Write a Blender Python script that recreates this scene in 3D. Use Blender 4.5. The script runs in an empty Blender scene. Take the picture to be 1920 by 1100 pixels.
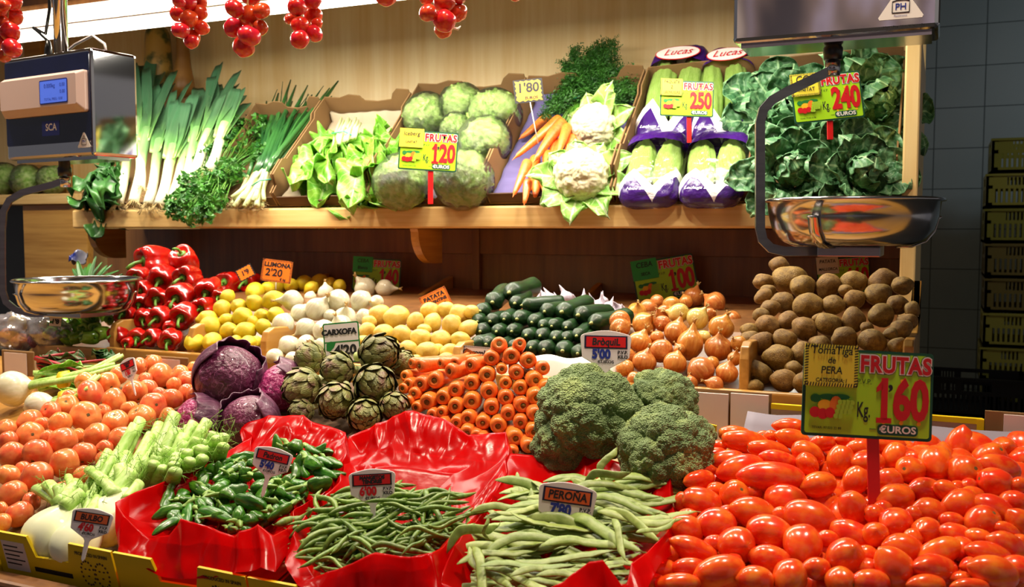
import bpy, bmesh, math, random
from mathutils import Vector, Matrix, Quaternion, noise
from math import sin, cos, pi, radians, sqrt, exp, atan2, acos
random.seed(7)
SC = bpy.context.scene
COL = SC.collection
# ------------------------------------------------------------------ camera
FPX = 1800.0                                   # focal length in pixels of the 1920x1100 frame
YAW, PITCH = radians(24), math.atan(122 / 1800)
CAM = Vector((0, 0, 1.55))
FV = Vector((-sin(YAW) * cos(PITCH), cos(YAW) * cos(PITCH), -sin(PITCH)))
RV = Vector((cos(YAW), sin(YAW), 0))
UV = RV.cross(FV)
cd = bpy.data.cameras.new('camera')
cam = bpy.data.objects.new('camera', cd)
COL.objects.link(cam)
cd.sensor_width = 36
cd.lens = FPX / 1920 * 36
cd.clip_start = 0.05
cam.matrix_world = Matrix(((RV.x, UV.x, -FV.x, CAM.x), (RV.y, UV.y, -FV.y, CAM.y), (RV.z, UV.z, -FV.z, CAM.z), (0, 0, 0, 1)))
cd.dof.use_dof = True
cd.dof.focus_distance = 1.7
cd.dof.aperture_fstop = 9.0
SC.camera = cam
# ------------------------------------------------------------------ world, lights, exposure
w = bpy.data.worlds.new('world')
SC.world = w
w.use_nodes = True
_nt = w.node_tree                               # a dim hall with scattered lit patches, as seen in the steel
_tc, _no, _rp = _nt.nodes.new('ShaderNodeTexCoord'), _nt.nodes.new('ShaderNodeTexNoise'), _nt.nodes.new('ShaderNodeValToRGB')
_no.inputs['Scale'].default_value = 1.5
_no.inputs['Detail'].default_value = 2
_rp.color_ramp.elements[0].position, _rp.color_ramp.elements[1].position = 0.38, 0.66
_rp.color_ramp.elements[0].color, _rp.color_ramp.elements[1].color = (0.42, 0.40, 0.42, 1), (0.95, 0.85, 0.76, 1)
_nt.links.new(_tc.outputs['Generated'], _no.inputs['Vector'])
_nt.links.new(_no.outputs['Fac'], _rp.inputs[0])
_nt.links.new(_rp.outputs[0], _nt.nodes['Background'].inputs[0])
w.node_tree.nodes['Background'].inputs[1].default_value = 0.28
SC.view_settings.view_transform = 'Standard'
SC.view_settings.look = 'None'
SC.view_settings.exposure = 0.0
SC.view_settings.gamma = 1.0
SC.view_settings.use_curve_mapping = False


def area(name, loc, target, power, size, color, shape='DISK', size_y=None, spread=180):
    l = bpy.data.lights.new(name, 'AREA')
    l.energy, l.size, l.color, l.shape = power, size, color, shape
    if size_y:
        l.size_y = size_y
    l.spread = radians(spread)
    o = bpy.data.objects.new(name, l)
    COL.objects.link(o)
    o.location = loc
    o.rotation_euler = (Vector(target) - Vector(loc)).to_track_quat('-Z', 'Y').to_euler()
    return o


WARM = (1.0, 0.83, 0.64)
SPOTS = [(-3.25, 1.15, 12), (-2.45, 1.55, 12), (-1.65, 1.50, 12), (-0.85, 1.45, 12), (-0.05, 1.35, 12)]
for i, (x, y, p) in enumerate(SPOTS):          # canopy halogen spots over the counter; the leftmost added to brighten that end
    area('ceiling_spot_light', (x, y, 2.93), (x * 0.97, y - 0.1, 1.2), p, 0.14, WARM, spread=120)
TUBE_Y, TUBE_Z = 2.22, 2.175                    # fluorescent tubes over the upper shelf
for x0, x1 in ((-2.9, -1.62), (-1.58, -0.3)):
    area('tube_light', ((x0 + x1) / 2, TUBE_Y, TUBE_Z - 0.032), ((x0 + x1) / 2, TUBE_Y + 0.12, 1.0), 21, x1 - x0, (1.0, 0.93, 0.78), 'RECTANGLE', 0.05)
area('tile_wall_fill_light', (1.6, 4.6, 2.95), (1.2, 6.0, 1.0), 8, 0.5, (0.80, 0.92, 1.0))  # unseen lamp added to lift the dark tiled wall
area('front_wall_fill_light', (-0.5, -2.6, 3.4), (-0.5, -5.0, 2.2), 90, 1.2, (1.0, 0.90, 0.82))  # unseen lamp added so the front wall shows in the steel
SC.cycles.use_denoising = True
SC.cycles.max_bounces = 8
SC.cycles.transparent_max_bounces = 16
SC.cycles.caustics_reflective = False
SC.cycles.caustics_refractive = False
SC.cycles.sample_clamp_indirect = 6.0


# ------------------------------------------------------------------ camera maths: a pixel of the photo to a place in the stall
def ray(u, v):
    return FV + RV * ((u - 960) / FPX) + UV * ((550 - v) / FPX)


def at(u, v, d):
    return CAM + ray(u, v) * d


def atY(u, v, Y):
    r = ray(u, v)
    return CAM + r * (Y / r.y)


def on(u, v, pl):                              # plane z = z0 + s (Y - Y0)
    Y0, z0, s = pl
    r = ray(u, v)
    d = (z0 - s * Y0 - CAM.z) / (r.z - s * r.y)
    return CAM + r * d


def dep(p):
    return (p - CAM).dot(FV)


def px(p):
    q = p - CAM
    d = q.dot(FV)
    return 960 + FPX * q.dot(RV) / d, 550 - FPX * q.dot(UV) / d


def cdir(x, y, z):                             # a direction: right, up, towards the viewer
    return (RV * x + UV * y - FV * z).normalized()


def frame(zdir, xhint=None, roll=0.0):         # rotation whose +Z is zdir
    z = zdir.normalized()
    x = xhint if xhint else (Vector((1, 0, 0)) if abs(z.x) < 0.8 else Vector((0, 1, 0)))
    y = z.cross(x).normalized()
    x = y.cross(z)
    m = Matrix((x, y, z)).transposed()
    return m.to_4x4() @ Matrix.Rotation(roll, 4, 'Z')


# ------------------------------------------------------------------ meshes
ICO = {}


def ico(sub):
    if sub not in ICO:
        b = bmesh.new()
        bmesh.ops.create_icosphere(b, subdivisions=sub, radius=1)
        b.verts.ensure_lookup_table()
        ICO[sub] = ([v.co.copy() for v in b.verts], [[v.index for v in f.verts] for f in b.faces])
        b.free()
    return ICO[sub]


class MB:
    def __init__(s):
        s.v, s.f, s.m = [], [], []

    def add(s, vs, fs, mi=0, M=None):
        o = len(s.v)
        s.v += [M @ Vector(p) for p in vs] if M else [Vector(p) for p in vs]
        s.f += [[i + o for i in q] for q in fs]
        s.m += [mi] * len(fs)
        return s

    def lathe(s, prof, n=24, mod=None, mi=0, M=None):      # prof: (r, z) top to bottom
        vs, fs, k = [], [], len(prof)
        for i, (r, z) in enumerate(prof):
            for j in range(n):
                a = 2 * pi * j / n
                p = Vector((r * cos(a), r * sin(a), z))
                vs.append(mod(p, a, i / (k - 1)) if mod else p)
        for i in range(k - 1):
            for j in range(n):
                a, b = i * n + j, i * n + (j + 1) % n
                fs.append([a, a + n, b + n, b])
        fs.append(list(range(n)))
        fs.append([(k - 1) * n + j for j in range(n)][::-1])
        return s.add(vs, fs, mi, M)

    def blob(s, fn, n=24, m=14, mi=0, M=None):             # fn(dir) -> point
        vs, fs = [fn(Vector((0, 0, 1)))], []
        for i in range(1, m):
            t = pi * i / m
            for j in range(n):
                a = 2 * pi * j / n
                vs.append(fn(Vector((sin(t) * cos(a), sin(t) * sin(a), cos(t)))))
        vs.append(fn(Vector((0, 0, -1))))
        for j in range(n):
            fs.append([0, 1 + j, 1 + (j + 1) % n])
            e = len(vs) - 1
            b = 1 + (m - 2) * n
            fs.append([e, b + (j + 1) % n, b + j])
        for i in range(m - 2):
            for j in range(n):
                a, b = 1 + i * n + j, 1 + i * n + (j + 1) % n
                fs.append([a, a + n, b + n, b])
        return s.add(vs, fs, mi, M)

    def tube(s, pts, rad, n=8, mi=0, M=None, flat=None, xh=None):
        pts = [Vector(p) for p in pts]
        if not isinstance(rad, (list, tuple)):
            rad = [rad] * len(pts)
        vs, fs, X = [], [], None
        for i, p in enumerate(pts):
            t = (pts[min(i + 1, len(pts) - 1)] - pts[max(i - 1, 0)])
            t = t.normalized() if t.length > 1e-9 else Vector((0, 0, 1))
            if X is None:
                X = xh.copy() if xh else t.orthogonal()
            X = (X - t * X.dot(t)).normalized()
            Y = t.cross(X)
            fl = flat if flat else 1
            for j in range(n):
                a = 2 * pi * (j + 0.5) / n
                vs.append(p + X * cos(a) * rad[i] + Y * sin(a) * rad[i] * fl)
        k = len(pts)
        for i in range(k - 1):
            for j in range(n):
                a, b = i * n + j, i * n + (j + 1) % n
                fs.append([a, b, b + n, a + n])
        fs.append(list(range(n))[::-1])
        fs.append([(k - 1) * n + j for j in range(n)])
        return s.add(vs, fs, mi, M)

    def box(s, a, b, mi=0, M=None):
        (x0, y0, z0), (x1, y1, z1) = a, b
        vs = [(x, y, z) for x in (x0, x1) for y in (y0, y1) for z in (z0, z1)]
        return s.add(vs, [[0, 1, 3, 2], [4, 6, 7, 5], [0, 4, 5, 1], [2, 3, 7, 6], [0, 2, 6, 4], [1, 5, 7, 3]], mi, M)

    def prism(s, poly, z0, z1, mi=0, M=None):              # poly counter-clockwise in xy
        n = len(poly)
        vs = [(x, y, z0) for x, y in poly] + [(x, y, z1) for x, y in poly]
        fs = [list(range(n))[::-1], list(range(n, 2 * n))] + [[i, (i + 1) % n, n + (i + 1) % n, n + i] for i in range(n)]
        return s.add(vs, fs, mi, M)

    def grid(s, fn, nu, nv, mi=0, M=None):
        vs = [fn(i / nu, j / nv) for i in range(nu + 1) for j in range(nv + 1)]
        fs = [[i * (nv + 1) + j, (i + 1) * (nv + 1) + j, (i + 1) * (nv + 1) + j + 1, i * (nv + 1) + j + 1] for i in range(nu) for j in range(nv)]
        return s.add(vs, fs, mi, M)

    def ball(s, c, r, sub=1, mi=0, sc=(1, 1, 1)):
        vs, fs = ico(sub)
        return s.add([Vector(c) + Vector((p.x * sc[0], p.y * sc[1], p.z * sc[2])) * r for p in vs], fs, mi)

    def mesh(s, name, mats, smooth=True):
        me = bpy.data.meshes.new(name)
        me.from_pydata([tuple(p) for p in s.v], [], s.f)
        for m in (mats if isinstance(mats, (list, tuple)) else [mats]):
            me.materials.append(m)
        me.polygons.foreach_set('material_index', s.m)
        if smooth:
            me.polygons.foreach_set('use_smooth', [True] * len(s.f))
        me.update()
        return me

    def obj(s, name, mats, parent=None, smooth=True, M=None, label=None, bevel=0, solid=0, sub=0):
        o = bpy.data.objects.new(name, s.mesh(name, mats, smooth))
        COL.objects.link(o)
        if parent:
            o.parent = parent
        if M is not None:
            o.matrix_basis = M
        if label:
            o['label'] = label
        if solid:
            k = o.modifiers.new('s', 'SOLIDIFY')
            k.thickness = solid
            k.offset = 0
        if bevel:
            k = o.modifiers.new('b', 'BEVEL')
            k.width, k.segments, k.limit_method = bevel, 2, 'ANGLE'
        if sub:
            k = o.modifiers.new('u', 'SUBSURF')
            k.levels = k.render_levels = sub
        return o


def inst(name, me, parent=None, M=None):
    o = bpy.data.objects.new(name, me)
    COL.objects.link(o)
    if parent:
        o.parent = parent
    if M is not None:
        o.matrix_basis = M
    return o


def tag(o, label, cat, group=None, kind=None):
    o['label'] = label
    if cat:
        o['category'] = cat
    if group:
        o['group'] = group
    if kind:
        o['kind'] = kind
    return o


def thing(name, label, cat, M=None, group=None):
    o = bpy.data.objects.new(name, None)
    o.empty_display_size = 0.02
    COL.objects.link(o)
    if M is not None:
        o.matrix_basis = M if isinstance(M, Matrix) else Matrix.Translation(M)
    return tag(o, label, cat, group)


def struct(o):
    o['kind'] = 'structure'
    return o


def dup(o, M=None, parent=None):
    c = o.copy()
    COL.objects.link(c)
    if parent:
        c.parent = parent
    if M is not None:
        c.matrix_basis = M
    for ch in list(o.children):
        dup(ch, None, c)
    return c


ORD = 'zeroth first second third fourth fifth sixth seventh eighth ninth tenth eleventh twelfth thirteenth fourteenth fifteenth sixteenth seventeenth eighteenth nineteenth twentieth'.split()


def ordw(n):
    return ORD[n] if n <= 20 else '%dth' % n


def label_rows(items, fmt, group, band=1.5, cat=None):   # items: (object, u, v, r) ; fmt takes row and place words
    its = sorted(items, key=lambda t: t[2])
    rows, cur = [], []
    med = sorted(t[3] for t in its)[len(its) // 2]
    for t in its:
        if cur and t[2] - cur[0][2] > band * med:
            rows.append(cur)
            cur = []
        cur.append(t)
    rows.append(cur)
    for i, row in enumerate(rows):
        row.sort(key=lambda t: t[1])
        for j, t in enumerate(row):
            rw = 'top row' if i == 0 else ('bottom row' if i == len(rows) - 1 else ordw(i + 1) + ' row down')
            pl = 'leftmost' if j == 0 else ('rightmost' if j == len(row) - 1 else ordw(j + 1) + ' from left')
            tag(t[0], fmt % (rw, pl), cat, group)


def settle(it, k=0.86, n=120):                # it: list of [u, v, rpx, depth]; push along the view ray until the balls only touch
    P = [at(u, v, d) for u, v, r, d in it]
    R = [ray(u, v) for u, v, r, d in it]
    D = [d for u, v, r, d in it]
    D0 = list(D)
    for _ in range(n):
        moved = False
        for i in range(len(it)):
            for j in range(i):
                if abs(it[i][0] - it[j][0]) > 90 or abs(it[i][1] - it[j][1]) > 90:
                    continue
                q = P[i] - P[j]
                rr = (it[i][2] * D[i] + it[j][2] * D[j]) / FPX * k
                if q.length < rr:
                    s = 1 if D[i] >= D[j] else -1
                    e = (rr - q.length) * 0.5 * s
                    D[i] += e * 0.5
                    D[j] -= e * 0.5
                    P[i] = CAM + R[i] * D[i]
                    P[j] = CAM + R[j] * D[j]
                    moved = True
        for i in range(len(it)):
            D[i] = D[i] * 0.98 + D0[i] * 0.02
            P[i] = CAM + R[i] * D[i]
        if not moved:
            break
    return [(P[i], it[i][2] * D[i] / FPX) for i in range(len(it))]


# ------------------------------------------------------------------ materials
def lin(h):
    if not isinstance(h, str):
        return (*h[:3], 1)
    c = [int(h[i:i + 2], 16) / 255 for i in (0, 2, 4)]
    return tuple(x / 12.92 if x <= 0.04045 else ((x + 0.055) / 1.055) ** 2.4 for x in c) + (1,)


class NT:
    def __init__(s, name):
        s.m = bpy.data.materials.new(name)
        s.m.use_nodes = True
        s.t = s.m.node_tree
        s.b = s.t.nodes['Principled BSDF']
        s.out = s.t.nodes['Material Output']

    def n(s, t, **kw):
        q = s.t.nodes.new('ShaderNode' + t)
        for k, v in kw.items():
            setattr(q, k, v)
        return q

    def l(s, a, b):
        s.t.links.new(a, b)

    def math(s, op, a, b=None, c=None):
        q = s.n('Math', operation=op)
        for i, x in enumerate((a, b, c)):
            if x is None:
                continue
            if isinstance(x, (int, float)):
                q.inputs[i].default_value = x
            else:
                s.l(x, q.inputs[i])
        return q.outputs[0]

    def coord(s, scale=(1, 1, 1), rnd=True):
        tc = s.n('TexCoord')
        mp = s.n('Mapping')
        s.l(tc.outputs['Object'], mp.inputs[0])
        mp.inputs['Scale'].default_value = scale
        if rnd:
            oi = s.n('ObjectInfo')
            k = s.math('MULTIPLY', oi.outputs['Random'], 37.0)
            cb = s.n('CombineXYZ')
            for i in range(3):
                s.l(k, cb.inputs[i])
            s.l(cb.outputs[0], mp.inputs['Location'])
        return mp.outputs[0]

    def noise(s, vec, scale, detail=3, rough=0.5):
        q = s.n('TexNoise')
        q.inputs['Scale'].default_value = scale
        q.inputs['Detail'].default_value = detail
        q.inputs['Roughness'].default_value = rough
        s.l(vec, q.inputs['Vector'])
        return q.outputs['Fac']

    def ramp(s, fac, stops):
        q = s.n('ValToRGB')
        e = q.color_ramp.elements
        while len(e) < len(stops):
            e.new(0.5)
        for i, (p, c) in enumerate(stops):
            e[i].position = p
            e[i].color = lin(c)
        s.l(fac, q.inputs[0])
        return q.outputs[0]

    def mix(s, fac, a, b, mode='MIX'):
        q = s.n('Mix', data_type='RGBA', blend_type=mode)
        for i, x in ((0, fac), (6, a), (7, b)):
            if isinstance(x, (int, float)):
                q.inputs[i].default_value = x
            elif isinstance(x, (str, tuple)):
                q.inputs[i].default_value = lin(x)
            else:
                s.l(x, q.inputs[i])
        return q.outputs[2]

    def bump(s, h, strength, dist=0.002):
        q = s.n('Bump')
        q.inputs['Strength'].default_value = strength
        q.inputs['Distance'].default_value = dist
        s.l(h, q.inputs['Height'])
        s.l(q.outputs[0], s.b.inputs['Normal'])


def pm(name, c1, c2=None, scale=6.0, detail=3, lo=0.35, hi=0.65, rough=0.45, bump=0.0, bscale=40, bdist=0.002, stretch=(1, 1, 1),
       vary=0.0, hue=0.0, metal=0.0, coat=0.0, spec=0.5, sss=0.0, spots=None, rnd=True, zramp=None, sheen=0.0, trans=0.0):
    k = NT(name)
    co = k.coord(stretch, rnd)
    base = k.ramp(k.noise(co, scale, detail), [(lo, c1), (hi, c2)]) if c2 else None
    if zramp:                                  # colour along the thing's own axis (lo, hi, [(pos, colour)...], noise)
        tc = k.n('TexCoord')
        sp = k.n('SeparateXYZ')
        k.l(tc.outputs['Object'], sp.inputs[0])
        z0, z1, stops, nz = zramp
        f = k.math('DIVIDE', k.math('SUBTRACT', sp.outputs[2], z0), z1 - z0)
        f = k.math('ADD', f, k.math('MULTIPLY', k.math('SUBTRACT', k.noise(co, scale, detail), 0.5), nz))
        base = k.ramp(f, stops)
    if base is None:
        q = k.n('RGB')
        q.outputs[0].default_value = lin(c1)
        base = q.outputs[0]
    if spots:                                  # (colour, scale, threshold)
        f = k.noise(co, spots[1], 2)
        mk = k.n('MapRange')
        k.l(f, mk.inputs[0])
        mk.inputs[1].default_value, mk.inputs[2].default_value = spots[2], spots[2] + 0.06
        base = k.mix(mk.outputs[0], base, spots[0])
    if vary or hue:
        oi = k.n('ObjectInfo')
        h = k.n('HueSaturation')
        k.l(base, h.inputs['Color'])
        r = k.math('SUBTRACT', oi.outputs['Random'], 0.5)
        k.l(k.math('ADD', 1.0, k.math('MULTIPLY', r, vary * 2)), h.inputs['Value'])
        if hue:
            r2 = k.math('SUBTRACT', k.math('FRACT', k.math('MULTIPLY', oi.outputs['Random'], 13.7)), 0.5)
            k.l(k.math('ADD', 0.5, k.math('MULTIPLY', r2, hue * 2)), h.inputs['Hue'])
        base = h.outputs[0]
    k.l(base, k.b.inputs['Base Color'])
    k.b.inputs['Roughness'].default_value = rough
    k.b.inputs['Metallic'].default_value = metal
    k.b.inputs['Specular IOR Level'].default_value = spec
    k.b.inputs['Coat Weight'].default_value = coat
    k.b.inputs['Coat Roughness'].default_value = 0.12
    if sheen:
        k.b.inputs['Sheen Weight'].default_value = sheen
    if sss:
        k.b.inputs['Subsurface Weight'].default_value = sss
        k.b.inputs['Subsurface Radius'].default_value = (0.01, 0.005, 0.003)
        k.b.inputs['Subsurface Scale'].default_value = 0.5
    if bump:
        k.bump(k.noise(co, bscale, 4), bump, bdist)
    if trans:                                  # thin leaves let light through
        tr = k.n('BsdfTranslucent')
        k.l(base, tr.inputs['Color'])
        ms = k.n('MixShader')
        ms.inputs[0].default_value = trans
        k.l(k.b.outputs[0], ms.inputs[1])
        k.l(tr.outputs[0], ms.inputs[2])
        k.l(ms.outputs[0], k.out.inputs[0])
    return k.m


def wood(name, c1, c2, grain, rough=0.35, coat=0.3, scale=1.0):   # grain: index of the axis the grain follows
    k = NT(name)
    st = [14 * scale] * 3
    st[grain] = 0.9 * scale
    co = k.coord(tuple(st), False)
    n1 = k.noise(co, 1.6, 5, 0.6)
    st2 = [90 * scale] * 3
    st2[grain] = 5 * scale
    n2 = k.noise(k.coord(tuple(st2), False), 1.0, 2)
    f = k.math('ADD', k.math('MULTIPLY', n1, 0.75), k.math('MULTIPLY', n2, 0.25))
    k.l(k.ramp(f, [(0.36, c1), (0.62, c2)]), k.b.inputs['Base Color'])
    k.b.inputs['Roughness'].default_value = rough
    k.b.inputs['Coat Weight'].default_value = coat
    k.b.inputs['Coat Roughness'].default_value = 0.2
    return k.m


def film(name, tint, gloss=0.25, rough=0.08, see=0.85, col=None):   # clear wrapping film
    k = NT(name)
    tr = k.n('BsdfTransparent')
    tr.inputs[0].default_value = lin(tint)
    k.b.inputs['Base Color'].default_value = lin(col or tint)
    k.b.inputs['Roughness'].default_value = rough
    k.b.inputs['Specular IOR Level'].default_value = 0.8
    gl = k.n('BsdfGlossy')
    gl.inputs['Roughness'].default_value = rough
    fr = k.n('Fresnel')
    fr.inputs[0].default_value = 1.5
    co = k.coord()
    bp = k.n('Bump')
    bp.inputs['Strength'].default_value = 0.6
    bp.inputs['Distance'].default_value = 0.004
    k.l(k.noise(co, 55, 3), bp.inputs['Height'])
    for q in (gl, fr):
        k.l(bp.outputs[0], q.inputs['Normal'])
    k.l(bp.outputs[0], k.b.inputs['Normal'])
    m1 = k.n('MixShader')
    m1.inputs[0].default_value = see
    k.l(k.b.outputs[0], m1.inputs[1])
    k.l(tr.outputs[0], m1.inputs[2])
    m2 = k.n('MixShader')
    k.l(k.math('ADD', fr.outputs[0], gloss * 0.3), m2.inputs[0])
    k.l(m1.outputs[0], m2.inputs[1])
    k.l(gl.outputs[0], m2.inputs[2])
    k.l(m2.outputs[0], k.out.inputs[0])
    return k.m


def emit(name, c, s):
    k = NT(name)
    k.b.inputs['Base Color'].default_value = lin(c)
    k.b.inputs['Emission Color'].default_value = lin(c)
    k.b.inputs['Emission Strength'].default_value = s
    return k.m


M_ = {}
M_['shelf'] = wood('beech_shelf', 'd6aa62', 'ecca8a', 0)
M_['bin'] = wood('beech_bin', 'a8752f', 'c8964a', 0)
M_['binx'] = wood('beech_divider', 'a8752f', 'c8964a', 1)
M_['wall'] = wood('beech_wall', 'e2bc76', 'f0d69a', 2, rough=0.42, coat=0.12, scale=0.6)
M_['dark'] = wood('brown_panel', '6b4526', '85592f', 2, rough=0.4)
M_['steel'] = pm('steel', 'b9b9bd', rough=0.16, metal=1.0)
M_['brush'] = pm('brushed_steel', '8d8d92', '9c9ca0', scale=3, rough=0.28, metal=1.0, stretch=(1, 1, 30))
M_['chrome'] = pm('chrome', 'd8d8dc', rough=0.05, metal=1.0)
M_['black'] = pm('black_plastic', '0c0c0d', rough=0.35)
M_['ink'] = pm('black_ink', '141216', rough=0.6)
M_['blueink'] = pm('blue_ink', '1c2f8c', rough=0.5)
M_['whitep'] = pm('white_plastic', 'e6dcdc', rough=0.3)
M_['white'] = pm('white_paint', 'ece6e0', rough=0.5)
M_['red'] = pm('red_plastic', 'c81414', rough=0.35)
M_['redink'] = pm('red_ink', 'c8101c', rough=0.45)
M_['green_dk'] = pm('dark_green_ink', '0e4a34', rough=0.45)
M_['lime'] = pm('lime_card', 'a6dc1c', rough=0.4)
M_['orange'] = pm('orange_card', 'f07a12', rough=0.55)
M_['yelcard'] = pm('yellow_card', 'e8c62a', rough=0.55)
M_['card'] = pm('cardboard', '7a5a34', '88683e', scale=5, rough=0.85, bump=0.1, bscale=80)
M_['cardd'] = pm('dark_cardboard', '4b3420', '5c422a', scale=5, rough=0.85)
M_['cardw'] = pm('white_cardboard', 'd9c6c2', 'e3d4ce', scale=4, rough=0.75)
M_['yellowbox'] = pm('yellow_box_print', 'e0c400', 'd2b400', scale=4, rough=0.5)
M_['tissue'] = pm('grey_paper_tray', '77707c', '857e8a', scale=6, rough=0.9, bump=0.3, bscale=30)
M_['lilac'] = pm('lilac_paper_tray', '5e5688', '6c6496', scale=6, rough=0.9, bump=0.3, bscale=30)
M_['beige'] = pm('beige_paper_tray', 'a8997e', 'b8aa90', scale=6, rough=0.9, bump=0.3, bscale=30)
M_['clear'] = film('clear_film', 'ffffff', 0.06, 0.10, 0.98)
M_['band'] = pm('green_rubber_band', '2fa08a', rough=0.5)
# ================================================================== the setting
def X_at(u, v, Y):
    return atY(u, v, Y).x


YS, ZS0, ZS1 = 2.40, 1.55, 1.612               # upper shelf front edge, underside, top
XS0, XS1 = X_at(135, 412, YS), X_at(1718, 400, YS)
YB, ZB = 1.78, 1.254                           # bin rack front board
YW = 3.02                                      # wooden back wall


def base(Y):                                   # the sloping counter top
    return 1.03 + 0.25 * (Y - 0.96)


def tiles(name, c, g):
    k = NT(name)
    co = k.coord((1, 1, 1), False)
    sp = k.n('SeparateXYZ')
    k.l(co, sp.inputs[0])
    ln = None
    for ax, size in ((0, 0.27), (2, 0.242)):
        f = k.math('FRACT', k.math('DIVIDE', k.math('ADD', sp.outputs[ax], 50.0), size))
        e = k.math('GREATER_THAN', k.math('ABSOLUTE', k.math('SUBTRACT', f, 0.5)), 0.488)
        ln = e if ln is None else k.math('MAXIMUM', ln, e)
    k.l(k.mix(ln, k.ramp(k.noise(co, 1.2, 2), [(0.3, c), (0.7, 'b5c0c0')]), g), k.b.inputs['Base Color'])
    k.b.inputs['Roughness'].default_value = 0.35
    k.bump(k.math('SUBTRACT', 1.0, ln), 0.4, 0.003)
    return k.m


struct(MB().box((-5.5, -2.0, -0.1), (5, 7, 0)).obj('floor', pm('grey_floor', '4d4a46', '5a5650', rough=0.5), smooth=False))
struct(MB().box((-5.5, -0.2, 3.05), (5, 7, 3.15)).obj('ceiling', pm('ceiling_paint', '8a8378', rough=0.8), smooth=False))
struct(MB().box((-5.5, YW, 0), (XS1, YW + 0.05, 3.05)).obj('wall_back', M_['wall'], smooth=False))
struct(MB().box((XS1 - 0.5, 6.4, 0), (5, 6.5, 3.05)).obj('wall_right', tiles('wall_tiles', 'a4b2b4', '5d686a'), smooth=False))
m = MB().box((-5.5, 2.31, 2.215), (XS1, 2.34, 2.95))
struct(m.obj('trim_1', M_['dark'], smooth=False, bevel=0.003))
m = MB().box((-3.62, YW - 0.05, 1.62), (-3.52, YW - 0.002, 2.9))
struct(m.obj('trim_2', M_['bin'], smooth=False, bevel=0.004))
m = MB().box((-3.44, YW - 0.04, 1.62), (-3.40, YW - 0.002, 2.9))
struct(m.obj('trim_3', M_['bin'], smooth=False, bevel=0.004))
m = MB().box((1.9, 6.25, 2.55), (4.5, 6.39, 2.85))
struct(m.obj('trim_4', pm('brown_beam', '4a3a26', rough=0.6), smooth=False, bevel=0.004))

def hall():
    k = NT('hall_wall')
    co = k.coord((1.0, 1, 0.45), False)
    k.l(k.ramp(k.noise(co, 2.3, 2), [(0.36, '2c2228'), (0.46, '6e5a52'), (0.52, '8c8090'), (0.60, '4a3430'), (0.68, 'b4a498')]), k.b.inputs['Base Color'])
    k.b.inputs['Roughness'].default_value = 0.7
    return k.m


struct(MB().box((-7, -5.2, 0), (6, -5.1, 4.6)).obj('wall_front', hall(), smooth=False))
# the tube lamp over the upper shelf
t = thing('tube_lamp', 'long white fluorescent tube lamp glowing above the upper shelf', 'lamp', (-1.6, TUBE_Y, TUBE_Z))
MB().box((-1.34, -0.045, 0.0), (1.32, 0.045, 0.07)).obj('housing', M_['dark'], t, smooth=False, bevel=0.006)
for x0, x1 in ((-1.31, -0.02), (0.02, 1.29)):
    MB().tube([(x0, 0, -0.012), (x1, 0, -0.012)], 0.017, 14).obj('tube', emit('tube_glow', 'fff6e2', 9.0), t)
MB().box((-1.34, -0.070, 0.002), (1.32, -0.047, 0.045)).obj('reflector', emit('lit_diffuser', 'fff4dc', 3.0), t, smooth=False)

# upper shelf with its brackets
t = thing('display_shelf', 'long light beech shelf carrying boxes of leafy vegetables', 'shelf', ((XS0 + XS1) / 2, YS, ZS0))
w2 = (XS1 - XS0) / 2
MB().box((-w2, 0, 0), (w2, YW - YS - 0.003, ZS1 - ZS0)).obj('board', M_['shelf'], t, smooth=False, bevel=0.006)
cx = (XS0 + XS1) / 2
for u in (176, 782):
    xb = X_at(u, 440, YS + 0.05) - cx
    n = 10
    q = [(0.03, -0.001), (0.18, -0.001), (0.18, -0.105), (0.145, -0.105)] + [(0.135 - 0.1 * sin(a), -0.105 + 0.095 * (1 - cos(a))) for a in [pi / 2 * i / n for i in range(1, n + 1)]]
    mm = MB()
    mm.add([(xb + s, y, z) for s in (-0.013, 0.013) for y, z in q], [list(range(len(q))), list(range(len(q), 2 * len(q)))[::-1]] + [[i, i + len(q), (i + 1) % len(q) + len(q), (i + 1) % len(q)] for i in range(len(q))])
    mm.obj('bracket', M_['binx'], t, smooth=False)
xp = X_at(1690, 400, YS)
MB().box((xp - cx, -0.02, -0.62), (w2 + 0.002, YW - YS - 0.004, 0.435)).obj('side_panel', M_['wall'], t, smooth=False, bevel=0.004)

# the rack of bins under it
YBK = 2.72
t = thing('bin_rack', 'beech rack of bins with short dividers under the upper shelf', 'rack', (0, YB, 1.1))
xl, xr = X_at(70, 645, YB), X_at(1706, 750, YB)
xm = X_at(207, 650, YB)
xf = xp - 0.003


def fl(Y):                                     # the false floor rises behind the front board, then runs nearly level
    return 1.178 + 0.563 * (Y - YB) if Y < 2.05 else 1.330 + 0.045 * (Y - 2.05)


def floor_mb(x0, x1, y1):
    q = [(YB + 0.001, fl(YB)), (2.05, fl(2.05)), (y1, fl(y1)), (y1, fl(y1) - 0.01), (2.05, fl(2.05) - 0.012), (YB + 0.001, fl(YB) - 0.01)]
    m_ = MB()
    m_.add([(x, y - YB, z - 1.1) for x in (x0, x1) for y, z in q], [[0, 1, 4, 5], [1, 2, 3, 4], [11, 10, 7, 6], [10, 9, 8, 7]] + [[k, k + 6, (k + 1) % 6 + 6, (k + 1) % 6] for k in range(6)])
    return m_


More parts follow.
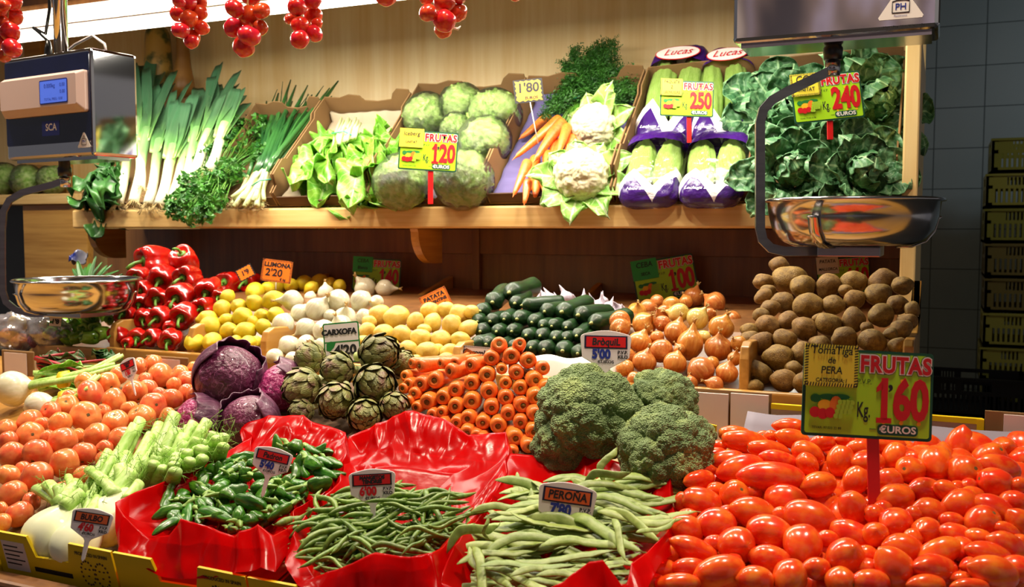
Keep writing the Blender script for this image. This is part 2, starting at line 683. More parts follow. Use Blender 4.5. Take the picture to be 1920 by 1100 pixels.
MB().box((xm, -0.018, 0.055), (xr, 0, ZB - 1.1)).obj('front_board', M_['bin'], t, smooth=False, bevel=0.004)
MB().box((xl, -0.018, 0.055), (xm - 0.004, 0, ZB - 1.1 - 0.004)).obj('front_board', M_['bin'], t, smooth=False, bevel=0.004)
floor_mb(xl, xf, YBK).obj('floor_board', M_['dark'], t, smooth=False)  # darker wood than the dividers, putting the rear shade into the floor
floor_mb(xf + 0.001, xr, 2.37).obj('floor_strip', M_['dark'], t, smooth=False)  # same darker wood, shade included in its colour
MB().box((xl - 0.75, YBK - YB + 0.001, -0.1), (xf, YBK - YB + 0.02, 0.448)).obj('back_panel', M_['dark'], t, smooth=False)  # darker than the rack's beech, with the interior shade in its colour
xq = X_at(897, 500, YBK)
MB().box((xq - 0.012, YBK - YB - 0.02, 0.1), (xq + 0.012, YBK - YB, 0.448)).obj('batten', M_['dark'], t, smooth=False, bevel=0.002)
MB().box((xl, YBK - YB - 0.012, 0.37), (xf, YBK - YB - 0.0005, 0.448)).obj('top_batten', M_['dark'], t, smooth=False, bevel=0.002)
DIV = []
for u, hh in ((208, 0.065), (354, 0.065), (492, 0.065), (852, 0.055), (1395, 0.085), (1703, 0.10)):
    xd = X_at(u, 650, YB)
    DIV.append(xd)
    q = [(0.002, 0.06), (0.0025, ZB - 1.1 + hh - 0.03), (0.012, ZB - 1.1 + hh - 0.008), (0.034, ZB - 1.1 + hh), (0.30, ZB - 1.1 + hh * 0.85), (0.6, ZB - 1.1 + hh), (YBK - YB - 0.002, ZB - 1.1 + hh + 0.08), (YBK - YB - 0.002, 0.1)]
    if u == 1703:
        q = [(min(y, 0.59), z) for y, z in q]
    mm = MB()
    mm.add([(xd + s, y, z) for s in (-0.009, 0.009) for y, z in q], [list(range(len(q))), list(range(len(q), 2 * len(q)))[::-1]] + [[i, i + len(q), (i + 1) % len(q) + len(q), (i + 1) % len(q)] for i in range(len(q))])
    mm.obj('divider', M_['binx'], t, smooth=False, bevel=0.003)

# the sloping counter
t = thing('counter', 'wooden market counter with a slanted top under the front crates', 'counter', (0, 0.93, 1.0))
ya, yb = 0.955, 1.72
mm = MB()
mm.add([(-4, ya - 0.93, base(ya) - 1.03), (1.6, ya - 0.93, base(ya) - 1.03), (1.6, yb - 0.93, base(yb) - 1.03), (-4, yb - 0.93, base(yb) - 1.03),
        (-4, ya - 0.93, base(ya) - 1.0), (1.6, ya - 0.93, base(ya) - 1.0), (1.6, yb - 0.93, base(yb) - 1.0), (-4, yb - 0.93, base(yb) - 1.0)],
       [[0, 3, 2, 1], [4, 5, 6, 7], [0, 1, 5, 4], [1, 2, 6, 5], [2, 3, 7, 6], [3, 0, 4, 7]])
mm.obj('top_board', M_['bin'], t, smooth=False)
MB().box((-4, -0.012, -0.10), (1.6, 0.024, 0.052)).obj('front_edge', M_['dark'], t, smooth=False, bevel=0.006)
MB().box((-3.9, 0.06, -1.0), (1.5, 0.78, -0.06)).obj('body', M_['dark'], t, smooth=False)

# the neighbouring shelf on the left
YL = 2.78
zl = atY(60, 383, YL).z
t = thing('side_shelf', 'narrow beech shelf at far left with brown side panel below', 'shelf', (X_at(60, 383, YL), YL, zl))
o0 = t.location.copy()
MB().box((-1.0, 0, 0), (X_at(133, 383, YL) - o0.x, 0.235, 0.042)).obj('board', M_['shelf'], t, smooth=False, bevel=0.004)
MB().box((X_at(30, 383, YL) - o0.x, 0.03, -0.75), (X_at(150, 383, YL) - o0.x, 0.06, -0.001)).obj('side_panel', M_['bin'], t, smooth=False, bevel=0.003)
MB().box((-1.0, 0.18, -0.75), (X_at(30, 383, YL) - o0.x, 0.2, -0.001)).obj('back_panel', M_['black'], t, smooth=False)


# crates far right
def crate_mb(W, D, H):
    b = MB()
    T = 0.012
    b.box((0, 0, 0), (W, D, 0.015))
    for a, L, base_pt, dx, nrm in ((0, W, (0, 0), (1, 0), (0, 1)), (1, W, (0, D - T), (1, 0), (0, 1)), (2, D, (0, 0), (0, 1), (1, 0)), (3, D, (W - T, 0), (0, 1), (1, 0))):
        def bar(s0, s1, z0, z1):
            x0, y0 = base_pt[0] + dx[0] * s0, base_pt[1] + dx[1] * s0
            x1, y1 = base_pt[0] + dx[0] * s1 + nrm[0] * T, base_pt[1] + dx[1] * s1 + nrm[1] * T
            b.box((x0, y0, z0), (x1, y1, z1))
        bar(0, L, H * 0.90, H)
        bar(0, L, 0, H * 0.16)
        bar(0, L, H * 0.56, H * 0.66)
        for e in (0, L - 0.03):
            bar(e, e + 0.03, 0, H)
        n = int(L / 0.026)
        for i in range(n):
            s0 = 0.03 + (L - 0.06) * i / n
            bar(s0, s0 + 0.012, H * 0.16, H * 0.56)
        bar(L * 0.62, L * 0.70, 0.0, H * 0.56)
        for s0, s1 in ((0.03, L * 0.16), (L * 0.29, L * 0.36), (L * 0.64, L - 0.03)):
            bar(s0, s1, H * 0.66, H * 0.90)
        for i in range(4):
            s0 = L * (0.17 + i * 0.03)
            bar(s0, s0 + 0.008, H * 0.66, H * 0.90)
    b.box((-0.006, -0.006, H * 0.93), (W + 0.006, 0.001, H * 0.99))
    return b


YC = 5.5
zt, hc = atY(1870, 258, YC).z, 0.178
crm = [crate_mb(0.6, 0.42, hc - 0.003).mesh('plastic_crate', pm('yellow_crate_%d' % i, c, rough=0.45), False) for i, c in enumerate(('a39a3c', '8f8a30', '7b6a30'))]
xc = X_at(1851, 400, YC)
for i in range(11):
    z = zt - hc * (i + 1)
    o = inst('plastic_crate', crm[(1, 0, 1, 2, 2, 0, 0, 1, 0, 1, 0)[i]], None, Matrix.Translation((xc + (0.012 if i == 0 else random.uniform(-0.012, 0.012)), YC + random.uniform(-0.01, 0.01), z)))
    tag(o, 'yellow plastic crate by the tiled wall, %s' % ('topmost of its stack' if i == 0 else '%s from the top of its stack' % ordw(i + 1)), 'crate', 'stacked yellow plastic crates')
bm_ = crate_mb(0.46, 0.36, 0.19).mesh('plastic_crate', pm('black_crate', '121214', rough=0.4), False)
zb = atY(1790, 706, 5.1).z
for i in range(4):
    o = inst('plastic_crate', bm_, None, Matrix.Translation((X_at(1735, 706, 5.1), 5.1 + 0.01 * i, zb - 0.193 * (i + 1))))
    tag(o, 'black plastic crate left of the yellow stack, %s' % ('topmost of the black ones' if i == 0 else '%s from the top of the black ones' % ordw(i + 1)), 'crate', 'stacked black plastic crates')

# gourds hung on the wall behind the leeks
mg = pm('mottled_gourd', '3d4a1e', 'b08a3c', scale=16, lo=0.45, hi=0.58, rough=0.5)
mgb = pm('brown_gourd', '7a5220', '96682c', scale=5, rough=0.45)
for (u, v0, v1, rr, mt, nm) in ((291, 48, 190, 1.0, mg, 'mottled green and tan gourd hanging behind the leeks'), (337, 40, 185, 0.8, mgb, 'plain brown gourd hanging right of the mottled one')):
    a, b = atY(u, v0, 2.9), atY(u, v1, 2.9)
    L = a.z - b.z
    t = thing('hanging_gourd', nm, 'gourd', (a.x, 2.9, b.z), 'gourds hung on the back wall')
    pr = [(0, L), (0.02, L * 0.99), (0.028 * rr, L * 0.9), (0.032 * rr, L * 0.6), (0.036 * rr, L * 0.42), (0.055 * rr, L * 0.22), (0.06 * rr, L * 0.12), (0.05 * rr, 0.02), (0.02, 0.002), (0, 0)]
    if rr == 1.0:
        pr = [(0, L), (0.03, L * 0.985), (0.048, L * 0.93), (0.052, L * 0.6), (0.056, L * 0.3), (0.05, 0.05), (0.025, 0.005), (0, 0)]
    MB().lathe(pr, 20, lambda p, a, s: p + Vector((0.012 * sin(s * 4), 0, 0))).obj('body', mt, t, sub=1)
    MB().tube([(0, 0, L - 0.005), (0, 0.02, L + 0.06), (0, 0.1, L + 0.2)], 0.004, 6).obj('stem', pm('dry_stem', '6a5a3a', rough=0.8), t)
# ================================================================== vegetables sold in heaps
def jit(p, a, f):
    return noise.noise(p * f) * a


def veg_mats():
    M_['tom'] = pm('tomato_skin', 'e0683c', 'ea9050', scale=1.6, rough=0.26, coat=0.2, vary=0.08, hue=0.012)
    M_['tomr'] = pm('plum_tomato_skin', 'e04218', 'e87824', scale=1.3, lo=0.42, hi=0.75, rough=0.2, coat=0.25, vary=0.08, hue=0.006)
    M_['tomv'] = pm('vine_tomato_skin', 'c4241a', 'd44c20', scale=2.0, lo=0.45, hi=0.7, rough=0.22, coat=0.3, vary=0.10, hue=0.012)
    M_['scar'] = pm('stem_scar', '7a5a2a', '4f4a1c', scale=9, rough=0.7)
    M_['pep'] = pm('red_pepper_skin', 'a00a08', 'b8160a', scale=1.6, rough=0.2, coat=0.25, vary=0.12)
    M_['stem'] = pm('green_stem', '3f7a1e', '6c9c34', scale=7, rough=0.5, vary=0.15)
    M_['lemon'] = pm('lemon_peel', 'dcbc14', 'd2c230', scale=2.5, rough=0.38, bump=0.25, bscale=26, bdist=0.02, vary=0.08, hue=0.012, spots=('a89418', 9, 0.70))
    M_['wonion'] = pm('white_onion_skin', 'dad6c0', 'cecaa8', scale=2, stretch=(3, 3, 0.4), rough=0.28, coat=0.2, vary=0.06)
    M_['onion'] = pm('brown_onion_skin', 'b86a2a', 'd08e44', scale=2.2, stretch=(2.4, 2.4, 0.25), detail=5, rough=0.3, coat=0.2, vary=0.14, hue=0.012, spots=('d8b060', 2.2, 0.66))
    M_['onionp'] = pm('pale_onion_skin', 'cfae58', 'd8c878', scale=2.2, stretch=(2.4, 2.4, 0.25), rough=0.3, coat=0.2, vary=0.08)
    M_['dryroot'] = pm('dry_onion_tuft', 'b08a50', 'd0b070', scale=20, rough=0.8)
    M_['ypot'] = pm('washed_potato_skin', 'd6b44a', 'e0c466', scale=2.2, rough=0.42, bump=0.12, bscale=12, bdist=0.01, vary=0.07, hue=0.008, spots=('a8843a', 7.5, 0.69))
    M_['bpot'] = pm('earthy_potato_skin', 'a07c38', '7c5c28', scale=3.2, detail=6, rough=0.6, bump=0.3, bscale=14, bdist=0.02, vary=0.12, hue=0.008, spots=('4a3018', 5.5, 0.66))
    M_['cuc'] = pm('cucumber_skin', '0b260e', '1a4216', scale=1.4, stretch=(2, 2, 0.3), detail=5, rough=0.42, coat=0.1, vary=0.2, spots=('3c6a2a', 14, 0.70))
    M_['cucs'] = pm('cucumber_stem', '9aa45a', 'b0b070', scale=9, rough=0.6)
    M_['garlic'] = pm('garlic_skin', 'a89cae', 'c4bcc6', scale=2, stretch=(5, 5, 0.3), rough=0.5, vary=0.08)
    M_['carrot'] = pm('carrot_skin', 'e0681c', 'ea8436', scale=2.0, stretch=(0.8, 0.8, 3.0), detail=5, rough=0.36, coat=0.12, vary=0.07, hue=0.006)
    M_['crown'] = pm('carrot_crown', '5c3a12', '8a6a20', scale=6, rough=0.8, vary=0.25)
    M_['padron'] = pm('green_chilli_skin', '265a10', '4a841c', scale=3.0, lo=0.4, hi=0.7, rough=0.3, coat=0.15, vary=0.22, hue=0.012)
    M_['padstem'] = pm('pale_green_stem', '6c9638', '86a84c', scale=8, rough=0.5)
    M_['bean'] = pm('thin_bean_skin', '527228', '78963c', scale=14, rough=0.42, vary=0.22, hue=0.012)
    M_['flat'] = pm('flat_bean_skin', '7c9440', '98ac5c', scale=10, stretch=(1, 1, 1), rough=0.45, vary=0.16, hue=0.01, bump=0.1, bscale=60)
    M_['gpep'] = pm('light_green_pepper_skin', '7cae28', '9cca44', scale=2, rough=0.2, coat=0.4, vary=0.18, hue=0.01)


veg_mats()


def sph_prof(n, f):
    return [f(pi * i / n) for i in range(n + 1)]


def tomato_me(seed, mat):
    o = Vector((seed * 7.1, 3, 1))

    def fn(d):
        t = acos(max(-1, min(1, d.z)))
        a = atan2(d.y, d.x)
        k = 1 + 0.025 * cos(5 * a + seed) * sin(t) + noise.noise(d * 1.1 + o) * 0.06
        return Vector((d.x * k, d.y * k, d.z * 0.87 * k - 0.16 * exp(-(t / 0.33) ** 2) + 0.05 * exp(-((pi - t) / 0.3) ** 2)))
    b = MB().blob(fn, 24, 14)
    b.add([Vector((0.10 * cos(i * pi / 4) * (1 + 0.3 * (i % 2)), 0.10 * sin(i * pi / 4) * (1 + 0.3 * (i % 2)), 0.735)) for i in range(8)] + [Vector((0, 0, 0.75))], [[i, (i + 1) % 8, 8] for i in range(8)], 1)
    return b.mesh('tomato', [mat, M_['scar']])


def plum_me(seed, L):
    o = Vector((seed * 5.3, 1, 9))

    def fn(d):
        t = acos(max(-1, min(1, d.z)))
        a = atan2(d.y, d.x)
        k = 1 + 0.03 * cos(3 * a + seed) * sin(t) + noise.noise(d * 1.2 + o) * 0.07
        z = d.z * L
        r = 1.0
        if d.z < 0:
            r = 1 - 0.10 * d.z * d.z
        z += -0.14 * exp(-(t / 0.3) ** 2) - 0.13 * exp(-((pi - t) / 0.22) ** 2)
        return Vector((d.x * k * r, d.y * k * r, z))
    b = MB().blob(fn, 22, 16)
    b.add([Vector((0.13 * cos(i * pi / 4), 0.13 * sin(i * pi / 4), L - 0.125)) for i in range(8)] + [Vector((0, 0, L - 0.11))], [[i, (i + 1) % 8, 8] for i in range(8)], 1)
    return b.mesh('plum_tomato', [M_['tomr'], M_['scar']])


def pepper_me(seed, mat, L=1.15, lob=4):
    o = Vector((seed * 3.3, 5, 2))

    def fn(d):
        t = acos(max(-1, min(1, d.z)))
        a = atan2(d.y, d.x)
        lb = abs(cos(a * lob / 2 + seed)) ** 0.8
        k = (0.84 + 0.22 * lb) * (1 + noise.noise(d * 1.3 + o) * 0.12)
        r = sin(t) ** 0.62
        taper = 1.0 - 0.16 * (1 - d.z) * 0.5
        z = L * (abs(d.z) ** 0.8) * (1 if d.z > 0 else -1)
        z += -0.52 * exp(-(t / 0.42) ** 2) - (0.10 * (1 - lb) if d.z > 0.2 else 0) + 0.25 * exp(-((pi - t) / 0.4) ** 2)
        return Vector((cos(a) * r * k * taper, sin(a) * r * k * taper, z))
    return MB().blob(fn, 32, 18).mesh('pepper', mat)


def pepper_stem_me(seed, L=1.15):
    b = MB()
    z = L - 0.50
    b.lathe([(0.0, z + 0.10), (0.16, z + 0.10), (0.34, z + 0.02), (0.30, z - 0.04), (0, z - 0.05)], 12)
    q = [(0, 0, z), (0.02, 0, z + 0.25), (0.10, 0, z + 0.50), (0.26, 0.02, z + 0.72), (0.45, 0.03, z + 0.82)]
    b.tube(q, [0.15, 0.105, 0.10, 0.11, 0.13], 9)
    return b.mesh('stem', M_['stem'])


def lemon_me(seed):
    o = Vector((seed * 2.3, 5, 7))

    def fn(d):
        t = acos(max(-1, min(1, d.z)))
        k = 1 + noise.noise(d * 1.4 + o) * 0.08
        return Vector((d.x * k, d.y * k, d.z * 1.13 * k + 0.26 * exp(-(t / 0.28) ** 2) - 0.10 * exp(-((pi - t) / 0.25) ** 2)))
    return MB().blob(fn, 22, 16).mesh('lemon', M_['lemon'])


def onion_me(seed, mat, neck=0.55, flat=0.92):
    o = Vector((seed * 2.9, 8, 3))

    def fn(d):
        t = acos(max(-1, min(1, d.z)))
        k = 1 + noise.noise(d * 0.9 + o) * 0.09
        r = k
        z = d.z * flat * k
        e = exp(-(t / 0.26) ** 2)
        z += neck * e
        if t < 0.5:
            r *= 1 - 0.25 * e
        z += -0.10 * exp(-((pi - t) / 0.3) ** 2)
        return Vector((d.x * r, d.y * r, z))
    b = MB().blob(fn, 26, 20)
    rr = random.Random(seed)
    top = flat + neck
    for i in range(7):                         # dry leaf ends at the neck
        a = rr.uniform(0, 2 * pi)
        l = rr.uniform(0.1, 0.32)
        b.tube([(0.05 * cos(a), 0.05 * sin(a), top - 0.12), (0.10 * cos(a), 0.10 * sin(a), top + l * 0.5), (0.22 * cos(a + 0.4), 0.22 * sin(a + 0.4), top + l)], [0.075, 0.055, 0.02], 5, 1)
    for i in range(12):                        # root hairs
        a = rr.uniform(0, 2 * pi)
        b.tube([(0.06 * cos(a), 0.06 * sin(a), -flat - 0.04), (0.16 * cos(a), 0.16 * sin(a), -flat - 0.12), (0.24 * cos(a + 0.6), 0.24 * sin(a + 0.6), -flat - 0.10)], [0.018, 0.014, 0.006], 4, 1)
    return b.mesh('onion', [mat, M_['dryroot']])


def potato_me(seed, mat, e=(1.22, 0.98, 0.88), bumpy=0.22):
    o = Vector((seed * 4.7, 2, 6))

    def fn(d):
        k = 1 + noise.noise(d * 1.05 + o) * bumpy + noise.noise(d * 2.6 + o) * bumpy * 0.22
        return Vector((d.x * e[0], d.y * e[1], d.z * e[2])) * k
    return MB().blob(fn, 24, 16).mesh('potato', mat)


def cucumber_me(seed, L=8.0):
    b = MB()
    rr = random.Random(seed)
    bx, by = rr.uniform(-0.5, 0.5), rr.uniform(-0.4, 0.4)
    n = 16
    pr = []
    for i in range(n + 1):
        s = i / n
        z = L * s
        r = min(1.0, (0.30 + 0.95 * (1 - exp(-s * 15)))) * (1.0 if s < 0.9 else sqrt(max(0, 1 - ((s - 0.9) / 0.1) ** 2)))
        r *= 1 + 0.04 * sin(s * 9 + seed)
        pr.append((max(r, 0.0), -z))
    pr = [(0, 0.14), (0.2, 0.10)] + pr

    def mod(p, a, s):
        k = 1 + 0.03 * cos(6 * a)
        return Vector((p.x * k + bx * (p.z / L) ** 2, p.y * k + by * (p.z / L) ** 2, p.z))
    b.lathe(pr, 18, mod)
    return b.mesh('cucumber', M_['cuc'])


def cuc_stem_me():
    b = MB()
    b.lathe([(0, 0.34), (0.10, 0.34), (0.12, 0.2), (0.22, 0.10), (0.24, 0.03), (0, 0.0)], 8, lambda p, a, s: p + Vector((0.05 * s, 0, 0)))
    return b.mesh('stem_nub', M_['cucs'])


def garlic_me(seed):
    def fn(d):
        t = acos(max(-1, min(1, d.z)))
        a = atan2(d.y, d.x)
        k = 1 + 0.10 * (abs(sin(4 * a + seed)) - 0.6) * sin(t)
        z = d.z * 0.8 + 1.0 * exp(-(t / 0.22) ** 2) + 0.25 * exp(-(t / 0.6) ** 2)
        q = Vector((d.x * k, d.y * k, z))
        if z > 0.9:
            q.x += (z - 0.9) * 0.5 * cos(seed)
            q.y += (z - 0.9) * 0.5 * sin(seed)
        return q
    return MB().blob(fn, 32, 20).mesh('garlic_bulb', M_['garlic'])


def carrot_me(seed, L=9.5):
    rr = random.Random(seed)
    bx = rr.uniform(-0.6, 0.6)
    pr = [(0, -0.16), (0.16, -0.14), (0.30, -0.05), (0.45, 0.06), (0.66, 0.05), (0.84, -0.10), (0.95, -0.35), (1.0, -0.8)]
    for i in range(1, 15):
        s = i / 14
        pr.append(((1.0 - 0.62 * s ** 1.3) * (1 + 0.025 * sin(s * 37 + seed) + rr.uniform(-0.015, 0.015)), -0.8 - (L - 0.8) * s))
    pr += [(0.22, -L - 0.25), (0.08, -L - 0.9), (0, -L - 1.3)]

    def mod(p, a, s):
        k = 1 + 0.04 * noise.noise(Vector((cos(a), sin(a), p.z * 0.3 + seed)))
        return Vector((p.x * k + bx * (p.z / L) ** 2, p.y * k, p.z))
    return MB().lathe(pr, 18, mod).mesh('carrot', M_['carrot'])


def crown_me(seed):
    rr = random.Random(seed)
    b = MB()
    b.lathe([(0, 0.04 + 0.10 * (seed % 2)), (0.12, 0.03 + 0.08 * (seed % 2)), (0.22, -0.02), (0.33, -0.02), (0.36, -0.06), (0, -0.2)], 12, lambda p, a, s: p * (1 + 0.12 * noise.noise(Vector((cos(a) * 2, sin(a) * 2, seed)))))
    return b.mesh('crown_scar', M_['crown'])


def place(kind, name, mes, rows, plane, k, orient, cat, group, fmt, kids=None, band=1.5, sfac=1.0, aniso=None):
    """rows: (u, v, r[, ...]) traced from the photo; every one lies on the heap's own surface, resting against its neighbours"""
    base_it = []
    for q in rows:
        p = on(q[0], q[1], plane(q) if callable(plane) else plane)
        base_it.append([q[0], q[1], q[2], dep(p)])
    res = settle(base_it, k)
    out = []
    for i, (q, (p, r)) in enumerate(zip(rows, res)):
        R, sc = orient(i, q)
        me = mes[i % len(mes)] if not callable(mes) else mes(i, q)
        M = Matrix.Translation(p) @ R @ Matrix.Diagonal((*(Vector(sc) * r * sfac), 1))
        o = inst(name, me, None, M)
        if kids:
            for nm, km in kids(i):
                inst(nm, km, o)
        out.append((o, q[0], q[1], q[2]))
    label_rows(out, fmt, group, band, cat)
    return out


def rnd_rot():
    return Quaternion((random.gauss(0, 1), random.gauss(0, 1), random.gauss(0, 1), random.gauss(0, 1))).normalized().to_matrix().to_4x4()


HP = lambda z0, s: (1.80, 1.270 + (z0 - 1.27) * 0.5, 0.62)
# ---- red bell peppers
RP = [(288, 490, 31), (347, 490, 24), (304, 520, 25), (353, 521, 24), (262, 518, 19), (270, 543, 18), (295, 559, 22), (341, 556, 26), (392, 544, 24), (384, 576, 20), (347, 590, 24), (303, 595, 22), (268, 595, 18), (236, 589, 19), (262, 567, 17), (223, 628, 18), (258, 633, 19), (288, 632, 17), (320, 636, 21), (430, 530, 21), (466, 527, 21), (412, 556, 14), (318, 612, 12), (240, 642, 11), (322, 575, 12), (240, 560, 14), (250, 540, 13)]
pmes = [pepper_me(i, M_['pep'], (1.05, 1.25, 1.15)[i % 3], (4, 3, 4)[i % 3]) for i in range(3)]
pst = [pepper_stem_me(i, (1.05, 1.25, 1.15)[i % 3]) for i in range(3)]


def o_pep(i, q):
    r = random.Random(i + 40)
    d = cdir(r.uniform(-0.45, 0.25), r.uniform(-0.45, 0.1), 1.0)
    if i == 0:
        d = cdir(-0.75, -0.05, 0.8)
    if i == 1:
        d = cdir(-0.1, 0.6, 0.6)
    return frame(d, RV, r.uniform(-2.2, -0.8)), (1, 1, 1.0)


place('pep', 'red_pepper', pmes, RP, (lambda q: (1.83, 1.26, 0.19) if q[0] > 420 else HP(1.275, 0.42)), 0.88, o_pep, 'pepper', 'red bell peppers in the bin', 'glossy red bell pepper in the bin, %s, %s', lambda i: [('stem', pst[i % 3])], sfac=1.1)
# ---- lemons
LE = [(364, 642, 19), (398, 641, 19), (394, 612, 20), (389, 599, 18), (417, 579, 17), (426, 556, 14), (448, 575, 16), (425, 600, 13), (429, 620, 17), (455, 594, 19), (461, 621, 19), (478, 568, 16), (490, 592, 14), (512, 563, 19), (518, 591, 17), (494, 613, 15), (465, 645, 17), (441, 640, 12), (478, 547, 18), (518, 537, 17), (598, 528, 15), (569, 531, 15), (637, 536, 13), (620, 531, 12), (546, 535, 14), (502, 541, 13), (474, 603, 11), (480, 640, 11), (584, 540, 13)]
lmes = [lemon_me(i) for i in range(3)]


def o_lem(i, q):
    r = random.Random(i + 11)
    return frame(cdir(r.uniform(-1, 1), r.uniform(-1, 0.4), r.uniform(-0.3, 1)), RV, r.uniform(0, 6)), (1, 1, 1)


place('lem', 'lemon', lmes, LE, (lambda q: (1.83, 1.256, 0.17) if q[1] < 549 else HP(1.275, 0.28)), 0.94, o_lem, 'lemon', 'lemons in the bin', 'yellow lemon in the bin beside red peppers, %s, %s', sfac=0.97)
# ---- white onions
WO = [(548, 563, 21), (562, 587, 18), (595, 579, 23), (634, 564, 23), (677, 564, 21), (685, 541, 21), (721, 541, 18), (531, 608, 22), (573, 613, 18), (541, 647, 20), (575, 647, 20), (608, 620, 22), (647, 597, 23), (640, 609, 20), (683, 594, 16), (515, 669, 17), (549, 673, 15), (611, 549, 16), (582, 557, 12), (619, 592, 13), (603, 646, 14), (706, 566, 14), (660, 625, 17), (640, 640, 18), (590, 668, 16), (620, 665, 16)]
wmes = [onion_me(i, M_['wonion'], (0.75, 0.35, 0.55)[i % 3], 0.96) for i in range(3)]


def o_won(i, q):
    r = random.Random(i + 23)
    d = cdir(r.uniform(-1, 1), r.uniform(-0.9, 0.8), r.uniform(-0.2, 0.6))
    fix = {0: (-0.9, 0.0, 0.3), 7: (-0.35, -0.9, 0.1), 3: (-0.3, 0.3, 0.9), 4: (-0.6, -0.7, 0.1), 5: (-0.6, 0.8, 0.1), 6: (0.9, 0.0, 0.1), 2: (0.6, 0.7, 0.2)}
    if i in fix:
        d = cdir(*fix[i])
    return frame(d, RV, r.uniform(0, 6)), (1, 1, 1)


place('won', 'white_onion', wmes, WO, (lambda q: (1.83, 1.256, 0.17) if q[1] < 558 else HP(1.272, 0.28)), 0.94, o_won, 'onion', 'white onions in the bin', 'white onion in the bin right of lemons, %s, %s', sfac=0.97)
# ---- washed potatoes
YP = [(712, 592, 21, 20), (743, 595, 23, 30), (779, 603, 17, 60), (811, 605, 18, 80), (847, 610, 19, 100), (863, 589, 20, -20), (878, 616, 17, 30), (807, 582, 17, 0), (837, 581, 16, 0), (688, 620, 16, 40), (719, 624, 17, 0), (755, 627, 18, -30), (789, 634, 18, -10), (827, 636, 19, 0), (863, 636, 16, 0), (767, 654, 17, -20), (802, 660, 20, 0), (842, 661, 18, 40), (839, 674, 15, 0), (682, 640, 13, 0), (884, 584, 13, 0), (692, 603, 13, 0), (795, 618, 12, 0), (735, 645, 13, 0), (820, 655, 12, 0), (854, 600, 10, 0), (700, 655, 14, 0), (740, 668, 14, 0), (780, 676, 12, 0)]
ymes = [potato_me(i, M_['ypot'], (1.14, 0.98, 0.92), 0.14) for i in range(4)]


def o_pot(i, q):
    r = random.Random(i + 5)
    a = radians(q[3]) if len(q) > 3 else r.uniform(0, 3)
    x = RV * cos(a) + UV * sin(a)
    return frame(cdir(r.uniform(-0.5, 0.5), r.uniform(-0.5, 0.5), 1), x, 0), (1, 1, 1)


place('yp', 'washed_potato', ymes, YP, HP(1.268, 0.32), 0.92, o_pot, 'potato', 'yellow potatoes in the bin', 'clean yellow potato right of white onions, %s, %s', sfac=0.98)
# ---- cucumbers, ends to the front
CU = [(955, 549, 17, .55, .05), (923, 566, 16, .3, .1), (965, 569, 13, .2, .1), (980, 572, 13, 1.6, .1), (901, 583, 13, .3, .1), (1022, 584, 14, .4, .15), (1053, 585, 17, .5, .15), (1084, 591, 17, .8, .1), (1109, 606, 16, .9, .1), (895, 602, 11, .2, .1), (919, 602, 13, .3, .1), (945, 598, 12, .3, .1), (969, 598, 14, .35, .1), (998, 604, 13, .35, .1), (1035, 611, 12, .3, .1), (1062, 614, 12, .3, .1), (901, 621, 13, .3, .1), (931, 622, 12, .3, .1), (959, 621, 12, .3, .1), (987, 629, 13, .3, .1), (1013, 630, 13, .3, .1), (1040, 634, 13, .3, .1), (1081, 630, 13, .4, .1), (888, 645, 15, .9, .1), (911, 645, 13, .3, .1), (995, 652, 12, .3, .1), (1020, 655, 15, .4, .1), (1055, 657, 16, .3, .1), (1083, 662, 13, .3, .1), (962, 650, 12, .3, .1), (938, 648, 12, .3, .1), (1016, 610, 11, .3, .1), (1060, 634, 11, .3, .1), (1100, 640, 12, .3, .1), (1105, 660, 12, .3, .1)]
cmes = [cucumber_me(i, 6.2) for i in range(4)]
cst = cuc_stem_me()


def o_cuc(i, q):
    r = random.Random(i + 77)
    d = cdir(-q[3] * 1.05 + r.uniform(-0.12, 0.12), -0.02 - q[4] * 0.6 + r.uniform(-0.06, 0.06), 1)
    return frame(d, RV, r.uniform(0, 6)), (1, 1, 1)


place('cu', 'cucumber', cmes, CU, HP(1.262, 0.50), 0.9, o_cuc, 'cucumber', 'cucumbers stacked in the bin', 'dark green cucumber, end to the front, %s, %s', lambda i: [('stem_nub', cst)], sfac=1.12)
# ---- garlic behind
GA = [(1031, 560, 12), (1062, 559, 14), (1093, 565, 12), (1124, 574, 14), (1131, 565, 10), (1160, 582, 13), (1146, 588, 12), (1010, 566, 11), (1046, 571, 12), (1079, 573, 12), (1106, 582, 12), (1018, 556, 10), (1142, 574, 10), (1172, 590, 11), (1108, 566, 9), (1128, 592, 12)]
gmes = [garlic_me(i * 1.7) for i in range(3)]


def o_gar(i, q):
    r = random.Random(i + 3)
    return frame(cdir(r.uniform(-0.7, 0.7), 1, r.uniform(-0.5, 0.6)), RV, r.uniform(0, 6)), (1, 1, 1)


place('ga', 'garlic_bulb', gmes, GA, (1.83, 1.265, 0.21), 0.94, o_gar, 'garlic', 'garlic bulbs behind the cucumbers', 'grey-white garlic bulb behind the cucumbers, %s, %s')
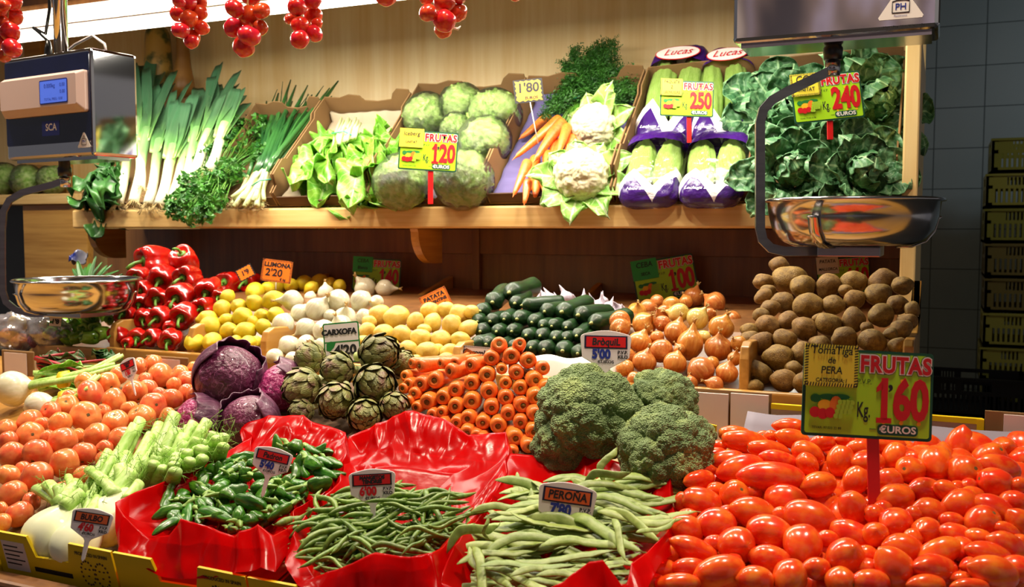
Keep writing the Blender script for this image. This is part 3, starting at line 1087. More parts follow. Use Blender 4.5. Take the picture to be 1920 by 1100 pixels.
# ---- brown onions
ON = [(1194, 585, 19), (1162, 602, 21), (1163, 615, 20), (1208, 608, 24), (1242, 606, 16), (1272, 588, 21), (1308, 597, 22), (1352, 614, 25), (1268, 624, 24), (1200, 642, 23), (1232, 633, 14), (1294, 645, 25), (1347, 653, 27), (1320, 632, 14), (1240, 658, 23), (1208, 679, 24), (1266, 681, 23), (1314, 695, 27), (1363, 699, 22), (1385, 644, 16), (1378, 672, 14), (1340, 722, 18), (1294, 718, 15), (1300, 558, 20), (1340, 568, 22), (1372, 600, 19), (1216, 578, 18), (1260, 572, 18), (1244, 587, 16), (1240, 705, 18), (1176, 668, 18), (1172, 690, 18), (1190, 712, 16), (1335, 680, 14), (1330, 590, 14), (1164, 640, 16), (1274, 655, 12), (1286, 566, 14), (1232, 565, 14)]
omes = [onion_me(i, M_['onion'], (0.45, 0.3, 0.6)[i % 3], 0.92) for i in range(3)]
omp = onion_me(5, M_['onionp'], 0.4, 0.95)


def o_oni(i, q):
    r = random.Random(i + 61)
    d = cdir(r.uniform(-0.8, 0.8), r.uniform(-0.5, 1), r.uniform(-0.4, 0.5))
    fix = {6: (0.5, 0.7, 0.1), 11: (0.15, 1, 0.15), 12: (0.0, 0.9, 0.35), 9: (0.35, 0.9, 0.1), 17: (0.5, -0.7, 0.3), 18: (0.2, 0.9, 0.3), 3: (0.4, 0.6, 0.7), 16: (0.3, 1, 0), 15: (0.3, 1, 0.1), 8: (0.3, 1, -0.1)}
    if i in fix:
        d = cdir(*fix[i])
    return frame(d, RV, r.uniform(0, 6)), (1, 1, 1.22 if i == 11 else 1)


place('on', 'brown_onion', lambda i, q: omp if i in (5, 6, 13) else omes[i % 3], ON, (lambda q: (1.83, 1.25, 0.19) if q[1] < 587 or q[1] == 600 else HP(1.266, 0.33)), 0.94, o_oni, 'onion', 'brown onions in the bin', 'golden brown onion right of cucumbers, %s, %s', sfac=0.97)
# ---- earthy potatoes
BP = [(1481, 525, 28, 0), (1505, 538, 22, 18), (1552, 536, 22, 60), (1601, 528, 22, -5), (1655, 528, 24, 30), (1647, 552, 21, 10), (1692, 536, 18, 0), (1468, 567, 21, -10), (1516, 573, 25, 0), (1562, 572, 19, 0), (1603, 561, 18, 0), (1445, 578, 16, 0), (1478, 600, 18, 20), (1440, 610, 20, -20), (1509, 617, 22, -30), (1554, 608, 22, -15), (1601, 600, 22, 80), (1652, 590, 23, -10), (1684, 571, 19, 0), (1711, 581, 15, 80), (1701, 603, 16, 0), (1689, 617, 19, 10), (1584, 633, 22, 0), (1636, 640, 23, -10), (1685, 649, 17, 0), (1471, 636, 19, -10), (1427, 644, 22, 40), (1461, 671, 26, -15), (1503, 662, 20, 80), (1540, 645, 16, 0), (1423, 698, 21, -40), (1470, 714, 22, -10), (1503, 717, 17, 80), (1417, 724, 13, 0), (1405, 620, 15, 0), (1407, 634, 15, 0), (1432, 529, 17, 0), (1433, 556, 16, 0), (1427, 590, 14, 0), (1461, 497, 16, 0), (1540, 680, 20, 0), (1580, 680, 20, 0), (1620, 684, 20, 0), (1660, 690, 20, 0), (1540, 718, 20, 0), (1590, 722, 20, 0), (1640, 725, 20, 0), (1690, 690, 16, 0), (1680, 728, 18, 0), (1535, 598, 11, 0), (1530, 640, 11, 0), (1625, 615, 12, 0), (1670, 625, 12, 0), (1455, 640, 11, 0), (1488, 690, 14, 0), (1440, 545, 12, 0), (1585, 545, 12, 0)]
bmes = [potato_me(i + 9, M_['bpot'], (1.16, 0.98, 0.9), 0.2) for i in range(5)]
place('bp', 'earthy_potato', bmes, BP, HP(1.258, 0.46), 0.92, o_pot, 'potato', 'brown potatoes in the bin', 'earthy brown potato in the right-hand bin, %s, %s', sfac=1.0)
# ---- light green peppers at far left
GP = [(112, 610, 17), (131, 596, 15), (150, 594, 15), (172, 602, 19), (190, 590, 14), (160, 618, 14), (141, 612, 14), (100, 628, 15), (124, 632, 15), (146, 632, 14), (168, 632, 15), (190, 625, 16), (112, 595, 12), (205, 600, 11), (208, 576, 12), (178, 614, 14)]
gpm = [pepper_me(i + 20, M_['gpep'], 1.5, 3) for i in range(3)]
gps = [pepper_stem_me(1, 1.5)]


def o_gp(i, q):
    r = random.Random(i + 90)
    return frame(cdir(r.uniform(-1, 0.4), r.uniform(-0.4, 0.9), r.uniform(0.1, 1)), RV, r.uniform(0, 6)), (1, 1, 1)


place('gp', 'green_pepper', gpm, GP, HP(1.27, 0.42), 0.8, o_gp, 'pepper', 'light green peppers in the bin', 'light green pepper left of red peppers, %s, %s', lambda i: [('stem', gps[0])], sfac=0.92)
# ---- round tomatoes
RT = [(170, 737, 26), (214, 751, 24), (126, 761, 23), (160, 781, 29), (216, 791, 25), (265, 783, 27), (252, 735, 24), (288, 760, 25), (301, 704, 24), (322, 747, 21), (229, 822, 24), (180, 815, 25), (113, 794, 23), (95, 771, 19), (118, 828, 27), (57, 817, 26), (56, 792, 26), (157, 851, 24), (121, 868, 28), (70, 850, 28), (23, 853, 26), (69, 895, 31), (15, 890, 22), (23, 928, 28), (36, 964, 26), (59, 940, 18), (157, 892, 20), (121, 922, 23), (10, 805, 21), (15, 825, 18), (1, 954, 14), (201, 720, 23), (160, 717, 20), (242, 765, 16), (278, 729, 19), (350, 737, 18), (337, 702, 19), (352, 712, 19), (286, 681, 18), (262, 686, 16), (222, 704, 18), (272, 712, 15), (314, 781, 18), (196, 864, 19), (196, 840, 16), (79, 794, 15), (147, 817, 15), (90, 820, 15), (43, 879, 15), (363, 690, 14), (193, 771, 15), (363, 740, 15), (131, 743, 14), (300, 738, 14), (326, 720, 14), (90, 920, 18), (150, 925, 18), (240, 850, 18), (5, 980, 18)]
tmes = [tomato_me(i, M_['tom']) for i in range(4)]


def o_tom(i, q):
    r = random.Random(i + 31)
    d = cdir(r.uniform(-1, 1), r.uniform(-0.6, 1), r.uniform(-0.6, 0.75))
    if i in (3, 15):
        d = cdir(0.55, 0.25, 0.7)
    return frame(d, RV, r.uniform(0, 6)), (1, 1, 1)


RTO = place('rt', 'round_tomato', tmes, RT, (0.99, 1.095, 0.27), 0.95, o_tom, 'tomato', 'round tomatoes heaped at left', 'round orange-red tomato in the left heap, %s, %s')
# ---- plum tomatoes: (x, y, half length, half width, angle) read from two enlarged views
PA = [(610, 115, 100, 52, -3), (680, 165, 150, 68, -8), (825, 215, 155, 58, -8), (965, 65, 95, 48, 0), (985, 145, 110, 58, -14), (845, 128, 45, 36, 0), (1080, 235, 100, 66, -22), (895, 280, 118, 56, -12), (1080, 308, 75, 60, -45), (1180, 170, 75, 50, 0), (470, 265, 90, 60, 15), (560, 285, 110, 60, 10), (655, 345, 152, 88, 8), (490, 360, 75, 62, 90), (850, 395, 205, 92, -3), (380, 410, 98, 60, 3), (490, 475, 62, 46, 0), (400, 555, 128, 88, -18), (605, 510, 92, 85, 60), (940, 540, 120, 90, -8), (735, 625, 142, 95, -15), (495, 700, 122, 100, -5), (300, 730, 108, 82, -18), (1090, 660, 152, 110, -12), (835, 745, 132, 98, -5), (625, 835, 112, 110, 60), (1050, 830, 120, 114, 60), (350, 865, 158, 75, -22), (835, 920, 120, 86, -5), (185, 880, 72, 62, 0), (150, 985, 82, 58, 0), (320, 980, 112, 64, 0), (520, 1010, 158, 106, 10), (745, 1060, 112, 90, -5), (970, 1040, 112, 100, 50), (240, 1082, 140, 64, 5), (90, 1062, 72, 46, 0), (1150, 440, 112, 78, 10), (265, 550, 62, 42, 80), (310, 635, 56, 40, 0), (1210, 790, 66, 50, 0), (715, 490, 76, 50, 0), (480, 820, 66, 50, 0), (1140, 980, 85, 66, 0), (430, 345, 56, 36, 0), (500, 190, 56, 34, 0), (600, 940, 60, 50, 20), (900, 640, 60, 50, 30), (560, 620, 60, 44, 0), (760, 350, 70, 44, 0)]
PB = [(60, 235, 105, 84, 80), (200, 150, 92, 64, 0), (245, 245, 112, 78, 0), (380, 112, 96, 60, 0), (435, 205, 98, 80, 60), (540, 300, 98, 88, -20), (715, 250, 112, 108, 50), (910, 310, 106, 102, 60), (1140, 280, 148, 80, -15), (1125, 385, 118, 94, -15), (165, 370, 98, 78, 60), (385, 370, 96, 78, 0), (435, 490, 132, 94, 5), (650, 450, 116, 92, -10), (790, 440, 92, 64, -30), (875, 535, 122, 94, 30), (670, 580, 106, 84, -10), (145, 555, 112, 90, -70), (295, 600, 72, 60, 0), (440, 660, 110, 98, 0), (650, 720, 100, 92, -20), (1110, 570, 132, 94, -25), (1030, 660, 116, 102, 60), (1250, 515, 82, 76, 0), (1285, 400, 62, 52, 0), (1290, 660, 102, 80, -50), (150, 750, 148, 92, -20), (300, 740, 86, 80, -60), (850, 750, 116, 80, -20), (490, 840, 128, 100, -10), (740, 860, 152, 84, 20), (890, 840, 82, 80, 0), (1200, 820, 132, 86, -25), (1200, 712, 92, 50, -20), (90, 905, 132, 120, 80), (425, 970, 146, 118, -55), (710, 985, 166, 100, -15), (1080, 880, 152, 80, -15), (1110, 1000, 162, 104, -15), (960, 960, 72, 60, 0), (1270, 980, 112, 88, 0), (60, 1060, 94, 88, 0), (265, 1070, 126, 84, 0), (650, 1085, 122, 66, 0), (950, 1100, 152, 56, 0), (250, 970, 72, 60, 0), (240, 880, 72, 60, 0), (960, 470, 92, 56, 0), (820, 645, 82, 56, 0), (90, 88, 62, 50, 0), (550, 212, 56, 42, 0), (860, 412, 56, 42, 0), (890, 1045, 66, 50, 0), (560, 600, 60, 50, 0), (350, 560, 60, 50, 0), (940, 400, 60, 45, 0), (560, 760, 66, 55, 0), (1000, 760, 80, 60, 0), (1290, 800, 70, 60, 0)]
PT = [(1200 + x / 3.439, 780 + y / 3.439, a / 3.439, b / 3.439, g) for x, y, a, b, g in PA] + [(1560 + x / 3.667, 800 + y / 3.667, a / 3.667, b / 3.667, g) for x, y, a, b, g in PB]
plm = {L: [plum_me(i + int(L * 10), L) for i in range(3)] for L in (1.2, 1.45, 1.75, 2.1)}
it = []
for u, v, a, b, g in PT:
    p = on(u, v, (1.05, 1.118, 0.30))
    it.append([u, v, (a * b) ** 0.5 * 0.98, dep(p)])
res = settle(it, 0.88)
out = []
for i, ((u, v, a, b, g), (p, r)) in enumerate(zip(PT, res)):
    rr = random.Random(i)
    bw = b * dep(p) / FPX * 1.11
    asp = a / b
    L = min((1.2, 1.45, 1.75, 2.1), key=lambda t: abs(t - max(asp, 1.32)))
    ga = radians(g)
    ax = RV * cos(ga) + UV * sin(ga)                       # long axis seen in the picture
    cs = min(1.0, sqrt(max(0.0, (asp * asp - 1) / (L * L - 1))))
    sn = sqrt(1 - cs * cs)
    sgn = 1 if rr.random() < 0.35 else -1                   # mostly the pointed end looks out of the heap
    ax = ax * (1 if rr.random() < 0.75 else -1)
    dz = (ax * cs + (-FV) * sn * sgn).normalized()
    o = inst('plum_tomato', plm[L][i % 3], None, Matrix.Translation(p) @ frame(dz, UV, rr.uniform(0, 6)) @ Matrix.Diagonal((bw, bw, bw * (min(asp, 2.2) / L if cs > 0.999 else 1), 1)))
    out.append((o, u, v, b))
label_rows(out, 'red plum tomato in the big right heap, %s, %s', 'plum tomatoes heaped at right', 1.3, 'tomato')
fillers = []
for j in range(13):
    for i in range(16):
        rr = random.Random(j * 50 + i)
        u, v = 1215 + i * 46 + rr.uniform(-14, 14) + (j % 2) * 22, 822 + j * 23 + rr.uniform(-8, 8)
        if v < 835 + max(0, (1400 - u)) * 0.35 or u > 1935 or u < 1395 - (v - 830) * 0.75:
            continue
        p = on(u, v, (1.05, 1.118 - 0.036, 0.30))
        bw = 0.021 + rr.uniform(-0.002, 0.002)
        o = inst('plum_tomato', plm[1.45][i % 3], None, Matrix.Translation(p) @ rnd_rot() @ Matrix.Diagonal((bw, bw, bw, 1)))
        tag(o, 'red plum tomato half hidden under the top layer of the big heap', 'tomato', 'plum tomatoes half hidden in the heap')
# ---- carrots stacked with crowns to the front
CA = [(936, 644, 16), (975, 643, 13), (921, 672, 16), (959, 668, 17), (992, 676, 16), (1019, 690, 14), (941, 692, 11), (969, 699, 15), (1005, 713, 17), (913, 703, 17), (881, 684, 15), (842, 696, 16), (825, 681, 11), (786, 686, 14), (770, 681, 11), (758, 705, 12), (787, 720, 16), (814, 713, 17), (853, 731, 16), (883, 719, 16), (917, 735, 17), (948, 718, 13), (976, 728, 15), (1028, 726, 15), (1007, 746, 18), (949, 746, 16), (922, 765, 16), (884, 753, 18), (853, 762, 16), (829, 746, 16), (800, 754, 17), (775, 738, 13), (764, 720, 12), (754, 728, 11), (764, 752, 11), (779, 764, 12), (809, 778, 12), (827, 773, 12), (855, 793, 13), (876, 785, 16), (905, 793, 15), (934, 799, 17), (953, 777, 15), (981, 760, 16), (1006, 778, 16), (1032, 757, 13), (976, 793, 15), (1001, 810, 16), (967, 822, 17), (876, 812, 15), (993, 838, 15), (961, 849, 13), (1047, 733, 11), (893, 818, 13), (852, 680, 11), (1030, 780, 13), (905, 825, 13), (935, 835, 13), (1020, 830, 13), (850, 815, 13), (830, 795, 12), (800, 795, 12), (940, 855, 13)]
crm_ = [carrot_me(i) for i in range(4)]
crw = [crown_me(i) for i in range(3)]
it = [[u, v, r, dep(atY(u, v, 1.44 + (850 - v) * 0.0005))] for u, v, r in CA]
out = []
for i, ((u, v, r), q) in enumerate(zip(CA, it)):
    rr = random.Random(i + 500)
    p = at(u, v, q[3])
    rad = r * q[3] / FPX
    off = (u - 930) / 130
    d = cdir(off * 0.34 - 0.05 + rr.uniform(-0.1, 0.1), -0.22 + (850 - v) * 0.0012 + rr.uniform(-0.06, 0.06), 1)
    if i in (10, 11, 12, 13, 14):
        d = (d - RV * 0.55 + Vector((0, 0, -0.05))).normalized()
    if i in (0, 1):
        d = (d + Vector((0, 0, 0.25))).normalized()
    M = Matrix.Translation(p) @ frame(d, RV, rr.uniform(0, 6)) @ Matrix.Diagonal((rad, rad, rad * 0.95, 1))
    o = inst('carrot', crm_[i % 4], None, M)
    inst('crown_scar', crw[i % 3], o)
    out.append((o, u, v, r))
label_rows(out, 'thick orange carrot, crown to the front, %s, %s', 'carrots stacked on the counter', 1.3, 'carrot')
# ================================================================== upper shelf
TA = radians(43)
TL, TN, TX = Vector((0, cos(TA), sin(TA))), Vector((0, -sin(TA), cos(TA))), Vector((1, 0, 0))


def UPL(h):                                    # plane h above the floor of the slanted boxes
    return (2.425, 1.618 + h / cos(TA), math.tan(TA))


def tilt(p, roll=0.0, pitch=0.0):              # local x along the shelf, y up the slope, z out of the box
    return Matrix.Translation(p) @ Matrix((TX, TL, TN)).transposed().to_4x4() @ Matrix.Rotation(roll, 4, 'Z') @ Matrix.Rotation(pitch, 4, 'X')


def tloc(p):
    o = Vector((0, 2.425, 1.618))
    q = p - o
    return q.x, q.dot(TL), q.dot(TN)


def leaf(L, W, arch=0.3, cup=0.2, ruf=0.0, nr=9, seed=0, base_w=0.12, tip=5, nu=14, nv=10, blist=0.0, bs=60, mb=None, mi=0, M=None, lobes=0):
    rr = random.Random(seed)
    ph = rr.uniform(0, 6)
    o = Vector((seed * 1.7, 4, 2))

    def fn(s, t):
        x = t * 2 - 1
        wd = W * 0.5 * (base_w + (1 - base_w) * min(1, s * 1.9) ** 0.9) * sqrt(max(0.0, 1 - s ** tip))
        if lobes:
            wd *= 1 + 0.18 * sin(s * lobes * pi * 2 + ph)
        a = arch * s * 1.6
        y = L * (sin(a) / (arch * 1.6) if abs(arch) > 1e-3 else s)
        z = -L * ((1 - cos(a)) / (arch * 1.6) if abs(arch) > 1e-3 else 0)
        z += cup * W * x * x * 0.5 * min(1, s * 3)
        e = abs(x) ** 2.2 * min(1, s * 2) + s ** 5 * 0.7
        z += ruf * W * e * (sin(s * nr + ph + x) + 0.6 * sin(s * nr * 1.9 + ph * 2 + 3 * x + 5 * (x > 0))) + ruf * 0.5 * W * s ** 4 * sin(x * nr * 0.7 + ph)
        z -= 0.02 * L * exp(-(x / 0.12) ** 2) * (1 - s)
        p = Vector((x * wd, y, z))
        if blist:
            q = p * bs + o
            z2 = (noise.noise(q) + 0.5 * abs(noise.noise(q * 2.1))) * blist
            p.z += z2
        return p
    b = mb or MB()
    b.grid(fn, nu, nv, mi, M)
    return b


def leafmat(name, c1, c2, vein, scale=5, rough=0.4, vary=0.1, coat=0.1, bump=0.25, bscale=30, edge=None, trans=0.18):
    k = NT(name)
    co = k.coord()
    base = k.ramp(k.noise(co, scale * 6, 3), [(0.35, c1), (0.68, c2)])
    tc = k.n('TexCoord')
    sp = k.n('SeparateXYZ')
    k.l(tc.outputs['Object'], sp.inputs[0])
    ax = k.math('ABSOLUTE', sp.outputs[0])
    # side veins run obliquely from the midrib
    wv = k.math('FRACT', k.math('MULTIPLY', k.math('ADD', k.math('SUBTRACT', sp.outputs[1], k.math('MULTIPLY', ax, 0.7)), k.math('MULTIPLY', k.noise(co, 20, 2), 0.03)), 55.0))
    vn = k.math('LESS_THAN', wv, 0.14)
    mr = k.math('LESS_THAN', ax, 0.0028)
    k_ = k.math('MULTIPLY', k.math('MAXIMUM', k.math('MULTIPLY', vn, 0.45), mr), 0.8)
    base = k.mix(k_, base, vein)
    oi = k.n('ObjectInfo')
    h = k.n('HueSaturation')
    k.l(base, h.inputs['Color'])
    k.l(k.math('ADD', 1 - vary, k.math('MULTIPLY', oi.outputs['Random'], 2 * vary)), h.inputs['Value'])
    k.l(h.outputs[0], k.b.inputs['Base Color'])
    k.b.inputs['Roughness'].default_value = rough
    k.b.inputs['Coat Weight'].default_value = coat
    if bump:
        k.bump(k.noise(co, bscale * 4, 3), bump, 0.003)
    tr = k.n('BsdfTranslucent')
    k.l(h.outputs[0], tr.inputs['Color'])
    ms = k.n('MixShader')
    ms.inputs[0].default_value = trans
    k.l(k.b.outputs[0], ms.inputs[1])
    k.l(tr.outputs[0], ms.inputs[2])
    k.l(ms.outputs[0], k.out.inputs[0])
    return k.m


M_['lettuce'] = leafmat('lettuce_leaf', '5aa422', '98d048', 'c0e088')
M_['savoy'] = leafmat('savoy_leaf', '34663c', '669a66', 'a4ca94', rough=0.5, bump=0.9, bscale=24, trans=0.08)
M_['savcore'] = pm('savoy_heart', '6c9c50', 'a0c878', scale=10, detail=4, rough=0.5, bump=1.0, bscale=20, bdist=0.02)
M_['romaine'] = pm('romaine_heart', '84b432', 'b8d478', scale=2.4, stretch=(26, 2.2, 14), detail=4, rough=0.45, bump=0.5, bscale=6, bdist=0.01)
M_['iceb'] = pm('iceberg_leaf', '8cc440', 'c8e684', scale=3.2, detail=5, lo=0.36, hi=0.62, rough=0.4, bump=0.4, bscale=5, bdist=0.04, vary=0.06, stretch=(1.6, 1.6, 0.8))
M_['parsley'] = pm('parsley_leaf', '1f5a16', '4a8a2a', scale=30, rough=0.45, vary=0.05, trans=0.12)
M_['chard'] = pm('dark_leaf', '1c4a1a', '3a6e2a', scale=18, rough=0.4, trans=0.1)
M_['dill'] = pm('carrot_top', '1e4e14', '3c7424', scale=30, rough=0.5, trans=0.1)
M_['onionleaf'] = pm('spring_onion_leaf', '1c4a22', '3c7434', scale=6, rough=0.35, coat=0.15, zramp=None)
M_['root'] = pm('dry_roots', 'a8905c', 'c8b484', scale=30, rough=0.9)
M_['curd'] = pm('cauliflower_curd', 'ccc298', 'dcd4b2', scale=30, detail=4, rough=0.6, bump=0.5, bscale=150, bdist=0.002)
M_['palestem'] = pm('pale_stalk', 'c4d488', 'dce4b0', scale=9, rough=0.45, trans=0.1)


def axial(name, stops, nz=0.1, rough=0.35, axis=1, span=(0, 0.4), streak=0.22):
    k = NT(name)
    co = k.coord((10, 10, 10))
    tc = k.n('TexCoord')
    sp = k.n('SeparateXYZ')
    k.l(tc.outputs['Object'], sp.inputs[0])
    f = k.math('DIVIDE', k.math('SUBTRACT', sp.outputs[axis], span[0]), span[1] - span[0])
    f = k.math('ADD', f, k.math('MULTIPLY', k.math('SUBTRACT', k.noise(co, 3, 2), 0.5), nz))
    st = k.noise(k.coord((180, 6, 180)), 1.0, 2)
    k.l(k.mix(k.math('MULTIPLY', st, streak), k.ramp(f, stops), 'f4f6e0'), k.b.inputs['Base Color'])
    k.b.inputs['Roughness'].default_value = rough
    k.b.inputs['Coat Weight'].default_value = 0.15
    return k.m


# ---- the slanted boxes
def tilt_box(u0, u1, L, label, H=0.10, name='cardboard_box', liner=None, liner_label=None, v=383, notch=True):
    x0, x1 = X_at(u0, v, 2.42), X_at(u1, v, 2.42)
    w = x1 - x0
    M = tilt(Vector((x0, 2.425, 1.618)))
    t = thing(name, label, 'box', M, 'slanted cardboard boxes on the upper shelf')
    T = 0.004
    MB().box((0, 0, 0), (w, L, T)).obj('bottom_panel', M_['card'], t, smooth=False)
    side = [(0, 0.005), (L, 0.005), (L, H), (L * 0.82, H), (L * 0.78, H * 0.86), (L * 0.30, H * 0.86), (L * 0.26, H), (0.04, H * 0.95), (0.03, H * 0.6), (0, H * 0.55)]
    for xx in (0, w - T):
        mm = MB()
        mm.add([(xx + s, y, z) for s in (0, T) for y, z in side], [list(range(len(side)))[::-1], list(range(len(side), 2 * len(side)))] + [[i, (i + 1) % len(side), (i + 1) % len(side) + len(side), i + len(side)] for i in range(len(side))])
        mm.obj('side_panel', M_['card'], t, smooth=False)
    rr = random.Random(int(u0))
    bk = [(T, 0.005), (w - T, 0.005), (w - T, H * 1.12), (w * 0.86, H * 1.18)]
    if notch:
        bk += [(w * 0.80, H * 1.02), (w * 0.76, H * 0.80), (w * 0.60, H * 0.76), (w * 0.46, H * 0.82), (w * 0.42, H * 1.02), (w * 0.30, H * 1.08), (w * 0.18, H * 0.98)]
    bk += [(T, H * 1.05)]
    mm = MB()
    n = len(bk)
    mm.add([(x, L - T * s, z) for s in (1, 0) for x, z in bk], [list(range(n)), list(range(n, 2 * n))[::-1]] + [[i, i + n, (i + 1) % n + n, (i + 1) % n] for i in range(n)])
    mm.obj('back_panel', M_['card'], t, smooth=False)
    f = [(T, 0.005), (w - T, 0.005), (w - T, 0.035), (w * 0.62, 0.038), (w * 0.58, 0.022), (w * 0.40, 0.022), (w * 0.36, 0.038), (T, 0.036)]
    mm = MB()
    n = len(f)
    mm.add([(x, T * s, z) for s in (0, 1) for x, z in f], [list(range(n)), list(range(n, 2 * n))[::-1]] + [[i, i + n, (i + 1) % n + n, (i + 1) % n] for i in range(n)])
    mm.obj('front_panel', M_['cardd'], t, smooth=False)
    if liner:
        def fn(a, b):
            x, y = 0.012 + a * (w - 0.024), 0.01 + b * (L - 0.02)
            e = min(min(a, 1 - a) * w, 0.03) / 0.03
            z = 0.012 + 0.012 * (1 - e) + 0.010 * abs(sin(a * pi * 5)) * abs(sin(b * pi * 5)) + 0.006 * noise.noise(Vector((x * 30, y * 30, u0)))
            return Vector((x, y, z + (0.03 if b > 0.97 else 0)))
        o = MB().grid(fn, 40, 40).obj('paper_tray', M_[liner], None, M=M, solid=0.002)
        tag(o, liner_label, 'tray', 'paper trays lining the slanted boxes')
    return x0, x1


tilt_box(392, 520, 0.41, 'brown cardboard box behind the spring onions')
tilt_box(523, 694, 0.42, 'brown cardboard box holding the leaf lettuces', liner='beige', liner_label='beige paper tray under the leaf lettuces')
tilt_box(698, 914, 0.46, 'brown cardboard box holding the wrapped iceberg lettuces', liner='tissue', liner_label='grey paper tray under the wrapped iceberg lettuces')
tilt_box(917, 1152, 0.46, 'brown cardboard box holding the bunched carrots and cauliflowers', liner='lilac', liner_label='lilac paper tray under the bunched carrots')
tilt_box(1156, 1408, 0.46, 'brown cardboard box holding the bagged lettuce hearts', notch=False)
tilt_box(1412, 1682, 0.46, 'brown cardboard box holding the savoy cabbages', notch=False)
tilt_box(150, 388, 0.36, 'brown cardboard box under the leeks', H=0.04, notch=False)


# ---- leeks
def leek(seed, SL, BL, n=5):
    rr = random.Random(seed)
    t = thing('leek', '', 'leek')
    q = [(0.004 * sin(i), SL * i / 6, 0) for i in range(7)]
    MB().tube(q, [0.017, 0.0165, 0.0155, 0.0155, 0.0165, 0.019, 0.021], 16).obj('shaft', M_['leekw'], t)
    for i in range(n):
        a = (i / (n - 1) - 0.5)
        fan = a * 0.42 + rr.uniform(-0.05, 0.05)
        l = BL * rr.uniform(0.8, 1.1)
        b = MB()
        wd = rr.uniform(0.026, 0.036)
        bend = rr.uniform(-0.15, 0.35)
        fold = rr.uniform(0.15, 0.55)

        def fn(s, k):
            x = k * 2 - 1
            w = wd * (0.7 + 0.3 * min(1, s * 3)) * (1 - 0.25 * s ** 3)
            if s > 0.97:
                w *= 0.8
            y = l * s * cos(bend * s * 0.5)
            z = -l * 0.5 * bend * s * s + abs(x) * w * fold * (1 - 0.6 * s)
            return Vector((x * w * 0.9 + fan * l * s * (0.6 + 0.4 * s), y, z + 0.003 * (i % 2)))
        b.grid(fn, 12, 6)
        b.obj('leaf', M_['leekg'], t, M=Matrix.Translation((0, SL - 0.05 - 0.012 * (i % 3), (i % 3 - 1) * 0.009)) @ Matrix.Rotation(rr.uniform(-0.4, 0.4), 4, 'Y'), solid=0.0015)
    b = MB()
    for i in range(26):
        a = rr.uniform(0, 2 * pi)
        l = rr.uniform(0.02, 0.05)
        b.tube([(0.008 * cos(a), 0, 0.008 * sin(a)), (0.02 * cos(a), -l * 0.4, 0.012 * sin(a)), (0.035 * cos(a + 0.5), -l * 0.7, 0.01 * sin(a) - 0.006)], 0.0008, 4)
    b.obj('roots', M_['root'], t)
    return t


M_['leekw'] = axial('leek_shaft', [(0.0, 'e8e6c8'), (0.45, 'e6ecc4'), (0.75, 'b4d47c'), (1.0, '5f9a48')], span=(0, 0.24))
M_['leekg'] = axial('leek_leaf', [(0.0, '98c060'), (0.18, '4c8438'), (0.5, '1e5228'), (1.0, '2c6842')], span=(0, 0.3), nz=0.25, streak=0.08)
LK = [(222, 380, 272, 130, .22), (250, 378, 300, 138, .20), (278, 382, 322, 170, .18), (298, 384, 352, 185, .17), (318, 382, 385, 180, .17), (338, 372, 402, 140, .2), (372, 330, 422, 140, .16), (392, 320, 452, 160, .15), (262, 352, 262, 126, .19), (352, 345, 432, 165, .16)]
lk = []
for i, (u0, v0, u1, v1, sl) in enumerate(LK):
    h = 0.036 + 0.022 * (i % 2) + (0.03 if i > 5 else 0)
    a, b = on(u0, v0, UPL(h)), on(u1, v1, UPL(h + 0.06))
    L = (b - a).length
    t = leek(i, L * 0.52, L * 0.56)
    y = (b - a).normalized()
    z = (TN - y * TN.dot(y)).normalized()
    t.matrix_basis = Matrix.Translation(a) @ Matrix((y.cross(z), y, z)).transposed().to_4x4()
    lk.append((t, u0, v0, 20))
lk.sort(key=lambda q: q[1])
for j, q in enumerate(lk):
    tag(q[0], 'fresh leek with rooted white end on the shelf, %s' % ('leftmost of the leeks' if j == 0 else 'rightmost of the leeks' if j == len(lk) - 1 else '%s leek counted from the parsley side' % ordw(len(lk) - j)), 'leek', 'leeks leaning on the upper shelf')


# ---- leafy herb foliage: many small lobed leaves on thin stems
def herb(clumps, nleaf, size, seed, stemfrom=None, mat='parsley', lob=3, flat=0.5):
    """clumps: (centre, radius) in the thing's own space"""
    rr = random.Random(seed)
    b, sb = MB(), MB()
    tot = sum(r ** 2 for c, r in clumps)
    for c, r in clumps:
        for i in range(int(nleaf * r * r / tot)):
            d = Vector((rr.gauss(0, 1), rr.gauss(0, 1), rr.gauss(0, 1))).normalized()
            p = c + d * r * rr.uniform(0.55, 1.05) ** 0.6
            nrm = (d + Vector((rr.gauss(0, 0.5), rr.gauss(0, 0.5), rr.gauss(0, 0.5)))).normalized()
            M = Matrix.Translation(p) @ frame(nrm, None, rr.uniform(0, 6.3))
            s = size * rr.uniform(0.7, 1.25)
            for k in range(3):
                a0 = (k - 1) * 1.0
                pts = []
                for j in range(2 * lob + 3):
                    f = j / (2 * lob + 2)
                    ang = a0 + (f - 0.5) * 1.05
                    rad = s * (0.62 + 0.38 * sin(f * pi)) * (1.0 if j % 2 else 0.74)
                    pts.append(Vector((cos(ang) * rad, sin(ang) * rad, s * 0.22 * sin(f * pi * 2 + k) * flat)))
                b.add([Vector((0, 0, 0))] + pts, [[0, j + 1, j + 2] for j in range(len(pts) - 1)], 0, M)
            if stemfrom and i % 4 == 0:
                q = stemfrom
                md = (q + p) / 2 + Vector((rr.gauss(0, 0.01), rr.gauss(0, 0.01), rr.gauss(0, 0.01)))
                sb.tube([q, md, p], [0.0018, 0.0013, 0.0008], 5)
    return b, sb


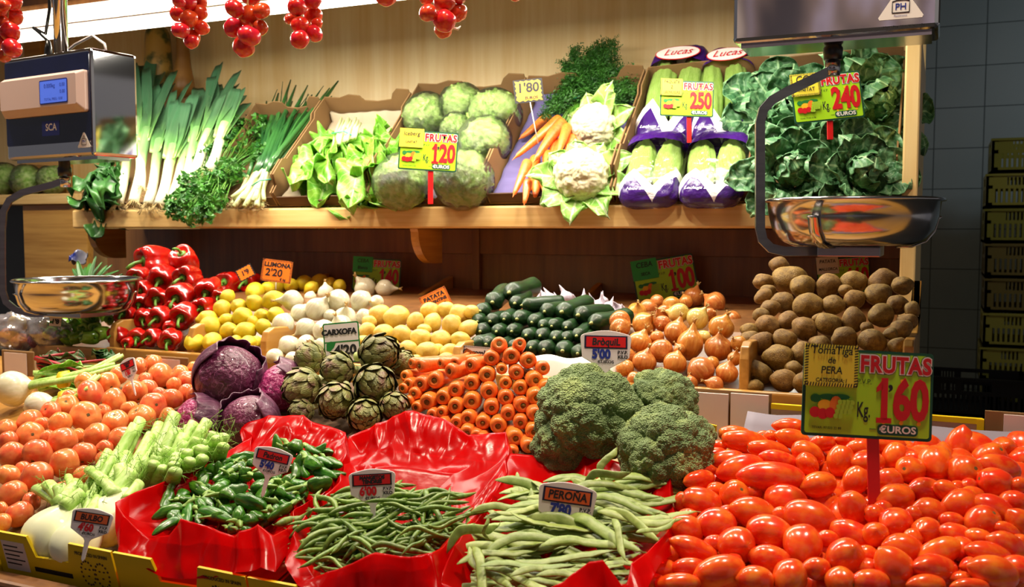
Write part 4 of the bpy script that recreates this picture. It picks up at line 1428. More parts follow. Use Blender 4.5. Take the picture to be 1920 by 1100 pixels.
def herb_thing(name, label, cat, pts, nleaf, size, seed, root=None, mat='parsley', h=0.05, group=None, lob=3):
    P = [(on(u, v, UPL(h + k)), r) for u, v, r, k in pts]
    o = P[0][0].copy()
    t = thing(name, label, cat, o, group)
    cl = [(p - o, r * dep(p) / FPX) for p, r in P]
    rt = (on(root[0], root[1], UPL(h)) - o) if root else None
    b, sb = herb(cl, nleaf, size, seed, rt, mat, lob)
    b.obj('foliage', M_[mat], t, smooth=False)
    if sb.v:
        sb.obj('stems', M_['stem'], t)
    return t


herb_thing('parsley_bunch', 'bushy green parsley bunch leaning between leeks and spring onions', 'parsley', [(455, 262, 42, 0), (420, 285, 36, 0.01), (480, 240, 30, 0), (395, 300, 30, 0.02), (430, 320, 28, 0.02), (492, 285, 22, 0)], 620, 0.017, 1, (400, 345), group='parsley bunches')
herb_thing('parsley_bunch', 'flat leaved parsley bunch spilling over the shelf edge below the leeks', 'parsley', [(375, 352, 40, 0.02), (345, 380, 32, 0.03), (395, 375, 28, 0.03), (362, 402, 22, 0.035), (385, 400, 18, 0.03), (325, 395, 14, 0.035), (405, 340, 24, 0.02)], 560, 0.018, 2, (430, 300), group='parsley bunches')


def leafy(name, label, cat, pts, n, L, W, seed, mat, base_px, ruf=0.12, h=0.04, lobes=0, plane=None, group=None, stems=None, arch=0.5, blist=0.0, cup=0.3, tipw=5):
    rr = random.Random(seed)
    o = on(base_px[0], base_px[1], plane or UPL(h))
    t = thing(name, label, cat, o, group)
    tgt = [on(u, v, plane or UPL(h)) - o for u, v in pts]
    N = TN if plane is None else Vector((0, -0.3, 0.95)).normalized()
    for i in range(n):
        g = tgt[i % len(tgt)]
        d = (g + Vector((rr.gauss(0, 0.15), rr.gauss(0, 0.15), rr.gauss(0, 0.15))) * g.length).normalized()
        l = min(g.length * rr.uniform(0.85, 1.1), L * 1.6)
        z = (N + Vector((rr.gauss(0, 0.3), rr.gauss(0, 0.2), rr.gauss(0, 0.2)))).normalized()
        z = (z - d * z.dot(d)).normalized()
        x = d.cross(z)
        M = Matrix.Translation(N * 0.012 * (i / n * 4) - N * 0.01) @ Matrix((x, d, z)).transposed().to_4x4() @ Matrix.Rotation(-rr.uniform(-0.1, 0.35), 4, 'X')
        leaf(l * 1.02, W * rr.uniform(0.8, 1.2), arch * rr.uniform(0.4, 1.2), cup, ruf, 11, seed * 31 + i, 0.25, tipw, 26, 22, lobes=lobes, blist=blist).obj('leaf', M_[mat], t, M=M, solid=0.0012)
        if stems:
            MB().tube([(0, 0, 0), (0, l * 0.35, 0.0), (0, l * 0.8, -0.02 * l)], [0.006, 0.005, 0.002], 7).obj('stalk', M_[stems], t, M=M @ Matrix.Translation((0, 0, -0.003)))
    return t


leafy('chard_bunch', 'dark leafy bunch spilling over the left end of the shelf', 'chard', [(150, 350), (160, 385), (185, 395), (135, 385), (205, 385), (150, 410), (175, 370), (215, 350), (195, 330), (165, 330), (225, 330), (180, 350), (140, 365), (210, 315)], 30, 0.16, 0.075, 4, 'chard', (212, 330), 0.2, 0.05)

# ---- spring onions tied in a bundle
rr = random.Random(9)
a0 = on(462, 372, UPL(0.03))
t = thing('spring_onion_bundle', 'bundle of spring onions with white ends and dark green tops', 'onions', a0)
top_px = [(500, 190), (522, 175), (540, 168), (555, 160), (570, 172), (585, 178), (600, 170), (618, 165), (634, 152), (610, 190), (560, 200), (535, 205), (512, 215), (590, 205), (545, 150), (577, 160), (600, 215), (530, 190), (622, 180), (565, 185), (548, 190), (520, 200)]
M_['son'] = None
for i, (u1, v1) in enumerate(top_px):
    u0, v0 = 432 + (i * 37 % 64), 386 - (i * 13 % 26) + rr.uniform(-3, 3)
    h0 = 0.02 + 0.010 * (i % 4)
    a, m, b = on(u0, v0, UPL(h0)), on(480 + (i * 29 % 26), 330 - (i * 17 % 16), UPL(h0 + 0.015)), on(u1, v1, UPL(h0 + 0.02))
    q = [a * (1 - s) ** 2 + m * 2 * s * (1 - s) * 1.0 + b * s * s for s in [k / 8 for k in range(9)]]
    q = [p - a0 for p in q]
    mm = MB()
    rb = rr.uniform(0.006, 0.009)
    mm.tube(q[:4], [rb * 1.1, rb, rb * 0.8, rb * 0.75], 10, 0)
    mm.tube(q[3:], [rb * 0.85, rb * 1.15, rb * 1.3, rb * 1.25, rb * 0.95, rb * 0.3], 10, 1)
    if i % 4:
        mm.tube([q[3], q[4] + Vector((0.01, 0, 0)), q[6] + Vector((0.03 * rr.uniform(-1, 1), 0, 0.01)), q[8] + Vector((rr.uniform(-0.05, 0.04), 0, rr.uniform(-0.04, 0.02)))], [rb * 0.6, rb * 0.7, rb * 0.5, 0.001], 8, 1)
    mm.obj('spring_onion', [M_['palestem'], M_['onionleaf']], t)
b = MB()
for i in range(110):
    p = on(430 + rr.uniform(-4, 70), 384 + rr.uniform(-14, 6), UPL(0.02)) - a0
    b.tube([p, p + Vector((rr.uniform(-0.02, 0.02), -0.008, rr.uniform(-0.008, 0.01))), p + Vector((rr.uniform(-0.04, 0.03), -0.014, rr.uniform(-0.018, 0.012)))], 0.0007, 4)
b.obj('roots', M_['root'], t)
p = [on(472, 348, UPL(0.07)) - a0, on(488, 338, UPL(0.085)) - a0, on(512, 336, UPL(0.07)) - a0]
MB().tube(p, 0.0022, 6).obj('rubber_band', M_['band'], t)

# ---- leaf lettuces
leafy('leaf_lettuce', 'green leaf lettuce with pale tied stalks, left of the two', 'lettuce', [(540, 345), (560, 375), (590, 385), (535, 320), (570, 300), (605, 380), (530, 365), (620, 378), (580, 350), (600, 320), (560, 330), (590, 285), (625, 350), (575, 385)], 30, 0.2, 0.125, 11, 'lettuce', (640, 270), 0.13, 0.055, group='leaf lettuces')
leafy('leaf_lettuce', 'curly green leaf lettuce beside the iceberg box', 'lettuce', [(645, 372), (670, 388), (640, 320), (690, 372), (700, 372), (735, 300), (700, 260), (660, 290), (725, 330), (680, 340), (650, 300), (710, 280), (655, 375), (690, 310)], 34, 0.2, 0.125, 12, 'lettuce', (705, 275), 0.14, 0.06, group='leaf lettuces')
a0 = on(655, 235, UPL(0.06))
t = thing('chicory_stalks', 'bunch of pale blanched lettuce stalks tied with a green band', 'lettuce', a0)
for i in range(9):
    a, b = on(625 + i * 5, 275 - i * 2, UPL(0.105 + 0.006 * (i % 3))) - a0, on(640 + i * 4.5, 222 + (i % 3) * 5, UPL(0.095 + 0.006 * (i % 2))) - a0
    MB().tube([a, (a + b) / 2 + TN * 0.006, b], [0.009, 0.010, 0.006], 8, flat=0.6).obj('stalk', M_['palestem'], t)
MB().tube([on(622, 250, UPL(0.11)) - a0, on(645, 246, UPL(0.13)) - a0, on(668, 258, UPL(0.11)) - a0], 0.002, 6).obj('rubber_band', M_['band'], t)


# ---- wrapped iceberg lettuces
def iceberg_me(seed):
    o = Vector((seed * 3.1, 1, 4))

    def fn(d):
        a = atan2(d.y, d.x)
        q = d * 1.5 + o
        rid = 1 - abs(noise.noise(q * 1.7)) * 2
        sp = ((a + 2.2 * d.z + seed) / (2 * pi) * 3) % 1.0          # overlapping leaf edges
        k = 0.90 + 0.12 * max(0, rid) ** 3 + 0.06 * noise.noise(q * 3.5) + 0.12 * sp ** 2 * (1 - abs(d.z)) + 0.12 * noise.noise(q * 0.8)
        return Vector((d.x, d.y, d.z * 0.92)) * k
    return MB().blob(fn, 72, 44).mesh('head', M_['iceb'])


def wrap_me(seed):
    o = Vector((seed * 5.1, 9, 4))

    def fn(d):
        q = d * 3 + o
        k = 1.06 + 0.035 * abs(noise.noise(q * 1.4)) + 0.02 * abs(noise.noise(q * 3.1))
        p = Vector((d.x, d.y, d.z * 0.92)) * k
        if d.z < -0.85:
            p.z -= 0.1
        return p
    return MB().blob(fn, 48, 30).mesh('plastic_wrap', M_['clear'])


ice = [iceberg_me(i) for i in range(3)]
wr = [wrap_me(i) for i in range(2)]
IC = [(798, 218, 39, 'at the top left of its box'), (866, 199, 37, 'topmost in its box'), (928, 216, 44, 'at the top right of its box'), (856, 242, 28, 'in the middle of its box above the price card'), (910, 268, 44, 'right of the price card'), (753, 343, 46, 'at the lower left of its box'), (869, 337, 49, 'at the front right of its box')]
for i, (u, v, r, w_) in enumerate(IC):
    p = on(u, v, UPL(0.066 if i != 3 else 0.05))
    rad = r * dep(p) / FPX * 1.14
    q = Quaternion((random.gauss(0, 1), random.gauss(0, 1), random.gauss(0, 1), random.gauss(0, 1))).normalized().to_matrix().to_4x4()
    t = thing('iceberg_lettuce', 'film wrapped iceberg lettuce ' + w_, 'lettuce', Matrix.Translation(p) @ q @ Matrix.Diagonal((rad, rad, rad, 1)), 'wrapped iceberg lettuces')
    inst('head', ice[i % 3], t)
    inst('plastic_wrap', wr[i % 2], t)

# ---- bunched carrots with their greens
CB = [(1030, 216, 980, 260, 10), (1050, 222, 973, 290, 11), (1056, 228, 1000, 293, 12), (1066, 244, 1036, 300, 11), (1077, 256, 1060, 292, 10), (1026, 286, 1026, 345, 10), (1004, 296, 996, 360, 11), (990, 303, 966, 360, 10), (1016, 318, 1024, 380, 9), (1006, 340, 1006, 370, 10), (990, 340, 985, 376, 9), (1042, 262, 1030, 300, 9), (1048, 285, 1044, 305, 9), (1064, 236, 1046, 290, 10)]
a0 = on(1040, 260, UPL(0.045))
t = thing('carrot_bunch', 'bunch of slim carrots with feathery green tops tied together', 'carrots', a0)
for i, (u0, v0, u1, v1, r) in enumerate(CB):
    h = 0.035 + 0.018 * ((i * 2) % 3)
    if i in (2, 3, 13):
        h += 0.025
    a, b = on(u0, v0, UPL(h)), on(u1, v1, UPL(h - 0.006))
    rad = r * dep(a) / FPX
    L = (b - a).length * 1.0
    M = Matrix.Translation(a - a0) @ frame((a - b), TN, i) @ Matrix.Diagonal((rad, rad, L / 9.5, 1))
    inst('carrot', crm_[i % 4], t, M)
rr = random.Random(3)
gb, sb = MB(), MB()
tie = on(1085, 182, UPL(0.06)) - a0
for i in range(40):
    u0, v0 = 1046 + rr.uniform(0, 42), 212 + rr.uniform(0, 32)
    s = on(u0, v0, UPL(0.05)) - a0
    sb.tube([s, (s + tie) / 2 + TN * 0.006, tie + Vector((rr.uniform(-0.014, 0.014), 0, rr.uniform(-0.01, 0.01)))], 0.0024, 6)
ends = [(1050, 150), (1065, 120), (1085, 100), (1105, 95), (1130, 90), (1145, 85), (1140, 115), (1160, 130), (1175, 145), (1195, 132), (1185, 165), (1170, 180), (1155, 190), (1130, 200), (1100, 130), (1120, 150), (1045, 175), (1040, 195), (1080, 140), (1110, 170), (1160, 205), (1180, 190), (1070, 160), (1030, 205)]
for i in range(88):
    u1, v1 = ends[i % len(ends)]
    e = on(u1 + rr.uniform(-12, 12), v1 + rr.uniform(-12, 12), UPL(0.05 + rr.uniform(-0.02, 0.05))) - a0
    md = (tie + e) / 2 + TN * rr.uniform(0.0, 0.03)
    q = [tie * (1 - s) ** 2 + md * 2 * s * (1 - s) + e * s * s for s in [k / 7 for k in range(8)]]
    sb.tube(q, [0.0016 * (1 - k / 9) for k in range(8)], 4)
    ln = (e - tie).length
    for k in range(2, 8):
        for w_ in range(17):
            d = Vector((rr.gauss(0, 1), rr.gauss(0, 1), rr.gauss(0, 1))).normalized()
            l = 0.034 * rr.uniform(0.5, 1.1) * (1.1 - 0.08 * k)
            p0 = q[k] + (q[k] - q[k - 1]) * rr.uniform(-0.5, 0.5)
            sd = d.orthogonal().normalized()
            for f in range(5):
                c = p0 + d * l * (f + 1) / 5
                e2 = (d * 0.7 + sd * (1 if f % 2 else -1) * 0.9 + Vector((rr.gauss(0, .3), rr.gauss(0, .3), rr.gauss(0, .3)))).normalized()
                n2 = e2.cross(d).normalized() * 0.0014 + d * 0.0016
                gb.add([c, c + e2 * l * 0.28 + n2, c + e2 * l * 0.55, c + e2 * l * 0.28 - n2], [[0, 1, 2, 3]])
gb.obj('greens', M_['dill'], t, smooth=False)
sb.obj('stems', M_['stem'], t)
MB().tube([on(1074, 186, UPL(0.075)) - a0, on(1085, 180, UPL(0.085)) - a0, on(1096, 184, UPL(0.07)) - a0], 0.0025, 6).obj('rubber_band', M_['band'], t)


# ---- clumped heads: cauliflower and broccoli share one way of growing
def floret_head(seed, n, m, cells, depth, fine, fdep, low=-0.35):
    o = Vector((seed * 7.7, 2, 5))

    def fn(d):
        q = d * cells + o
        f1 = noise.voronoi(q)[0]
        c = 1 - f1[0] ** 2 * 1.1
        f2 = noise.voronoi(d * fine + o)[0]
        f3 = noise.voronoi(d * cells * 2.3 + o)[0]
        k = 0.86 + depth * c + depth * 0.4 * (1 - f3[0] ** 2) + fdep * (1 - f2[0] * f2[0] * 1.6)
        p = d * k
        if d.z < low:
            t = (low - d.z) / (1 + low)
            p = Vector((p.x * (1 - t * 0.75), p.y * (1 - t * 0.75), p.z * 0.9))
        return p
    return MB().blob(fn, n, m)


cfm = floret_head(1, 130, 80, 2.4, 0.16, 11, 0.035).mesh('curd', M_['curd'])
for i, (u, v, r, ax, nm, lv) in enumerate(((1114, 240, 44, (-0.7, 0.0, 0.9), 'white cauliflower in green leaves, upper one beside carrot bunch', 8), (1090, 328, 50, (-0.15, 0.35, 0.9), 'white cauliflower in green leaves, lower one at box front', 9))):
    p = on(u, v, UPL(0.07))
    rad = r * dep(p) / FPX
    M = Matrix.Translation(p) @ frame(cdir(*ax), RV)
    t = thing('cauliflower', nm, 'cauliflower', M, 'cauliflowers')
    inst('curd', cfm, t, Matrix.Diagonal((rad, rad, rad * 0.85, 1)))
    for k in range(lv):
        a = 2 * pi * k / lv + 0.3
        big = 1.25 if (i == 0 and cos(a) > -0.2) or (i == 1 and sin(a) < 0.5) else 0.95
        M2 = Matrix.Rotation(a - pi / 2, 4, 'Z') @ Matrix.Translation((0, rad * 0.25, -rad * 0.85)) @ Matrix.Rotation(radians(62), 4, 'X')
        leaf(rad * 1.75 * big, rad * 1.25, 0.75, 0.35, 0.10, 12, k + i * 20, 0.45, 4, 14, 10).obj('leaf', M_['caulleaf'] if 'caulleaf' in M_ else M_.setdefault('caulleaf', leafmat('cauliflower_leaf', '6ea83a', 'a8cc6c', 'd8e8b8')), t, M=M2 @ Matrix.Rotation(pi, 4, 'Y') @ Matrix.Rotation(pi, 4, 'Y'), solid=0.0016)

# ---- savoy cabbages
svm = MB().blob(lambda d: d * (0.88 + 0.12 * (((atan2(d.y, d.x) + 1.5 * d.z) / 2.1) % 1.0) ** 2 * (1.1 - d.z) + 0.07 * noise.noise(d * 3) + 0.06 * noise.noise(d * 8) + 0.04 * abs(noise.noise(d * 15))), 64, 40).mesh('heart', M_['savcore'])
SV = [(1484, 318, 42, (-0.1, 0.25, 1), 'crinkled savoy cabbage at the front left of its box', 0), (1622, 322, 42, (0.1, 0.2, 1), 'crinkled savoy cabbage at the front right of its box', 1), (1470, 205, 46, (-0.15, 0.4, 1), 'crinkled savoy cabbage at the back left of its box', 2), (1640, 190, 48, (0.25, 0.35, 1), 'crinkled savoy cabbage at the back right of its box', 3)]
for u, v, r, ax, nm, sd in SV:
    p = on(u, v, UPL(0.085))
    rad = r * dep(p) / FPX
    t = thing('savoy_cabbage', nm, 'cabbage', Matrix.Translation(p) @ frame(cdir(*ax), RV), 'savoy cabbages')
    inst('heart', svm, t, Matrix.Translation((0, 0, -rad * 0.25)) @ Matrix.Diagonal((rad * 0.70, rad * 0.70, rad * 0.8, 1)) @ Matrix.Rotation(sd, 4, 'Z'))
    rr = random.Random(sd)
    for ring, n, tl, sc in ((0, 5, 80, 1.5), (1, 7, 62, 1.9), (2, 8, 32, 2.25)):
        for k in range(n):
            a = 2 * pi * (k + 0.5 * ring) / n + rr.uniform(-0.2, 0.2)
            M2 = Matrix.Rotation(a - pi / 2, 4, 'Z') @ Matrix.Translation((0, rad * (0.5 + 0.08 * ring), -rad * (0.7 + 0.1 * ring))) @ Matrix.Rotation(radians(tl + rr.uniform(-8, 8)), 4, 'X')
            leaf(rad * sc * rr.uniform(0.9, 1.1), rad * 1.75 * rr.uniform(0.9, 1.1), (-0.30, 0.5, 0.3)[ring], 0.34, 0.06, 11, k + ring * 9 + sd * 40, 0.4, 5, 34, 30, blist=0.010, bs=66).obj('leaf', M_['savoy'], t, M=M2, solid=0.0014)


# ---- bagged lettuce hearts
def bag_print():
    k = NT('printed_bag_film')
    tc = k.n('TexCoord')
    sp = k.n('SeparateXYZ')
    k.l(tc.outputs['Object'], sp.inputs[0])
    x, y = sp.outputs[0], sp.outputs[1]        # bag runs from -1 to 1 both ways
    ax = k.math('ABSOLUTE', x)
    top = k.math('GREATER_THAN', y, k.math('ADD', 0.62, k.math('MULTIPLY', ax, -0.12)))
    zig = k.math('ABSOLUTE', k.math('SUBTRACT', k.math('FRACT', k.math('ADD', k.math('MULTIPLY', x, 0.75), 0.35)), 0.5))
    low = k.math('LESS_THAN', y, k.math('ADD', -0.98, k.math('MULTIPLY', zig, 1.1)))
    wt = k.math('LESS_THAN', y, k.math('ADD', -0.70, k.math('MULTIPLY', zig, 0.9)))
    pr = k.math('MAXIMUM', k.math('MAXIMUM', top, low), wt)
    col = k.mix(k.math('MAXIMUM', top, low), 'e8e4ea', '3a1668')
    k.l(col, k.b.inputs['Base Color'])
    k.b.inputs['Roughness'].default_value = 0.22
    gl = k.n('BsdfGlossy')
    gl.inputs['Roughness'].default_value = 0.1
    tr = k.n('BsdfTransparent')
    bp = k.n('Bump')
    bp.inputs['Strength'].default_value = 0.5
    bp.inputs['Distance'].default_value = 0.01
    k.l(k.noise(k.coord(), 4, 4), bp.inputs['Height'])
    fr = k.n('Fresnel')
    fr.inputs[0].default_value = 1.5
    for q in (gl, fr, k.b):
        k.l(bp.outputs[0], q.inputs['Normal'])
    m1 = k.n('MixShader')
    k.l(k.math('ADD', k.math('MULTIPLY', fr.outputs[0], 0.5), 0.02), m1.inputs[0])
    k.l(tr.outputs[0], m1.inputs[1])
    k.l(gl.outputs[0], m1.inputs[2])
    m2 = k.n('MixShader')
    k.l(k.math('MULTIPLY', pr, 0.93), m2.inputs[0])
    k.l(m1.outputs[0], m2.inputs[1])
    k.l(k.b.outputs[0], m2.inputs[2])
    k.l(m2.outputs[0], k.out.inputs[0])
    return k.m


M_['bag'] = bag_print()


def bag_me(seed):
    o = Vector((seed, 3, 8))

    def fn(d):
        ex = 0.45
        x = abs(d.x) ** ex * (1 if d.x > 0 else -1)
        y = abs(d.y) ** ex * (1 if d.y > 0 else -1)
        mx = max(abs(d.x), abs(d.y), 1e-6)
        z = d.z * 0.9
        q = Vector((x, y, z)) * 3 + o
        return Vector((x + 0.03 * noise.noise(q), y + 0.03 * noise.noise(q * 1.3), z + 0.10 * abs(noise.noise(q * 1.2)) * (1 if z > 0 else 0)))
    return MB().blob(fn, 64, 30).mesh('printed_film', M_['bag'])


def romaine_me(seed):
    o = Vector((seed * 2, 4, 1))

    def fn(d):
        a = atan2(d.x, d.z)
        lf = abs(sin(a * 4 + d.y * 1.5 + seed))
        k = 1 + 0.08 * lf + 0.07 * noise.noise(Vector((d.x * 3, d.y * 2, d.z * 3)) + o) + 0.05 * noise.noise(Vector((d.x * 9, d.y * 5, d.z * 9)) + o)
        return Vector((d.x * k * (1.0 + 0.1 * d.y), d.y * k, d.z * k))
    return MB().blob(fn, 48, 32).mesh('lettuce_heart', M_['romaine'])


def txt(s, size, mat, parent, x, y, z, name='lettering', xs=1.0, bold=0.0, align='CENTER', rot=0.0, shear=0.0, ext=0.0, sp=1.0):
    c = bpy.data.curves.new(name, 'FONT')
    c.body, c.size, c.align_x, c.align_y = s, size, align, 'CENTER'
    c.offset, c.extrude, c.shear, c.space_character = bold, ext, shear, sp
    c.resolution_u = 3
    c.materials.append(mat)
    o = bpy.data.objects.new(name, c)
    me = bpy.data.meshes.new_from_object(o)
    bpy.data.objects.remove(o)
    o = bpy.data.objects.new(name, me)
    COL.objects.link(o)
    o.parent = parent
    o.matrix_basis = Matrix.Translation((x, y, z)) @ Matrix.Rotation(rot, 4, 'Z') @ Matrix.Diagonal((xs, 1, 1, 1))
    return o


bgm = [bag_me(i * 4) for i in range(2)]
rom = [romaine_me(i) for i in range(3)]
BG = [(1262, 180, 58, (1262, 105, 255), 'back row, left'), (1358, 182, 52, (1358, 108, 258), 'back row, right'), (1226, 318, 60, (1226, 262, 374), 'front row, left'), (1342, 318, 62, (1342, 264, 376), 'front row, right')]
for i, (u, v, hw, (uu, va, vb), nm) in enumerate(BG):
    h = 0.05 + (0.012 if i < 2 else 0.0)
    p = on(u, v, UPL(h))
    wx = hw * dep(p) / FPX
    l = (on(uu, va, UPL(h)) - on(uu, vb, UPL(h))).length / 2
    th = 0.045
    lab = {0: 'printed bag of lettuce hearts at the back left behind the 2.50 card', 1: 'printed bag of lettuce hearts at the back right beside savoy cabbages', 2: 'printed bag of lettuce hearts at the front left by the cauliflowers', 3: 'printed bag of lettuce hearts at the front right below the 2.50 card'}[i]
    t = thing('lettuce_bag', lab, 'bag', tilt(p, (0.0, 0.03, 0.03, -0.02)[i], radians(8)), 'bags of lettuce hearts')
    inst('printed_film', bgm[i % 2], t, Matrix.Diagonal((wx, l, th, 1)))
    for s in (-1, 1):
        inst('lettuce_heart', rom[(i + s) % 3], t, Matrix.Translation((s * wx * 0.44, -l * 0.02, -0.004)) @ Matrix.Rotation(0.12 * (i % 2), 4, 'Z') @ Matrix.Diagonal((wx * 0.41, l * 0.86, th * 0.72, 1)))
    zt_ = th * 0.98
    if i < 2:
        b = MB()
        el = [(wx * 0.72 * cos(a), l * 0.155 * sin(a)) for a in [2 * pi * k / 24 for k in range(24)]]
        b.prism([(x * 1.05, y * 1.10) for x, y in el], 0, 0.0008, 0)
        b.prism(el, 0.0008, 0.0014, 1)
        b.obj('badge', [M_['redink'], M_['white']], t, smooth=False, M=Matrix.Translation((0, l * 0.66, zt_ * 0.97)) @ Matrix.Rotation(radians(-8), 4, 'X'))
        txt('Lucas', 0.036, M_['redink'], t, 0, l * 0.66, zt_ * 0.97 + 0.004, shear=0.4, rot=0.03)
    txt('Lechuga Lucas' if i != 2 else 'Hnos Lucas', 0.014, M_['white'], t, -wx * 0.2, -l * 0.80, zt_ * 0.94, shear=0.35)
# ================================================================== on the counter
FR = (1.05, 1.120, 0.30)                       # upper face of the heaps in the front crates
M_['rcab'] = None


def veinmat(name, c1, c2, vein, rough=0.35, scale=1.8, coat=0.15, bloom=None):
    k = NT(name)
    co = k.coord((1, 1, 0.75))
    base = k.ramp(k.noise(co, scale, 4), [(0.36, c1), (0.66, c2)])
    n = k.noise(co, scale * 0.9, 3)
    ln = k.math('LESS_THAN', k.math('ABSOLUTE', k.math('SUBTRACT', n, 0.5)), 0.010)
    n2 = k.noise(co, scale * 2.2, 2)
    l2 = k.math('LESS_THAN', k.math('ABSOLUTE', k.math('SUBTRACT', n2, 0.5)), 0.009)
    base = k.mix(k.math('MULTIPLY', k.math('MAXIMUM', ln, k.math('MULTIPLY', l2, 0.6)), 0.7), base, vein)
    if bloom:
        base = k.mix(k.math('MULTIPLY', k.ramp(k.noise(co, 1.3, 3), [(0.45, '000000'), (0.7, 'ffffff')]), 0.4), base, bloom)
    k.l(base, k.b.inputs['Base Color'])
    k.b.inputs['Roughness'].default_value = rough
    k.b.inputs['Coat Weight'].default_value = coat
    k.bump(k.math('ADD', k.noise(co, 6, 4), k.math('MULTIPLY', ln, 0.4)), 0.35, 0.03)
    return k.m


M_['rcab'] = veinmat('red_cabbage_leaf', '440e2e', '6a2048', '9c5680', bloom='74485c')
M_['rcabl'] = veinmat('bright_red_cabbage_leaf', '8e1c5c', 'b8407e', 'e098c0')
M_['rcabo'] = leafmat('purple_outer_leaf', '4a2440', '744460', '9a6a88', bump=0.5, trans=0.05)
M_['arti'] = None
M_['broc'] = None
M_['fenb'] = axial('fennel_bulb', [(0.0, 'eef0d4'), (0.55, 'e6eec0'), (0.8, 'cfe49a'), (1.0, 'a8cc60')], span=(-0.05, 0.06), axis=2, rough=0.4)
M_['fens'] = pm('fennel_stalk', '98c454', 'bcdc84', scale=4, stretch=(40, 40, 3), rough=0.4, vary=0.12)
M_['fenf'] = pm('fennel_frond', '78a83c', 'a0c45c', scale=20, rough=0.5, trans=0.2)

# ---- red cabbages


def cab_me(seed):
    o = Vector((seed * 3, 7, 1))

    def fn(d):
        a = atan2(d.y, d.x)
        sp = ((a + 1.6 * d.z + seed) / (2 * pi) * 3) % 1.0
        k = 0.96 + 0.05 * sp ** 3 * (1 - d.z * d.z) + 0.03 * noise.noise(d * 1.4 + o) + 0.012 * noise.noise(d * 5 + o)
        return Vector((d.x, d.y, d.z * 0.93)) * k
    return MB().blob(fn, 72, 40).mesh('head', M_['rcab'])


cbm = [cab_me(i) for i in range(2)]
CBG = [(430, 708, 66, 1.50, 'rcab', 'large dark red cabbage on top of the cabbage pile', (0.5, 0.8, 0.3)),
       (375, 790, 50, 1.43, 'rcabl', 'bright magenta cabbage at the bottom of the pile beside fennel tops', (-0.4, 0.5, 0.6)),
       (468, 792, 56, 1.41, 'rcab', 'dusky red cabbage at the bottom of the pile by red cellophane', (-0.2, 0.9, 0.3)),
       (533, 728, 52, 1.54, 'rcabl', 'pinkish red cabbage next to the artichokes', (-0.6, 0.7, 0.2))]
for i, (u, v, r, Y, mt, nm, ax) in enumerate(CBG):
    p = atY(u, v, Y)
    rad = r * dep(p) / FPX
    t = thing('red_cabbage', nm, 'cabbage', Matrix.Translation(p) @ frame(cdir(*ax), RV), 'red cabbages')
    o = inst('head', cbm[i % 2] if mt == 'rcab' else cbm[i % 2].copy(), t, Matrix.Diagonal((rad, rad, rad, 1)))
    if mt != 'rcab':
        o.data.materials[0] = M_[mt]
    for k, (ang, up) in enumerate(((0.4, 0.2), (2.6, 0.1))[:2 if i in (0, 2) else 1]):
        def fn(s, tt, ang=ang, up=up):         # an outer leaf that hugs the head and peels off at its rim
            a = ang + (tt - 0.5) * 2.2
            th = 2.5 - s * (1.95 - 0.25 * abs(tt - 0.5))
            e = s ** 6
            rr_ = rad * (1.035 + 0.16 * e + 0.02 * noise.noise(Vector((s * 4, tt * 6, i))) + 0.05 * e * sin(tt * 17 + i))
            return Vector((sin(th) * cos(a) * rr_, sin(th) * sin(a) * rr_, cos(th) * rr_ * 0.93))
        MB().grid(fn, 30, 30).obj('outer_leaf', M_['rcabo'], t, solid=0.0016)


# ---- artichokes
def artmat():
    k = NT('artichoke_bract')
    co = k.coord()
    base = k.ramp(k.noise(co, 1.6, 4), [(0.33, '4c5a26'), (0.5, '74783c'), (0.68, '6c3c44')])
    n = k.noise(k.coord((14, 14, 3)), 1, 2)
    base = k.mix(k.math('MULTIPLY', n, 0.35), base, 'b0a870')
    oi = k.n('ObjectInfo')
    h = k.n('HueSaturation')
    k.l(base, h.inputs['Color'])
    k.l(k.math('ADD', 0.75, k.math('MULTIPLY', oi.outputs['Random'], 0.5)), h.inputs['Value'])
    k.l(h.outputs[0], k.b.inputs['Base Color'])
    k.b.inputs['Roughness'].default_value = 0.5
    k.bump(n, 0.3, 0.02)
    return k.m


M_['arti'] = artmat()


